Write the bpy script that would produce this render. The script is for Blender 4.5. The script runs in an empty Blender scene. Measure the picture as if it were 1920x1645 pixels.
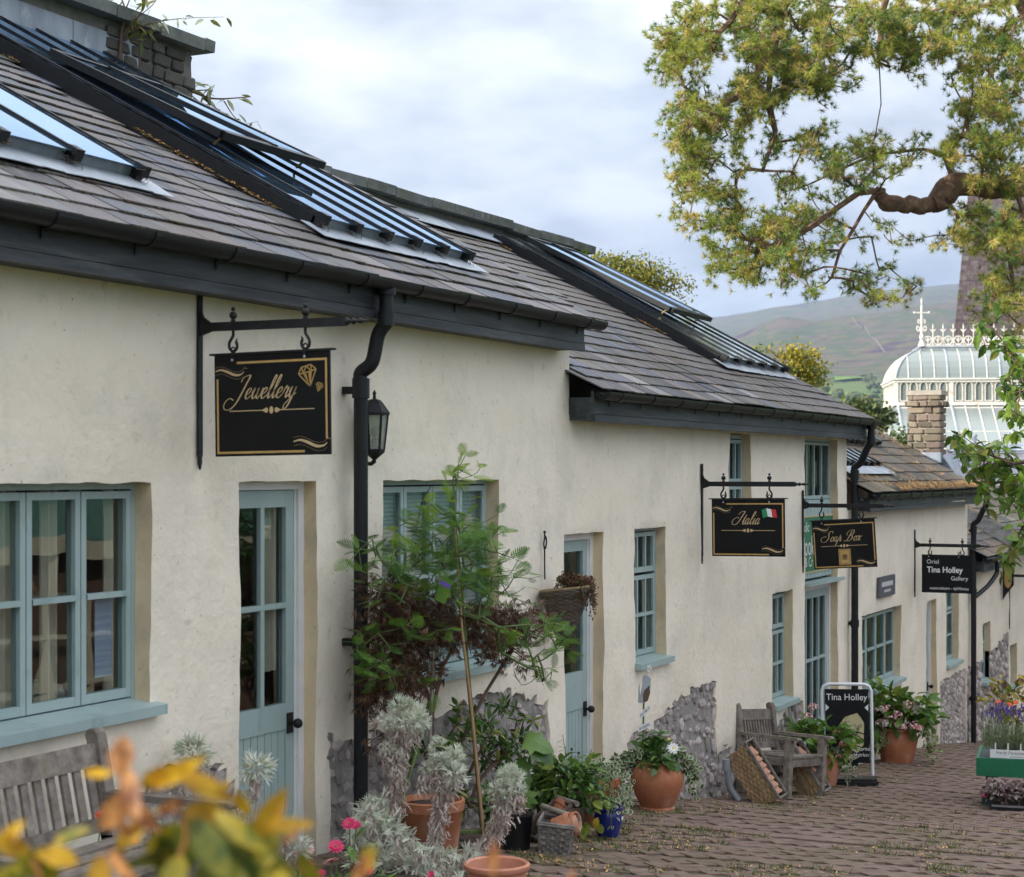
import bpy, math, random
import numpy as np
from mathutils import Vector, Matrix, Quaternion, noise

R = random.Random(7)
rad = math.radians
scn = bpy.context.scene
COL = scn.collection

# ------------------------------------------------------------------ camera
# World frame: +X runs along the cottage fronts away from the camera, +Y into the cottages, +Z up.
# The render face of the cottages is the plane y = 0; the street is y < 0 and falls gently with x.
CAM = Vector((-8.2127, -5.0831, 2.05))
HEAD = rad(25.443)
FPX = 3300.0          # focal length in photograph pixels (1920 wide)
PX0, PY0 = 960.0, 885.0
FW = Vector((math.cos(HEAD), math.sin(HEAD), 0))
RT = Vector((math.sin(HEAD), -math.cos(HEAD), 0))
cd = bpy.data.cameras.new('camera')
cam = bpy.data.objects.new('camera', cd)
COL.objects.link(cam)
cam.location = CAM
cam.rotation_euler = (rad(90), 0, HEAD - rad(90))
cd.sensor_width = 36
cd.lens = FPX / 1920 * 36
cd.shift_y = 62.5 / 1920
cd.clip_start = 0.05
cd.clip_end = 30000
cd.dof.use_dof = True
cd.dof.focus_distance = 13.0
cd.dof.aperture_fstop = 4.8
scn.camera = cam

# ------------------------------------------------------------------ light
SUN_DIR = Vector((-0.70, 0.60, 0.37)).normalized()      # towards the sun: behind the cottages, low
w = bpy.data.worlds.new('World')
scn.world = w
w.use_nodes = True
nt = w.node_tree
nt.nodes.clear()
def wn(t, **k):
    n = nt.nodes.new(t)
    for a, b in k.items():
        setattr(n, a, b)
    return n
def wl(a, b):
    nt.links.new(a, b)
out = wn('ShaderNodeOutputWorld'); bg = wn('ShaderNodeBackground')
bg.inputs['Strength'].default_value = 0.1
sky = wn('ShaderNodeTexSky', sky_type='NISHITA', sun_disc=False)
sky.sun_elevation = math.asin(SUN_DIR.z)
sky.sun_rotation = math.atan2(SUN_DIR.x, SUN_DIR.y)
sky.air_density = 1.0; sky.dust_density = 0.6; sky.ozone_density = 1.5
tc = wn('ShaderNodeTexCoord')
sep = wn('ShaderNodeSeparateXYZ'); wl(tc.outputs['Generated'], sep.inputs[0])
def wmath(op, a, b=None, clamp=False):
    n = wn('ShaderNodeMath', operation=op, use_clamp=clamp)
    for i, v in enumerate((a, b)):
        if v is None: continue
        if isinstance(v, (int, float)): n.inputs[i].default_value = v
        else: wl(v, n.inputs[i])
    return n.outputs[0]
zc = wmath('MAXIMUM', sep.outputs[2], 0.0)
den = wmath('ADD', zc, 0.22)
comb = wn('ShaderNodeCombineXYZ')
wl(wmath('DIVIDE', sep.outputs[0], den), comb.inputs[0])
wl(wmath('DIVIDE', sep.outputs[1], den), comb.inputs[1])
def wnoise(scale, detail, rough, off):
    mp = wn('ShaderNodeMapping'); mp.inputs['Location'].default_value = off
    wl(comb.outputs[0], mp.inputs[0])
    n = wn('ShaderNodeTexNoise'); n.inputs['Scale'].default_value = scale
    n.inputs['Detail'].default_value = detail; n.inputs['Roughness'].default_value = rough
    wl(mp.outputs[0], n.inputs['Vector'])
    return n.outputs['Fac']
n1 = wnoise(1.1, 7, 0.52, (3.1, 8.4, 0))        # thickness of the cloud deck
n2 = wnoise(2.6, 6, 0.55, (1.7, 2.2, 0))        # light and dark bellies
ramp = wn('ShaderNodeValToRGB'); wl(n2, ramp.inputs[0])
ce = ramp.color_ramp.elements
ce[0].position = 0.36; ce[0].color = (2.4, 2.58, 2.95, 1)
ce[1].position = 0.62; ce[1].color = (5.0, 5.1, 5.22, 1)
e = ramp.color_ramp.elements.new(0.5); e.color = (3.75, 3.95, 4.3, 1)
# an overcast deck is brighter overhead than at the horizon (CIE overcast sky)
grad = wmath('ADD', wmath('MULTIPLY', zc, 1.95), 0.56)
vm = wn('ShaderNodeVectorMath', operation='SCALE')
wl(ramp.outputs[0], vm.inputs[0]); wl(grad, vm.inputs['Scale'])
mr = wn('ShaderNodeMapRange'); wl(n1, mr.inputs[0])
mr.inputs[1].default_value = 0.30; mr.inputs[2].default_value = 0.46
mr.inputs[3].default_value = 0.80; mr.inputs[4].default_value = 1.0
mix = wn('ShaderNodeMix', data_type='RGBA')
wl(mr.outputs[0], mix.inputs['Factor']); wl(sky.outputs[0], mix.inputs['A']); wl(vm.outputs[0], mix.inputs['B'])
wl(mix.outputs['Result'], bg.inputs['Color']); wl(bg.outputs[0], out.inputs[0])

sl = bpy.data.lights.new('sun', 'SUN'); sl.energy = 3.6; sl.angle = rad(0.6); sl.color = (1.0, 0.93, 0.82)
so = bpy.data.objects.new('sun', sl); COL.objects.link(so)
so.rotation_euler = SUN_DIR.to_track_quat('Z', 'Y').to_euler()
scn.view_settings.view_transform = 'Standard'
scn.view_settings.look = 'None'
scn.view_settings.gamma = 1.0
scn.view_settings.use_curve_mapping = False
scn.view_settings.exposure = 1.25
scn.cycles.max_bounces = 8
scn.cycles.transparent_max_bounces = 24
scn.cycles.caustics_reflective = False
scn.cycles.caustics_refractive = False
scn.cycles.use_denoising = True
scn.cycles.sample_clamp_indirect = 6.0

# ------------------------------------------------------------------ photogrammetry of the place
def ray(px, py):
    return FW + RT * ((px - PX0) / FPX) + Vector((0, 0, -(py - PY0) / FPX))
def on_y(px, py, y=0.0):
    r = ray(px, py); return CAM + r * ((y - CAM.y) / r.y)
def on_x(px, py, x):
    r = ray(px, py); return CAM + r * ((x - CAM.x) / r.x)
def on_d(px, py, d):
    return CAM + ray(px, py) * d
def on_roof(px, py, y0, z0, tp):
    r = ray(px, py)
    return CAM + r * ((z0 + (CAM.y - y0) * tp - CAM.z) / (r.z - r.y * tp))
def depth(p):
    return (Vector(p) - CAM).dot(FW)
def to_px(p):
    d = Vector(p) - CAM; q = d.dot(FW)
    return PX0 + FPX * d.dot(RT) / q, PY0 - FPX * d.z / q
GP = [(-14, .7), (-9, .45), (-4, .3), (-1.5, .12), (0, -.04), (4.44, -.49), (6.5, -.82), (11, -1.25), (15.4, -1.6), (18.3, -1.96),
      (30, -3.2), (60, -6), (200, -12), (9000, -12)]
def gz(x):
    for (a, b), (c, d) in zip(GP, GP[1:]):
        if x <= c:
            return b + (d - b) * (x - a) / (c - a)
    return GP[-1][1]
def on_g(px, py):
    r = ray(px, py); z = -.5
    for _ in range(50):
        p = CAM + r * ((z - CAM.z) / r.z); z = .5 * z + .5 * gz(p.x)
    return p

# ------------------------------------------------------------------ materials
MATS = {}
def new_mat(name):
    m = bpy.data.materials.new(name); m.use_nodes = True
    MATS[name] = m
    return m, m.node_tree.nodes, m.node_tree.links, m.node_tree.nodes['Principled BSDF']
def rgba(c): return (c[0], c[1], c[2], 1)
def mat(name, c1, c2=None, scale=6.0, rough=0.8, bump=0.0, bscale=None, var=0.0, metal=0.0, stretch=(1, 1, 1), c3=None, s3=1.5,
        t3=(.5, .62), coat=0.0, spec=0.5, detail=6, bdist=.01, pal=None):
    """noise-mottled surface; var: brightness spread between objects (Object Info random); c3: patches (moss, dirt, wear)."""
    m, N, L, b = new_mat(name)
    b.inputs['Roughness'].default_value = rough
    b.inputs['Metallic'].default_value = metal
    b.inputs['Specular IOR Level'].default_value = spec
    if coat: b.inputs['Coat Weight'].default_value = coat; b.inputs['Coat Roughness'].default_value = .1
    tcn = N.new('ShaderNodeTexCoord'); mp = N.new('ShaderNodeMapping'); mp.inputs['Scale'].default_value = stretch
    L.new(tcn.outputs['Object'], mp.inputs[0])
    oi = N.new('ShaderNodeObjectInfo')
    ad = N.new('ShaderNodeVectorMath'); ad.operation = 'ADD'
    sc_ = N.new('ShaderNodeVectorMath'); sc_.operation = 'SCALE'; sc_.inputs['Scale'].default_value = 37.0 if var else 0.0
    cb = N.new('ShaderNodeCombineXYZ'); L.new(oi.outputs['Random'], cb.inputs[0]); L.new(oi.outputs['Random'], cb.inputs[1])
    L.new(cb.outputs[0], sc_.inputs[0]); L.new(mp.outputs[0], ad.inputs[0]); L.new(sc_.outputs[0], ad.inputs[1])
    nz = N.new('ShaderNodeTexNoise'); nz.inputs['Scale'].default_value = scale; nz.inputs['Detail'].default_value = detail
    nz.inputs['Roughness'].default_value = .62
    L.new(ad.outputs[0], nz.inputs['Vector'])
    rp = N.new('ShaderNodeValToRGB'); L.new(nz.outputs['Fac'], rp.inputs[0])
    rp.color_ramp.elements[0].position = .32; rp.color_ramp.elements[1].position = .68
    rp.color_ramp.elements[0].color = rgba(c1); rp.color_ramp.elements[1].color = rgba(c2 or c1)
    colr = rp.outputs[0]
    if c3:
        n3 = N.new('ShaderNodeTexNoise'); n3.inputs['Scale'].default_value = s3; n3.inputs['Detail'].default_value = 8
        n3.inputs['Roughness'].default_value = .68
        L.new(ad.outputs[0], n3.inputs['Vector'])
        m3 = N.new('ShaderNodeMapRange'); m3.inputs[1].default_value = t3[0]; m3.inputs[2].default_value = t3[1]
        L.new(n3.outputs['Fac'], m3.inputs[0])
        mx = N.new('ShaderNodeMix'); mx.data_type = 'RGBA'; L.new(m3.outputs[0], mx.inputs['Factor'])
        L.new(colr, mx.inputs['A']); mx.inputs['B'].default_value = rgba(c3); colr = mx.outputs['Result']
    if pal:
        pr = N.new('ShaderNodeValToRGB'); pr.color_ramp.interpolation = 'CONSTANT'
        w1 = N.new('ShaderNodeTexWhiteNoise'); w1.noise_dimensions = '1D'; L.new(oi.outputs['Random'], w1.inputs['W']); L.new(w1.outputs['Value'], pr.inputs[0])
        el = pr.color_ramp.elements
        while len(el) < len(pal): el.new(.5)
        for i_, (e_, c_) in enumerate(zip(el, pal)): e_.position = i_ / len(pal); e_.color = rgba(c_)
        mp_ = N.new('ShaderNodeMix'); mp_.data_type = 'RGBA'; mp_.blend_type = 'MULTIPLY'; mp_.inputs['Factor'].default_value = 1
        L.new(colr, mp_.inputs['A']); L.new(pr.outputs[0], mp_.inputs['B']); colr = mp_.outputs['Result']
    if var:
        hs = N.new('ShaderNodeHueSaturation'); L.new(colr, hs.inputs['Color'])
        r1 = N.new('ShaderNodeMapRange'); L.new(oi.outputs['Random'], r1.inputs[0])
        r1.inputs[3].default_value = 1 - var; r1.inputs[4].default_value = 1 + var
        L.new(r1.outputs[0], hs.inputs['Value'])
        wnn = N.new('ShaderNodeTexWhiteNoise'); wnn.noise_dimensions = '1D'; L.new(oi.outputs['Random'], wnn.inputs['W'])
        r2 = N.new('ShaderNodeMapRange'); L.new(wnn.outputs['Value'], r2.inputs[0])
        r2.inputs[3].default_value = .5 - var * .06; r2.inputs[4].default_value = .5 + var * .06
        L.new(r2.outputs[0], hs.inputs['Hue'])
        colr = hs.outputs[0]
    L.new(colr, b.inputs['Base Color'])
    if bump:
        nb = N.new('ShaderNodeTexNoise'); nb.inputs['Scale'].default_value = bscale or scale * 3; nb.inputs['Detail'].default_value = 8
        nb.inputs['Roughness'].default_value = .6
        L.new(ad.outputs[0], nb.inputs['Vector'])
        bp = N.new('ShaderNodeBump'); bp.inputs['Strength'].default_value = bump; bp.inputs['Distance'].default_value = bdist
        L.new(nb.outputs['Fac'], bp.inputs['Height']); L.new(bp.outputs[0], b.inputs['Normal'])
    return m
def leaf_mat(name, c1, c2, scale=9.0, trans=0.35, rough=.5, spec=.35):
    m, N, L, b = new_mat(name)
    tcn = N.new('ShaderNodeTexCoord')
    nz = N.new('ShaderNodeTexNoise'); nz.inputs['Scale'].default_value = scale; nz.inputs['Detail'].default_value = 3
    L.new(tcn.outputs['Object'], nz.inputs['Vector'])
    rp = N.new('ShaderNodeValToRGB'); L.new(nz.outputs['Fac'], rp.inputs[0])
    rp.color_ramp.elements[0].position = .33; rp.color_ramp.elements[1].position = .67
    rp.color_ramp.elements[0].color = rgba(c1); rp.color_ramp.elements[1].color = rgba(c2)
    L.new(rp.outputs[0], b.inputs['Base Color'])
    b.inputs['Roughness'].default_value = rough; b.inputs['Specular IOR Level'].default_value = spec
    tr = N.new('ShaderNodeBsdfTranslucent'); L.new(rp.outputs[0], tr.inputs['Color'])
    ms = N.new('ShaderNodeMixShader'); ms.inputs[0].default_value = trans
    o = N['Material Output']
    L.new(b.outputs[0], ms.inputs[1]); L.new(tr.outputs[0], ms.inputs[2]); L.new(ms.outputs[0], o.inputs['Surface'])
    return m
def glass_mat(name, tint=(1, 1, 1), base=.10, rough=0.0, wave=0.0, body=None, bodyfac=0.0, top=.6):
    """thin pane: clear by transmission, mirror by Fresnel, optional milky/dirty body"""
    m, N, L, b = new_mat(name)
    N.remove(b); o = N['Material Output']
    tr = N.new('ShaderNodeBsdfTransparent'); tr.inputs['Color'].default_value = (.80, .83, .82, 1)
    gl = N.new('ShaderNodeBsdfGlossy'); gl.inputs['Color'].default_value = rgba(tint); gl.inputs['Roughness'].default_value = rough
    fr = N.new('ShaderNodeFresnel'); fr.inputs['IOR'].default_value = 1.52
    mr_ = N.new('ShaderNodeMapRange'); L.new(fr.outputs[0], mr_.inputs[0])
    mr_.inputs[1].default_value = 0; mr_.inputs[2].default_value = top; mr_.inputs[3].default_value = base; mr_.inputs[4].default_value = .92
    if wave:
        tcn = N.new('ShaderNodeTexCoord'); mp = N.new('ShaderNodeMapping'); mp.inputs['Scale'].default_value = (1, 1, .45)
        L.new(tcn.outputs['Object'], mp.inputs[0])
        nz = N.new('ShaderNodeTexNoise'); nz.inputs['Scale'].default_value = 3.2; nz.inputs['Detail'].default_value = 1
        L.new(mp.outputs[0], nz.inputs['Vector'])
        bp = N.new('ShaderNodeBump'); bp.inputs['Strength'].default_value = wave; bp.inputs['Distance'].default_value = .02
        L.new(nz.outputs['Fac'], bp.inputs['Height']); L.new(bp.outputs[0], gl.inputs['Normal'])
    base_out = tr.outputs[0]
    if body:
        df = N.new('ShaderNodeBsdfDiffuse'); df.inputs['Color'].default_value = rgba(body)
        m2 = N.new('ShaderNodeMixShader'); m2.inputs[0].default_value = bodyfac
        L.new(tr.outputs[0], m2.inputs[1]); L.new(df.outputs[0], m2.inputs[2]); base_out = m2.outputs[0]
    ms = N.new('ShaderNodeMixShader'); ge = N.new('ShaderNodeNewGeometry'); bk = N.new('ShaderNodeMath'); bk.operation = 'SUBTRACT'; bk.use_clamp = True
    L.new(mr_.outputs[0], bk.inputs[0]); L.new(ge.outputs['Backfacing'], bk.inputs[1]); L.new(bk.outputs[0], ms.inputs[0])     # mirror only from the outer face
    L.new(base_out, ms.inputs[1]); L.new(gl.outputs[0], ms.inputs[2]); L.new(ms.outputs[0], o.inputs['Surface'])
    return m

# ------------------------------------------------------------------ mesh building
class MB:
    def __init__(s): s.v = []; s.f = []; s.m = []
    def add(s, vs, fs, mi=0):
        o = len(s.v); s.v += [tuple(v) for v in vs]
        s.f += [tuple(i + o for i in f) for f in fs]; s.m += [mi] * len(fs)
    def box(s, x0, x1, y0, y1, z0, z1, M=None, mi=0):
        vs = [Vector((x, y, z)) for x in (x0, x1) for y in (y0, y1) for z in (z0, z1)]
        if M is not None: vs = [M @ v for v in vs]
        s.add(vs, [(0, 1, 3, 2), (4, 6, 7, 5), (0, 4, 5, 1), (2, 3, 7, 6), (0, 2, 6, 4), (1, 5, 7, 3)], mi)
    def bar(s, a, b, wdt, h, up=(0, 0, 1), mi=0):
        a, b = Vector(a), Vector(b); d = (b - a); l = d.length; d.normalize()
        sd = d.cross(Vector(up))
        if sd.length < 1e-4: sd = d.cross(Vector((1, 0, 0)))
        sd.normalize(); u = sd.cross(d)
        M = Matrix((( d.x, sd.x, u.x, a.x), (d.y, sd.y, u.y, a.y), (d.z, sd.z, u.z, a.z), (0, 0, 0, 1)))
        s.box(0, l, -wdt / 2, wdt / 2, -h / 2, h / 2, M, mi)
    def tube(s, pts, r, n=8, mi=0, caps=True):
        pts = [Vector(p) for p in pts]
        rs = r if isinstance(r, (list, tuple)) else [r] * len(pts)
        rings = []; ref = None
        for i, p in enumerate(pts):
            d = (pts[min(i + 1, len(pts) - 1)] - pts[max(i - 1, 0)])
            if d.length < 1e-9: d = Vector((0, 0, 1))
            d.normalize()
            if ref is None: ref = d.orthogonal().normalized()
            ref = ref - d * ref.dot(d)
            ref = ref.normalized() if ref.length > 1e-6 else d.orthogonal().normalized()
            q = d.cross(ref)
            rings.append([p + (ref * math.cos(2 * math.pi * k / n) + q * math.sin(2 * math.pi * k / n)) * rs[i] for k in range(n)])
        vs = [v for rg in rings for v in rg]; fs = []
        for i in range(len(pts) - 1):
            for k in range(n):
                a = i * n + k; b2 = i * n + (k + 1) % n
                fs.append((a, b2, b2 + n, a + n))
        if caps:
            fs.append(tuple(range(n - 1, -1, -1))); fs.append(tuple((len(pts) - 1) * n + k for k in range(n)))
        s.add(vs, fs, mi)
    def lathe(s, prof, n=24, c=(0, 0, 0), mi=0, wob=0.0):
        c = Vector(c); vs = []; fs = []
        for j, (r, z) in enumerate(prof):
            for k in range(n):
                a = 2 * math.pi * k / n
                rr = r * (1 + wob * noise.noise((math.cos(a) * 1.5 + c.x * 3, math.sin(a) * 1.5 + c.y * 3, z * 4)))
                vs.append(c + Vector((rr * math.cos(a), rr * math.sin(a), z)))
        for j in range(len(prof) - 1):
            for k in range(n):
                a = j * n + k; b2 = j * n + (k + 1) % n
                fs.append((a, b2, b2 + n, a + n))
        fs.append(tuple(range(n - 1, -1, -1)))
        s.add(vs, fs, mi)
    def ball(s, c, r, n=8, mi=0, sq=(1, 1, 1)):
        c = Vector(c); vs = []; fs = []
        for j in range(n + 1):
            t = math.pi * j / n
            for k in range(n):
                a = 2 * math.pi * k / n
                vs.append(c + Vector((r * sq[0] * math.sin(t) * math.cos(a), r * sq[1] * math.sin(t) * math.sin(a), -r * sq[2] * math.cos(t))))
        for j in range(n):
            for k in range(n):
                a = j * n + k; b2 = j * n + (k + 1) % n
                fs.append((a, b2, b2 + n, a + n))
        s.add(vs, fs, mi)
    def prism(s, poly, ext, mi=0):
        """extrude a 3D polygon by a vector"""
        ext = Vector(ext); p = [Vector(q) for q in poly]; n = len(p)
        fs = [tuple(range(n - 1, -1, -1)), tuple(range(n, 2 * n))] + [(i, (i + 1) % n, (i + 1) % n + n, i + n) for i in range(n)]
        s.add(p + [q + ext for q in p], fs, mi)

WM = {}
def world_of(o): return WM.get(o.name, Matrix.Identity(4)) if o is not None else Matrix.Identity(4)
def mesh_from(name, mb, mats, smooth=False, inv=None):
    me = bpy.data.meshes.new(name)
    vs = mb.v
    if inv is not None: vs = [inv @ Vector(v) for v in vs]
    me.from_pydata(vs, [], mb.f)
    mats = mats if isinstance(mats, (list, tuple)) else [mats]
    for m_ in mats: me.materials.append(MATS[m_] if isinstance(m_, str) else m_)
    if len(mats) > 1: me.polygons.foreach_set('material_index', mb.m)
    if smooth:
        me.polygons.foreach_set('use_smooth', [True] * len(me.polygons))
        if smooth != 'all':
            try: me.set_sharp_from_angle(angle=rad(40))
            except Exception: pass
    me.update()
    return me
def obj(name, mb, mats, parent=None, smooth=False, label=None, kind=None, origin=None):
    """one mesh object; mb holds world coordinates (whatever the parent)"""
    pw = world_of(parent)
    loc = Vector(origin) if origin is not None else (pw.translation.copy() if parent is not None else Vector((0, 0, 0)))
    W = pw.to_3x3().to_4x4(); W.translation = loc
    me = mesh_from(name, mb, mats, smooth, W.inverted())
    o = bpy.data.objects.new(name, me); COL.objects.link(o)
    if parent is not None: o.parent = parent
    o.matrix_local = pw.inverted() @ W
    WM[o.name] = W
    if label: o['label'] = label
    if kind: o['kind'] = kind
    return o
def inst(name, me, parent, W):
    o = bpy.data.objects.new(name, me); COL.objects.link(o)
    if parent is not None: o.parent = parent
    o.matrix_local = world_of(parent).inverted() @ W
    WM[o.name] = W
    return o
def thing(name, label, cat, loc=(0, 0, 0), rz=0.0, group=None):
    o = bpy.data.objects.new(name, None); COL.objects.link(o)
    o.empty_display_size = .1
    W = Matrix.Translation(Vector(loc)) @ Matrix.Rotation(rz, 4, 'Z')
    o.matrix_local = W; WM[o.name] = W
    o['label'] = label; o['category'] = cat
    if group: o['group'] = group
    return o
def tag(o, label, cat, group=None, kind=None):
    o['label'] = label; o['category'] = cat
    if group: o['group'] = group
    if kind: o['kind'] = kind
    return o
def struct(name, mb, mats, smooth=False, kind='structure'):
    return obj(name, mb, mats, None, smooth, kind=kind)
def nz3(x, y, z=0.0): return noise.noise((x, y, z))
def crom(pts, n=6):
    P = [Vector(p) for p in pts]; o = []
    P = [P[0] * 2 - P[1]] + P + [P[-1] * 2 - P[-2]]
    for i in range(1, len(P) - 2):
        a, b, c, d = P[i - 1], P[i], P[i + 1], P[i + 2]
        for k in range(n):
            t = k / n
            o.append(.5 * ((2 * b) + (c - a) * t + (2 * a - 5 * b + 4 * c - d) * t * t + (3 * b - a - 3 * c + d) * t ** 3))
    o.append(P[-2])
    return o
# ------------------------------------------------------------------ the materials used
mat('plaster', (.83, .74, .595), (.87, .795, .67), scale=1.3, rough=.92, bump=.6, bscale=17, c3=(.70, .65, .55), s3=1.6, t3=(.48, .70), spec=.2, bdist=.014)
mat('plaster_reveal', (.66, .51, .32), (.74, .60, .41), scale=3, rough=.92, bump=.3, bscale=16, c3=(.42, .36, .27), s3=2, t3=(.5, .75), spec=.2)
mat('mortar', (.23, .215, .20), (.38, .355, .335), scale=9, rough=.95, bump=.9, bscale=22, spec=.15, bdist=.02)
mat('stone', (.34, .295, .275), (.80, .72, .68), scale=12, rough=.9, bump=.9, bscale=30, var=.42, c3=(.46, .28, .21), s3=4, t3=(.52, .75), spec=.2, bdist=.015)
mat('stone_dark', (.075, .07, .068), (.17, .155, .15), scale=7, rough=.9, bump=.8, bscale=20, var=.3, c3=(.10, .11, .05), s3=4, t3=(.5, .75), spec=.2)
mat('chimney_stone', (.15, .125, .10), (.34, .285, .23), scale=9, rough=.9, bump=.7, bscale=22, var=.42, c3=(.33, .19, .09), s3=5, t3=(.5, .8), spec=.2)
mat('lime_mortar', (.34, .30, .25), (.46, .41, .35), scale=10, rough=.95, bump=.5, bscale=30)
mat('slate', (.052, .054, .062), (.145, .145, .152), scale=5, rough=.52, bump=.6, bscale=14, var=.36, stretch=(2.4, .4, .4), c3=(.11, .088, .06), s3=2.0, t3=(.50, .76), spec=.5, pal=[(1.35,1.2,1.05),(.62,.66,.78),(1.05,.84,.76),(.85,.9,1.15),(1.75,1.65,1.5),(.55,.53,.53),(1.1,.92,.95),(.9,.85,.75)])
mat('slate_old', (.06, .055, .05), (.13, .12, .105), scale=5, rough=.65, bump=.5, bscale=14, var=.3, stretch=(2.4, .4, .4), pal=[(1.35,1.2,1.05),(.62,.66,.78),(1.05,.84,.76),(.85,.9,1.15),(1.75,1.65,1.5),(.55,.53,.53),(1.1,.92,.95),(.9,.85,.75)], c3=(.10, .09, .04), s3=1.8, t3=(.42, .7), spec=.35)
mat('slate_spire', (.10, .072, .082), (.19, .14, .155), scale=2.4, rough=.75, var=.3, bump=.3, c3=(.20, .22, .17), s3=.5, t3=(.52, .7), spec=.3)
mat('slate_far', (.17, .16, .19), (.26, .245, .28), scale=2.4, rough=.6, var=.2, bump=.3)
mat('coping', (.10, .11, .105), (.19, .20, .19), scale=6, rough=.85, bump=.6, bscale=18, var=.2, c3=(.12, .13, .07), s3=2.5, t3=(.5, .75))
mat('lead', (.16, .19, .24), (.36, .40, .46), scale=2.2, rough=.55, bump=.3, bscale=9, stretch=(1.4, 1.4, .5), c3=(.50, .52, .55), s3=3.5, t3=(.58, .72), metal=.15)
mat('lead_pale', (.28, .31, .35), (.46, .50, .54), scale=4, rough=.5, bump=.3, bscale=12, metal=.1)
mat('black_wood', (.010, .012, .016), (.066, .074, .084), scale=4, rough=.55, bump=.5, bscale=14, stretch=(.35, 2, 3), c3=(.15, .155, .155), s3=2.4, t3=(.55, .85), spec=.4)
mat('gutter_black', (.008, .009, .010), (.014, .015, .017), scale=8, rough=.45, bump=.15, spec=.3)
mat('iron', (.008, .008, .009), (.018, .018, .02), scale=18, rough=.55, spec=.3, bump=.25, bscale=60, c3=(.05, .06, .025), s3=9, t3=(.64, .8))
mat('teal', (.30, .395, .385), (.36, .455, .44), scale=4, rough=.5, bump=.12, bscale=30, spec=.4, c3=(.20, .29, .28), s3=9, t3=(.56, .75), stretch=(1, 1, .4))
mat('white_paint', (.66, .66, .645), (.74, .74, .725), scale=6, rough=.5, bump=.1, c3=(.5, .49, .45), s3=8, t3=(.6, .8))
mat('white_metal', (.72, .74, .76), rough=.35)
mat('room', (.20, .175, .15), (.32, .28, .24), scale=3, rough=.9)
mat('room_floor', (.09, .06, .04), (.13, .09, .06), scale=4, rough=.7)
mat('curtain', (.62, .55, .44), (.74, .68, .58), scale=4, rough=.9, stretch=(6, 6, .4))
mat('blind', (.52, .58, .58), (.62, .68, .68), scale=4, rough=.7)
mat('paper', (.34, .46, .72), (.55, .66, .85), scale=12, rough=.7, stretch=(.3, .3, 9))
glass_mat('glass', base=.13, wave=.09, top=.8)
glass_mat('skylight_glass', tint=(.55, .72, .92), base=.18, body=(.07, .12, .18), bodyfac=.6)
glass_mat('skylight_glass_dirty', tint=(.8, .9, .95), base=.22, body=(.08, .10, .09), bodyfac=.7, rough=.12)
glass_mat('milky_glass', tint=(.85, .9, .92), base=.05, rough=.3, body=(.21, .24, .225), bodyfac=.85)
glass_mat('lamp_glass', base=.15, body=(.5, .5, .45), bodyfac=.25)
mat('sign_black', (.005, .005, .006), (.008, .008, .009), rough=.5, spec=.2)
mat('gold', (.46, .29, .09), (.56, .36, .13), scale=20, rough=.45, spec=.5)
mat('gold_pale', (.55, .40, .20), (.62, .47, .27), scale=20, rough=.45)
mat('sign_white', (.78, .78, .78), rough=.5)
mat('sign_green', (.005, .13, .06), (.008, .16, .075), rough=.4)
mat('flag_green', (.01, .25, .09), rough=.5)
mat('flag_red', (.55, .03, .03), rough=.5)
mat('plaque', (.075, .08, .095), (.10, .105, .12), rough=.6)
mat('terracotta', (.33, .115, .055), (.46, .185, .095), scale=5, rough=.85, bump=.25, bscale=26, c3=(.52, .36, .27), s3=3.4, t3=(.47, .74), spec=.25)
mat('terracotta_pale', (.46, .19, .12), (.56, .26, .17), scale=5, rough=.75, bump=.1, spec=.3)
mat('blue_glaze', (.004, .012, .12), (.008, .025, .19), scale=4, rough=.12, coat=.6)
mat('bench_wood', (.115, .097, .082), (.28, .245, .21), scale=5, rough=.85, bump=.7, bscale=22, var=.16, stretch=(2.5, 2.5, 2.5), c3=(.17, .15, .09), s3=3, t3=(.55, .8), spec=.2)
mat('wicker', (.24, .15, .075), (.42, .29, .16), scale=18, rough=.75, bump=.4, var=.25)
mat('wicker_dark', (.055, .04, .03), (.13, .095, .07), scale=18, rough=.75, bump=.4, var=.25)
mat('mortar_dark', (.13, .125, .11), (.21, .20, .18), scale=9, rough=.95, bump=.8, bscale=22)
mat('wicker_grey', (.09, .08, .07), (.26, .235, .21), scale=18, rough=.8, bump=.4, var=.25)
mat('pipe_grey', (.19, .21, .23), (.26, .28, .30), rough=.5)
mat('soil', (.03, .02, .013), (.06, .042, .028), scale=20, rough=.95, bump=.8)
mat('bark', (.075, .05, .035), (.16, .105, .07), scale=9, rough=.95, bump=.8, bscale=22, c3=(.20, .115, .07), s3=2.5, t3=(.5, .75))
mat('pine_bark', (.085, .05, .033), (.24, .14, .09), scale=9, rough=.95, bump=1.0, bscale=11, bdist=.05, c3=(.27, .15, .09), s3=2, t3=(.5, .75))
mat('twig', (.085, .05, .035), (.15, .09, .06), scale=9, rough=.9)
mat('green_stem', (.07, .11, .03), (.12, .17, .05), scale=9, rough=.7)
mat('bamboo', (.36, .21, .10), (.46, .29, .15), scale=6, rough=.55)
mat('paver', (.125, .085, .068), (.22, .155, .125), scale=7, rough=.85, bump=.6, bscale=24, var=.22, c3=(.13, .105, .06), s3=.9, t3=(.46, .70), spec=.25)
mat('sand_joint', (.07, .055, .04), (.12, .095, .065), scale=14, rough=.95, bump=.6, c3=(.055, .075, .02), s3=1.1, t3=(.5, .66))
mat('dirt', (.07, .055, .04), (.12, .095, .07), scale=3, rough=.95, bump=.6)
mat('straw', (.42, .27, .09), (.56, .38, .15), scale=9, rough=.8)
mat('dead_needles', (.38, .20, .06), (.55, .31, .11), scale=9, rough=.85)
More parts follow.
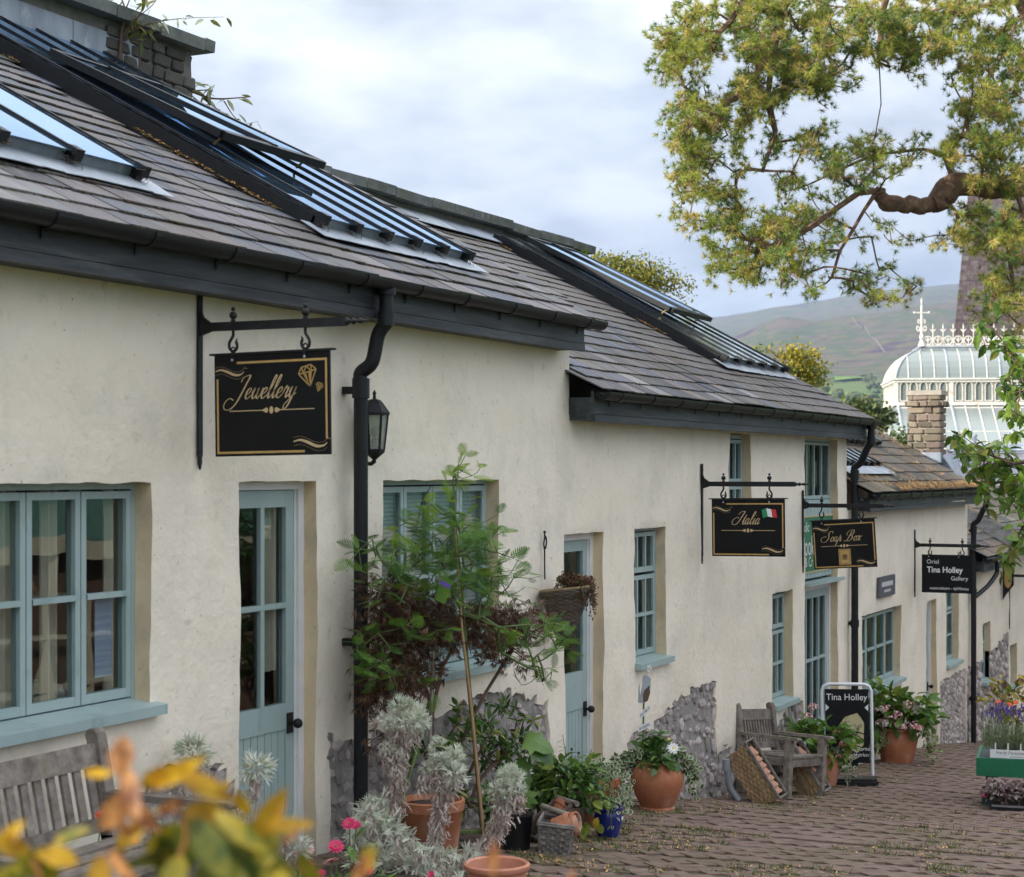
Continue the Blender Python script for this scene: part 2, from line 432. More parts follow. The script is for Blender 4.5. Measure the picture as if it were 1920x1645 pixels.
leaf_mat('moss', (.055, .052, .018), (.12, .10, .035), 14, .1, .9)
leaf_mat('grass', (.05, .10, .015), (.12, .18, .03), 9, .3)
mat('table_green', (.004, .115, .05), (.006, .15, .066), scale=5, rough=.5, bump=.2)
mat('table_dark', (.02, .035, .04), (.035, .055, .06), scale=5, rough=.6)
mat('black_plastic', (.008, .008, .009), (.014, .014, .016), rough=.35)
mat('silver', (.45, .47, .5), rough=.3, metal=.8)
mat('cast_white', (.62, .58, .52), (.74, .71, .65), scale=6, rough=.6, c3=(.42, .22, .13), s3=2.2, t3=(.60, .78))
mat('shed_wood', (.085, .05, .035), (.13, .07, .05), scale=2, rough=.8, stretch=(1, 1, 8))
mat('shed_green', (.02, .085, .06), (.03, .12, .08), scale=3, rough=.6)
mat('shed_cream', (.36, .32, .24), (.50, .45, .35), scale=3, rough=.7)
mat('roof_tile', (.35, .12, .06), (.48, .18, .09), scale=3, rough=.8)
mat('ring', (.05, .05, .05), rough=.4)
mat('red_petal', (.62, .015, .02), (.75, .04, .035), rough=.6)
mat('pink_petal', (.52, .012, .085), (.66, .04, .15), rough=.6)
mat('rose_petal', (.62, .22, .24), (.72, .38, .36), scale=30, rough=.6)
mat('coral_petal', (.72, .09, .02), (.8, .16, .05), rough=.6)
mat('white_petal', (.75, .76, .72), rough=.6)
mat('yellow_petal', (.75, .55, .01), (.8, .62, .03), rough=.6)
mat('purple_petal', (.085, .05, .25), (.15, .09, .38), rough=.6)
mat('flower_core', (.30, .20, .02), (.2, .07, .01), rough=.8)
leaf_mat('pine_a', (.24, .30, .045), (.40, .40, .075), 1.6, .3)
leaf_mat('pine_b', (.12, .20, .055), (.20, .28, .07), 1.6, .3)
leaf_mat('pine_c', (.46, .38, .09), (.56, .46, .14), 2.0, .3)
leaf_mat('mimosa_a', (.12, .25, .035), (.20, .36, .06), 5, .42)
leaf_mat('mimosa_b', (.07, .17, .035), (.12, .25, .05), 5, .4)
leaf_mat('mimosa_tip', (.22, .36, .03), (.32, .46, .05), 5, .4)
leaf_mat('acer_a', (.06, .028, .02), (.12, .052, .032), 6, .25)
leaf_mat('acer_b', (.15, .085, .045), (.24, .14, .075), 6, .3)
leaf_mat('shrub_a', (.04, .10, .02), (.08, .17, .03), 7, .25, .3, .5)
leaf_mat('shrub_b', (.10, .20, .035), (.17, .28, .055), 7, .3, .35, .5)
leaf_mat('shrub_y', (.32, .34, .07), (.44, .42, .14), 7, .3, .4)
leaf_mat('hyd_a', (.06, .15, .02), (.12, .23, .03), 7, .35, .4)
leaf_mat('hyd_b', (.16, .24, .03), (.26, .30, .05), 7, .35, .4)
leaf_mat('gold_leaf', (.42, .33, .02), (.55, .42, .05), 9, .35, .5)
leaf_mat('ivy_a', (.04, .085, .025), (.075, .13, .04), 9, .2, .35)
leaf_mat('ivy_w', (.42, .46, .28), (.58, .60, .42), 9, .25, .4)
leaf_mat('silver_a', (.46, .51, .36), (.62, .66, .52), 12, .2, .8, .1)
leaf_mat('silver_b', (.58, .60, .48), (.74, .75, .66), 12, .2, .8, .1)
leaf_mat('dry_a', (.52, .43, .37), (.68, .59, .53), 12, .2, .9, .1)
leaf_mat('dry_b', (.38, .30, .255), (.54, .45, .40), 12, .2, .9, .1)
leaf_mat('dead_leaf', (.10, .045, .025), (.20, .09, .05), 9, .2, .8)
leaf_mat('autumn_a', (.30, .14, .006), (.54, .33, .018), 45, .35, .5)
leaf_mat('autumn_b', (.09, .11, .010), (.32, .24, .014), 45, .35, .5)
leaf_mat('autumn_c', (.04, .07, .010), (.17, .16, .018), 45, .35, .5)
leaf_mat('autumn_d', (.16, .055, .018), (.46, .22, .08), 45, .35, .5)
leaf_mat('oak_a', (.15, .17, .025), (.26, .25, .045), 1.2, .35)
leaf_mat('oak_b', (.08, .12, .025), (.14, .17, .035), 1.2, .35)
leaf_mat('oak_y', (.36, .29, .02), (.46, .36, .04), 1.2, .35)
leaf_mat('mag_a', (.10, .19, .02), (.18, .28, .035), 4, .4, .4)
leaf_mat('mag_b', (.04, .09, .015), (.08, .14, .025), 4, .3, .4)
leaf_mat('heuchera_a', (.055, .025, .03), (.12, .055, .06), 9, .2, .4)
leaf_mat('heuchera_b', (.22, .17, .14), (.33, .27, .22), 9, .2, .4)
leaf_mat('lav_green', (.13, .19, .08), (.21, .27, .12), 9, .25, .7)
leaf_mat('fern', (.10, .22, .02), (.17, .30, .04), 9, .35)
leaf_mat('conifer', (.07, .15, .015), (.13, .22, .03), 9, .25)
leaf_mat('far_tree_a', (.035, .06, .022), (.075, .105, .035), .25, .15)
leaf_mat('far_tree_b', (.075, .095, .03), (.14, .15, .05), .25, .15)

def weather_plaster(m):
    """pinholes, nicks and faint drip streaks in the limewash"""
    N, L = m.node_tree.nodes, m.node_tree.links
    b = N['Principled BSDF']; src = b.inputs['Base Color'].links[0].from_socket; tcn = N.new('ShaderNodeTexCoord')
    def msk(scale, st, lo, hi, det, f):
        mp = N.new('ShaderNodeMapping'); mp.inputs['Scale'].default_value = st; L.new(tcn.outputs['Object'], mp.inputs[0])
        n = N.new('ShaderNodeTexNoise'); n.inputs['Scale'].default_value = scale; n.inputs['Detail'].default_value = det; L.new(mp.outputs[0], n.inputs['Vector'])
        r = N.new('ShaderNodeMapRange'); L.new(n.outputs['Fac'], r.inputs[0])
        for i, v in enumerate((lo, hi, 0, f)): r.inputs[i + 1].default_value = v
        return r.outputs[0]
    for f, c in ((msk(34, (1, 1, 1.2), .70, .76, 2, .75), (.30, .25, .19)), (msk(7, (1, 1, .22), .60, .80, 6, .20), (.50, .44, .34)), (msk(13, (1, 1, .8), .62, .70, 6, .35), (.52, .46, .36))):
        x = N.new('ShaderNodeMix'); x.data_type = 'RGBA'; L.new(f, x.inputs['Factor']); L.new(src, x.inputs['A']); x.inputs['B'].default_value = rgba(c); src = x.outputs['Result']
    # splash dirt and algae along the foot of the wall, ragged at the top
    ge = N.new('ShaderNodeNewGeometry'); sp_ = N.new('ShaderNodeSeparateXYZ'); L.new(ge.outputs['Position'], sp_.inputs[0])
    def mth(op, a, c):
        q = N.new('ShaderNodeMath'); q.operation = op
        for i, v in enumerate((a, c)):
            if isinstance(v, (int, float)): q.inputs[i].default_value = v
            else: L.new(v, q.inputs[i])
        return q.outputs[0]
    hgt_ = mth('ADD', mth('MULTIPLY', sp_.outputs[0], .107), sp_.outputs[2])
    nq = N.new('ShaderNodeTexNoise'); nq.inputs['Scale'].default_value = 2.4; nq.inputs['Detail'].default_value = 8; nq.inputs['Roughness'].default_value = .7; L.new(tcn.outputs['Object'], nq.inputs['Vector'])
    hh = mth('SUBTRACT', hgt_, mth('MULTIPLY', nq.outputs['Fac'], 1.5))
    r = N.new('ShaderNodeMapRange'); L.new(hh, r.inputs[0])
    for i, v in enumerate((-.85, -.15, .62, 0)): r.inputs[i + 1].default_value = v
    x = N.new('ShaderNodeMix'); x.data_type = 'RGBA'; L.new(r.outputs[0], x.inputs['Factor']); L.new(src, x.inputs['A']); x.inputs['B'].default_value = rgba((.43, .40, .34)); src = x.outputs['Result']
    L.new(src, b.inputs['Base Color'])
def lichen(m, specs):
    N, L = m.node_tree.nodes, m.node_tree.links
    b = N['Principled BSDF']; src = b.inputs['Base Color'].links[0].from_socket; ge = N.new('ShaderNodeNewGeometry')
    for sc_, st, lo, hi, f, c in specs:
        mp = N.new('ShaderNodeMapping'); mp.inputs['Scale'].default_value = st; L.new(ge.outputs['Position'], mp.inputs[0])
        n = N.new('ShaderNodeTexNoise'); n.inputs['Scale'].default_value = sc_; n.inputs['Detail'].default_value = 5; L.new(mp.outputs[0], n.inputs['Vector'])
        r = N.new('ShaderNodeMapRange'); L.new(n.outputs['Fac'], r.inputs[0])
        for i, v in enumerate((lo, hi, 0, f)): r.inputs[i + 1].default_value = v
        x = N.new('ShaderNodeMix'); x.data_type = 'RGBA'; L.new(r.outputs[0], x.inputs['Factor']); L.new(src, x.inputs['A']); x.inputs['B'].default_value = rgba(c); src = x.outputs['Result']
    L.new(src, b.inputs['Base Color'])
lichen(MATS['slate'], ((14, (1, 1, 1), .66, .72, .6, (.27, .26, .23)), (1.1, (1, 1, 1), .50, .66, .55, (.10, .075, .045)), (6, (3, .5, .5), .56, .70, .5, (.20, .205, .215))))
lichen(MATS['slate_old'], ((14, (1, 1, 1), .66, .72, .5, (.26, .25, .2)), (2.2, (1, 1, 1), .50, .62, .6, (.16, .10, .04))))
lichen(MATS['coping'], ((11, (1, 1, 1), .60, .68, .6, (.27, .27, .23)), (3, (1, 1, 1), .55, .68, .6, (.07, .075, .04))))
weather_plaster(MATS['plaster']); weather_plaster(MATS['plaster_reveal'])
# ================================================================== SETTING: ground, hills
def lerp_tab(T, x):
    if x <= T[0][0]: return T[0][1]
    for (a, b), (c, d) in zip(T, T[1:]):
        if x <= c: return b + (d - b) * (x - a) / (c - a)
    return T[-1][1]
NEAR_RIDGE = [(200, 690), (900, 668), (1250, 660), (1375, 640), (1420, 622), (1465, 606), (1520, 609), (1580, 600), (1660, 590), (1800, 574), (2000, 560), (2600, 600)]
FAR_RIDGE = [(0, 640), (900, 622), (1310, 600), (1400, 591), (1500, 577), (1640, 556), (1800, 545), (2000, 540), (2600, 560)]
def far_z(d, px):
    el = lambda py, dd: CAM.z + (PY0 - py) / FPX * dd
    nr, fr = lerp_tab(NEAR_RIDGE, px), lerp_tab(FAR_RIDGE, px)
    T = [(70, -9), (150, -13), (350, -4), (620, el(822, 620)), (900, el(782, 900)), (1400, el(742, 1400)), (1900, el(716, 1900)), (2500, el(.45 * 716 + .55 * nr, 2500)),
         (3100, el(nr, 3100)), (3500, el(nr + 9, 3500)), (4300, el(.5 * nr + .5 * fr + 12, 4300)), (5600, el(fr, 5600)), (6500, el(fr + 25, 6500)), (8500, el(fr + 90, 8500))]
    return lerp_tab(T, d)
def terrain(x, y):
    dx, dy = x - CAM.x, y - CAM.y
    d = math.hypot(dx, dy)
    near = gz(min(x, 60)) - .35
    if d < 45: return near
    q = dx * FW.x + dy * FW.y
    if q > d * .35: px = PX0 + FPX * (dx * RT.x + dy * RT.y) / q
    else: px = -3000 if (dx * RT.x + dy * RT.y) < 0 else 5000
    side = max(0, min(1, (abs(px - 960) - 2200) / 1500))
    z = far_z(d, px)
    z = z * (1 - side) + side * (-6)
    amp = min(1, max(0, (d - 250) / 1500))
    z += amp * (18 * nz3(x / 420, y / 420) + 9 * nz3(x / 150, y / 150, 3) + 4 * nz3(x / 60, y / 60, 6)) * (1 - .3 * side)
    t = min(1, (d - 45) / 40)
    return near * (1 - t) + z * t
m, N, L, b = new_mat('hillside')
b.inputs['Roughness'].default_value = .95; b.inputs['Specular IOR Level'].default_value = .1
tcn = N.new('ShaderNodeTexCoord')
def nnoise(sc, det=6, off=0):
    mp = N.new('ShaderNodeMapping'); mp.inputs['Location'].default_value = (off, off, 0); L.new(tcn.outputs['Object'], mp.inputs[0])
    n = N.new('ShaderNodeTexNoise'); n.inputs['Scale'].default_value = sc; n.inputs['Detail'].default_value = det; n.inputs['Roughness'].default_value = .65
    L.new(mp.outputs[0], n.inputs['Vector']); return n.outputs['Fac']
def nramp(f, stops):
    r = N.new('ShaderNodeValToRGB'); L.new(f, r.inputs[0])
    el = r.color_ramp.elements
    while len(el) < len(stops): el.new(.5)
    for e_, (p, c) in zip(el, stops): e_.position = p; e_.color = rgba(c)
    return r.outputs[0]
def nmix(f, a, b_):
    x = N.new('ShaderNodeMix'); x.data_type = 'RGBA'
    L.new(f, x.inputs['Factor']); L.new(a, x.inputs['A']); L.new(b_, x.inputs['B']); return x.outputs['Result']
def nrange(f, a, b_, c=0, d=1):
    x = N.new('ShaderNodeMapRange'); L.new(f, x.inputs[0])
    for i, v in enumerate((a, b_, c, d)): x.inputs[i + 1].default_value = v
    return x.outputs[0]
moor = nramp(nnoise(.009, 10), [(.40, (.055, .034, .045)), (.46, (.13, .10, .05)), (.52, (.042, .068, .024)), (.60, (.115, .08, .06))])
fields = nramp(nnoise(.0035, 2, 40), [(.38, (.06, .10, .025)), (.5, (.10, .165, .035)), (.6, (.08, .095, .035)), (.68, (.13, .15, .055))])
sx = N.new('ShaderNodeSeparateXYZ'); L.new(tcn.outputs['Object'], sx.inputs[0])
hgt = N.new('ShaderNodeMath'); hgt.operation = 'ADD'; L.new(sx.outputs[2], hgt.inputs[0])
hn = N.new('ShaderNodeMath'); hn.operation = 'MULTIPLY'; L.new(nnoise(.003, 5, 9), hn.inputs[0]); hn.inputs[1].default_value = 150; L.new(hn.outputs[0], hgt.inputs[1])
colr = nmix(nrange(hgt.outputs[0], 120, 190), fields, moor)
bush = nrange(nnoise(.028, 5, 17), .56, .62)
bushlow = N.new('ShaderNodeMath'); bushlow.operation = 'MULTIPLY'; L.new(bush, bushlow.inputs[0]); L.new(nrange(sx.outputs[2], 260, 90, 0, .85), bushlow.inputs[1])
dk = N.new('ShaderNodeRGB'); dk.outputs[0].default_value = (.035, .055, .03, 1)
colr = nmix(bushlow.outputs[0], colr, dk.outputs[0])
rocky = N.new('ShaderNodeRGB'); rocky.outputs[0].default_value = (.15, .14, .13, 1)
colr = nmix(nrange(nnoise(.02, 8, 71), .62, .72, 0, .6), colr, rocky.outputs[0])
L.new(colr, b.inputs['Base Color'])

# one sheet, polar round the camera, out to the horizon
ds = [0.0, 5, 12, 20, 30, 40, 48, 56, 66, 80, 100, 130, 170, 220, 290, 370, 460, 560, 660, 760, 860, 960, 1080, 1200, 1320, 1440, 1580, 1720, 1860, 2000, 2150, 2300, 2450,
      2600, 2750, 2900, 3000, 3100, 3200, 3350, 3550, 3800, 4100, 4400, 4700, 5000, 5250, 5450, 5600, 5750, 6000, 6500, 7500, 8500]
angs = []
a_ = -180.0
while a_ < 180:
    angs.append(a_); a_ += .28 if -2 <= a_ < 19 else (2 if -30 < a_ < 40 else 10)
bx = MB()
na = len(angs)
for d_ in ds:
    for a_ in angs:
        t = HEAD - rad(a_)
        x = CAM.x + d_ * math.cos(t); y = CAM.y + d_ * math.sin(t)
        bx.v.append((x, y, terrain(x, y)))
for i in range(len(ds) - 1):
    for k in range(na):
        k2 = (k + 1) % na
        bx.f.append((i * na + k, i * na + k2, (i + 1) * na + k2, (i + 1) * na + k))
bx.m = [0] * len(bx.f)
struct('hillside', bx, 'hillside', smooth='all').name = 'ground'

# two bright pastures and a pale track up the moor
def drape(name, poly_dpx, m_, n=10, up=2.5):
    (d0, d1), rows_ = poly_dpx
    mb = MB(); k = len(rows_)
    for i in range(n + 1):
        for (pa, pb) in rows_ if False else [rows_]:
            for j in range(9):
                d_ = d0 + (d1 - d0) * i / n; px = lerp_tab([(0, pa), (1, pb)], j / 8) + 14 * nz3(i * .4, j, d0)
                p = on_d(px, 885, d_); mb.v.append((p.x, p.y, terrain(p.x, p.y) + up))
    for i in range(n):
        for j in range(8): mb.f.append((i * 9 + j, i * 9 + j + 1, (i + 1) * 9 + j + 1, (i + 1) * 9 + j)); mb.m.append(0)
    return struct(name, mb, m_, True)
mat('pasture', (.10, .185, .03), (.14, .22, .045), scale=.02, rough=.95, spec=.1)
mat('track', (.20, .18, .15), (.24, .22, .18), scale=.05, rough=.95, spec=.1)
drape('field', ((1190, 1420), (1535, 1668)), 'pasture'); drape('field', ((1750, 1950), (1560, 1640)), 'pasture')
tk = MB(); TR = crom([(1596, 3000), (1612, 2820), (1632, 2600), (1655, 2400), (1690, 2250)], 8)
for a, b_ in zip(TR, TR[1:]):
    q = []
    for (px, d_) in ((a.x - .9, a.y), (a.x + .9, a.y), (b_.x + .9, b_.y), (b_.x - .9, b_.y)):
        p = on_d(px, 885, d_); q.append((p.x, p.y, terrain(p.x, p.y) + 2.5))
    tk.add(q, [(0, 1, 2, 3)])
struct('track', tk, 'track')
# hedges, copses and the dark belt of wood down in the valley
def blob_tree(mb, c, r, n=9):
    for _ in range(n):
        p = Vector(c) + Vector((R.gauss(0, .45), R.gauss(0, .45), R.uniform(.1, 1.25))) * r
        rr = r * R.uniform(.35, .6)
        mb.ball(p, rr, 4, R.randrange(2), (1, 1, .85))
wood = MB()
for _ in range(900):
    d_ = R.choice([R.uniform(560, 960), R.uniform(600, 980), R.uniform(1000, 2200)])
    px = R.uniform(1330, 1720)
    if d_ > 1000 and nz3(d_ / 160, px / 46, 4) < .12: continue
    p = on_d(px, 885, d_); z = terrain(p.x, p.y)
    blob_tree(wood, (p.x, p.y, z - 1), R.uniform(3.5, 6.5) * (1 if d_ < 1000 else .8), 5)
struct('valley_wood', wood, ['far_tree_a', 'far_tree_b'], True, kind='stuff')

# ------------------------------------------------------------------ the paved street
jt = MB()
xs = [-9 + .5 * i for i in range(0, 72)]; ys = [-9 + .5 * i for i in range(0, 19)] + [.3]
def street_z(x, y): return gz(x) + .018 * nz3(x * .7, y * .7) + .01 * nz3(x * 2.1, y * 2.1, 5)
for x in xs:
    for y in ys: jt.v.append((x, y, street_z(x, y) - .012))
ny = len(ys)
for i in range(len(xs) - 1):
    for k in range(ny - 1): jt.f.append((i * ny + k, (i + 1) * ny + k, (i + 1) * ny + k + 1, i * ny + k + 1))
jt.m = [0] * len(jt.f)
paving = struct('paving', jt, 'sand_joint', True)
# herringbone clay pavers, the nearest 300 in view as bricks of their own, the rest joined
def paver_mesh(mb, M):
    l, w_, h, c = .1004, .0504, .03, .0025
    vs = [(-l, -w_, -h), (l, -w_, -h), (l, w_, -h), (-l, w_, -h), (-l, -w_, -c), (l, -w_, -c), (l, w_, -c), (-l, w_, -c),
          (-l + c, -w_ + c, 0), (l - c, -w_ + c, 0), (l - c, w_ - c, 0), (-l + c, w_ - c, 0)]
    vs = [M @ Vector(v) for v in vs]
    mb.add(vs, [(0, 1, 5, 4), (1, 2, 6, 5), (2, 3, 7, 6), (3, 0, 4, 7), (4, 5, 9, 8), (5, 6, 10, 9), (6, 7, 11, 10), (7, 4, 8, 11), (8, 9, 10, 11)])
pm = MB(); paver_mesh(pm, Matrix.Identity(4)); paver_me = mesh_from('brick', pm, 'paver')
spots = []
def course_x(x): return abs(x - 9.35) < .11 or abs(x - 3.1) < .11
def add_brick(cx, cy, ang):
    z = street_z(cx, cy)
    sl = (street_z(cx + .2, cy) - street_z(cx - .2, cy)) / .4
    W = Matrix.Translation((cx, cy, z + .004 * nz3(cx * 5, cy * 5, 1) + R.uniform(-.002, .002))) @ Matrix.Rotation(-math.atan(sl), 4, 'Y') @ \
        Matrix.Rotation(ang + R.uniform(-.02, .02), 4, 'Z') @ Matrix.Rotation(R.uniform(-.009, .009), 4, 'X')
    q = (Vector((cx, cy, z)) - CAM)
    dpt = q.dot(FW)
    px, py = to_px((cx, cy, z))
    spots.append((dpt, -40 < px < 1960 and py < 1700, W))
u_ = .104
def vis_ground(x, y):
    if y > .02 or y < -8.4: return False
    px, py = to_px((x, y, gz(x)))
    return depth((x, y, 0)) > 3.5 and -500 < px < 2300 and py < 2100
for i in range(-60, 260):
    for j in range(-240, 60):
        # herringbone: unit cells of .1 m turned 45 degrees to the fronts
        k = (i + j) % 4 if False else (i - j) % 4
        gx, gy = i * u_, j * u_
        if k == 0: c = (gx + u_ / 2 + u_ / 2, gy + u_ / 2, 0)
        elif k == 2: c = (gx + u_ / 2, gy + u_ / 2 + u_ / 2, 90)
        else: continue
        ca, sa = math.cos(rad(45)), math.sin(rad(45))
        X, Y = 1.5 + c[0] * ca - c[1] * sa, -3.5 + c[0] * sa + c[1] * ca
        if not (-3 < X < 26) or course_x(X) or not vis_ground(X, Y): continue
        add_brick(X, Y, rad(45 + c[2]))
for xx in (9.35, 3.1):
    y = -8.3
    while y < 0: add_brick(xx, y, 0); y += .104
spots.sort(key=lambda s: (not s[1], s[0]))
near = [s for s in spots if s[1]][:290]
for _, _, W in near: inst('brick', paver_me, paving, W)
rest = MB()
for s in spots[len(near):] if near else spots: paver_mesh(rest, s[2])
obj('brick_field', rest, 'paver', paving, kind='stuff')
# moss, grass tufts and straw litter in the joints
tuft = MB(); strw = MB()
for _ in range(6500):
    px, py = R.uniform(960, 1920), R.choice([R.uniform(1405, 1645), R.uniform(1490, 1645)])
    p = on_g(px, py)
    edge = max(0, 1 - abs(p.y) / 1.5)
    dens = nz3(p.x * 1.3, p.y * 1.3, 8) + .5 * nz3(p.x * 4.5, p.y * 4.5, 3) + .55 * edge - .05
    if p.y > -.02 or dens < .12: continue
    z = street_z(p.x, p.y)
    if R.random() < .55:
        for _k in range(R.randint(2, 7)):
            a = R.uniform(0, 6.28); l = R.uniform(.012, .05); o = Vector((p.x + R.gauss(0, .02), p.y + R.gauss(0, .02), z))
            tip = o + Vector((math.cos(a) * l * .7, math.sin(a) * l * .7, l * R.uniform(.4, 1)))
            s_ = Vector((-math.sin(a), math.cos(a), 0)) * .0035
            tuft.add([o - s_, o + s_, tip], [(0, 1, 2)], 0 if R.random() < .5 else 1)
    else:
        a = R.uniform(0, 3.14); l = R.uniform(.015, .05); d_ = Vector((math.cos(a), math.sin(a), 0)); s_ = Vector((-d_.y, d_.x, 0)) * R.uniform(.002, .006)
        o = Vector((p.x, p.y, z + .006))
        strw.add([o - s_, o + d_ * l - s_, o + d_ * l + s_ + Vector((0, 0, .004)), o + s_], [(0, 1, 2, 3)], R.randrange(2))
struct('moss_and_grass', tuft, ['grass', 'moss'], kind='stuff')
struct('straw_litter', strw, ['straw', 'dead_needles'], kind='stuff')
# ================================================================== COTTAGES
TP = math.tan(rad(28.5)); PITCH = rad(28.5)
WALL_Y = 3.3         # face of the tall garden wall the lean-to roofs run up to
def patch_at(x, z):
    """where the render has been left off and rubble shows"""
    g = gz(x); n = .10 * nz3(x * 2.6, z * 2.6, 3) + .05 * nz3(x * 8, z * 8, 5)
    if -1.62 < x < -.80 and z < .66 - 1.3 * (x + 1.18) ** 2 + n: return True
    if .14 < x < 3.22:
        top = lerp_tab([(.1, .62), (.5, .52), (1.4, .56), (2.3, .62), (2.9, .46), (3.05, .42), (3.12, -.05), (3.2, -.25)], x)
        return z < top + n * .6
    if 4.46 < x < 6.72:
        return z < lerp_tab([(4.46, -.12), (4.7, -.02), (5.3, .02), (5.5, .1), (6.2, .18), (6.72, .22)], x) + n * .5
    if 6.72 <= x < 7.3: return z < lerp_tab([(6.72, -.46), (7.0, -.40), (7.3, -.55)], x) + n * .4
    if 8.3 < x < 9.5: return z < lerp_tab([(8.3, -.62), (8.8, -.35), (9.3, -.27), (9.5, -.3)], x) + n * .3
    if 16.2 < x < 21.6: return z < lerp_tab([(16.2, -.84), (19.1, -.86), (20.2, -.75), (21.6, -.58)], x) + n * .5
    return False
# openings: x0, x1, z0, z1
WIN1 = (-3.0, -1.47, .955, 2.0); DOOR1 = (-.74, 0, -.1, 2.01); WIN2 = (.73, 2.28, .80, 2.0); DOOR2 = (3.37, 4.08, -.6, 1.6)
WIN3 = (4.75, 5.44, .53, 1.6); UPW = (7.08, 7.75, 1.38, 2.39); WIN4 = (8.41, 9.11, -.24, .86); DOOR3 = (9.54, 10.84, -1.4, 2.405)
WIN5 = (11.93, 13.86, -.53, .38); DOOR4 = (15.34, 15.98, -1.75, .32); WIN6 = (16.62, 17.5, -.66, .52)
WIN7 = (19.35, 19.98, -1.2, -.29); WIN8 = (21.75, 22.35, -1.55, -.84)
OPEN = [WIN1, DOOR1, WIN2, DOOR2, WIN3, UPW, WIN4, DOOR3, WIN5, DOOR4, WIN6, WIN7, WIN8]
def front_wall(parent, x0, x1, ztop, step=.055):
    ops = [o for o in OPEN if o[0] >= x0 - .01 and o[1] <= x1 + .01]
    zb = gz(x1) - .25
    def lines(a, b, cuts):
        n = max(1, round((b - a) / step)); L_ = [a + (b - a) * i / n for i in range(n + 1)]
        for c in cuts:
            if a < c < b:
                j = min(range(1, len(L_) - 1), key=lambda q: abs(L_[q] - c)); L_[j] = c
        return sorted(set(L_))
    X = lines(x0, x1, [c for o in ops for c in o[:2]]); Z = lines(zb, ztop, [c for o in ops for c in o[2:]])
    nx, nz_ = len(X), len(Z)
    keep = {}
    for i in range(nx - 1):
        for k in range(nz_ - 1):
            cx_, cz_ = (X[i] + X[i + 1]) / 2, (Z[k] + Z[k + 1]) / 2
            if cz_ < gz(cx_) - .3: continue
            if any(o[0] < cx_ < o[1] and o[2] < cz_ < o[3] for o in ops): keep[i, k] = 0; continue
            keep[i, k] = 2 if patch_at(cx_, cz_) else 1
    mb = MB(); idx = {}
    def near_edge(x, z):
        return any((abs(x - o[0]) < .02 or abs(x - o[1]) < .02) and o[2] - .02 < z < o[3] + .02 or
                   (abs(z - o[2]) < .02 or abs(z - o[3]) < .02) and o[0] - .02 < x < o[1] + .02 for o in ops)
    def vert(i, k, dep=0):
        key = (i, k, dep)
        if key not in idx:
            x, z = X[i], Z[k]
            y = -.016 * nz3(x * 1.1, z * 1.1, 2) - .008 * nz3(x * 3.2, z * 3.2, 4) - .004 * nz3(x * 8, z * 8, 6)
            jx = jz = 0
            if near_edge(x, z): jx = .008 * nz3(x * 5, z * 5, 7); jz = .010 * nz3(x * 6, z * 6, 9); y += .006
            elif any(keep.get((a, c)) == 2 for a in (i - 1, i) for c in (k - 1, k)) and any(keep.get((a, c)) == 1 for a in (i - 1, i) for c in (k - 1, k)):
                jx = .055 * nz3(x * 19, z * 19, 7); jz = .055 * nz3(x * 19, z * 19, 9); y += .006
            if i in (0, nx - 1): jx = 0
            if dep == 1: y = .14
            if dep == 2: y = .05
            idx[key] = len(mb.v); mb.v.append((x + jx, y, z + jz))
        return idx[key]
    rv = MB()
    for (i, k), st in keep.items():
        if st != 1: continue
        mb.f.append((vert(i, k), vert(i + 1, k), vert(i + 1, k + 1), vert(i, k + 1))); mb.m.append(0)
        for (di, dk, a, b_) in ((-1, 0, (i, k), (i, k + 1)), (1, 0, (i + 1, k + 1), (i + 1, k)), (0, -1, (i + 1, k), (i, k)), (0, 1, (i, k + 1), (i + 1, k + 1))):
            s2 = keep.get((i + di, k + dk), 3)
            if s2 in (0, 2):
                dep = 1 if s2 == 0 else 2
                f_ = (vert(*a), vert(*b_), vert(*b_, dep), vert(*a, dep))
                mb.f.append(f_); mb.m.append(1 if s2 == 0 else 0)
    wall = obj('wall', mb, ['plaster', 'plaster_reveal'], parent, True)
    # rubble showing where the render stops
    cells = [(i, k) for (i, k), s in keep.items() if s == 2]
    if cells:
        mo = MB(); id2 = {}
        def v2(i, k):
            if (i, k) not in id2:
                id2[i, k] = len(mo.v); mo.v.append((X[i], .026 + .012 * nz3(X[i] * 7, Z[k] * 7, 4), Z[k]))
            return id2[i, k]
        grow = set(cells)
        for (i, k) in cells:
            for a in (-1, 0, 1):
                for c in (-1, 0, 1):
                    if keep.get((i + a, k + c)) in (1, 2): grow.add((i + a, k + c))
        for (i, k) in grow: mo.f.append((v2(i, k), v2(i + 1, k), v2(i + 1, k + 1), v2(i, k + 1))); mo.m.append(0)
        rub = obj('rubble_base', mo, 'mortar', parent, 'all')
        placed = []; tries = 0
        cs = set(cells)
        lo_x, hi_x = X[min(c[0] for c in cells)], X[max(c[0] for c in cells) + 1]
        lo_z, hi_z = Z[min(c[1] for c in cells)], Z[max(c[1] for c in cells) + 1]
        big = .058 if x0 < 12 else .085
        while tries < 9000 and len(placed) < 290:
            tries += 1
            x, z = R.uniform(lo_x, hi_x), R.uniform(lo_z, hi_z)
            if not patch_at(x, z) or z < gz(x) - .05: continue
            if any(o[0] - .05 < x < o[1] + .05 and o[2] - .05 < z < o[3] for o in ops): continue
            r = R.uniform(.55, 1.25) * big * (1 if tries < 4000 else .62)
            if any((x - a) ** 2 + (z - c) ** 2 * 1.3 < (.90 * (r + q)) ** 2 for a, c, q in placed): continue
            placed.append((x, z, r))
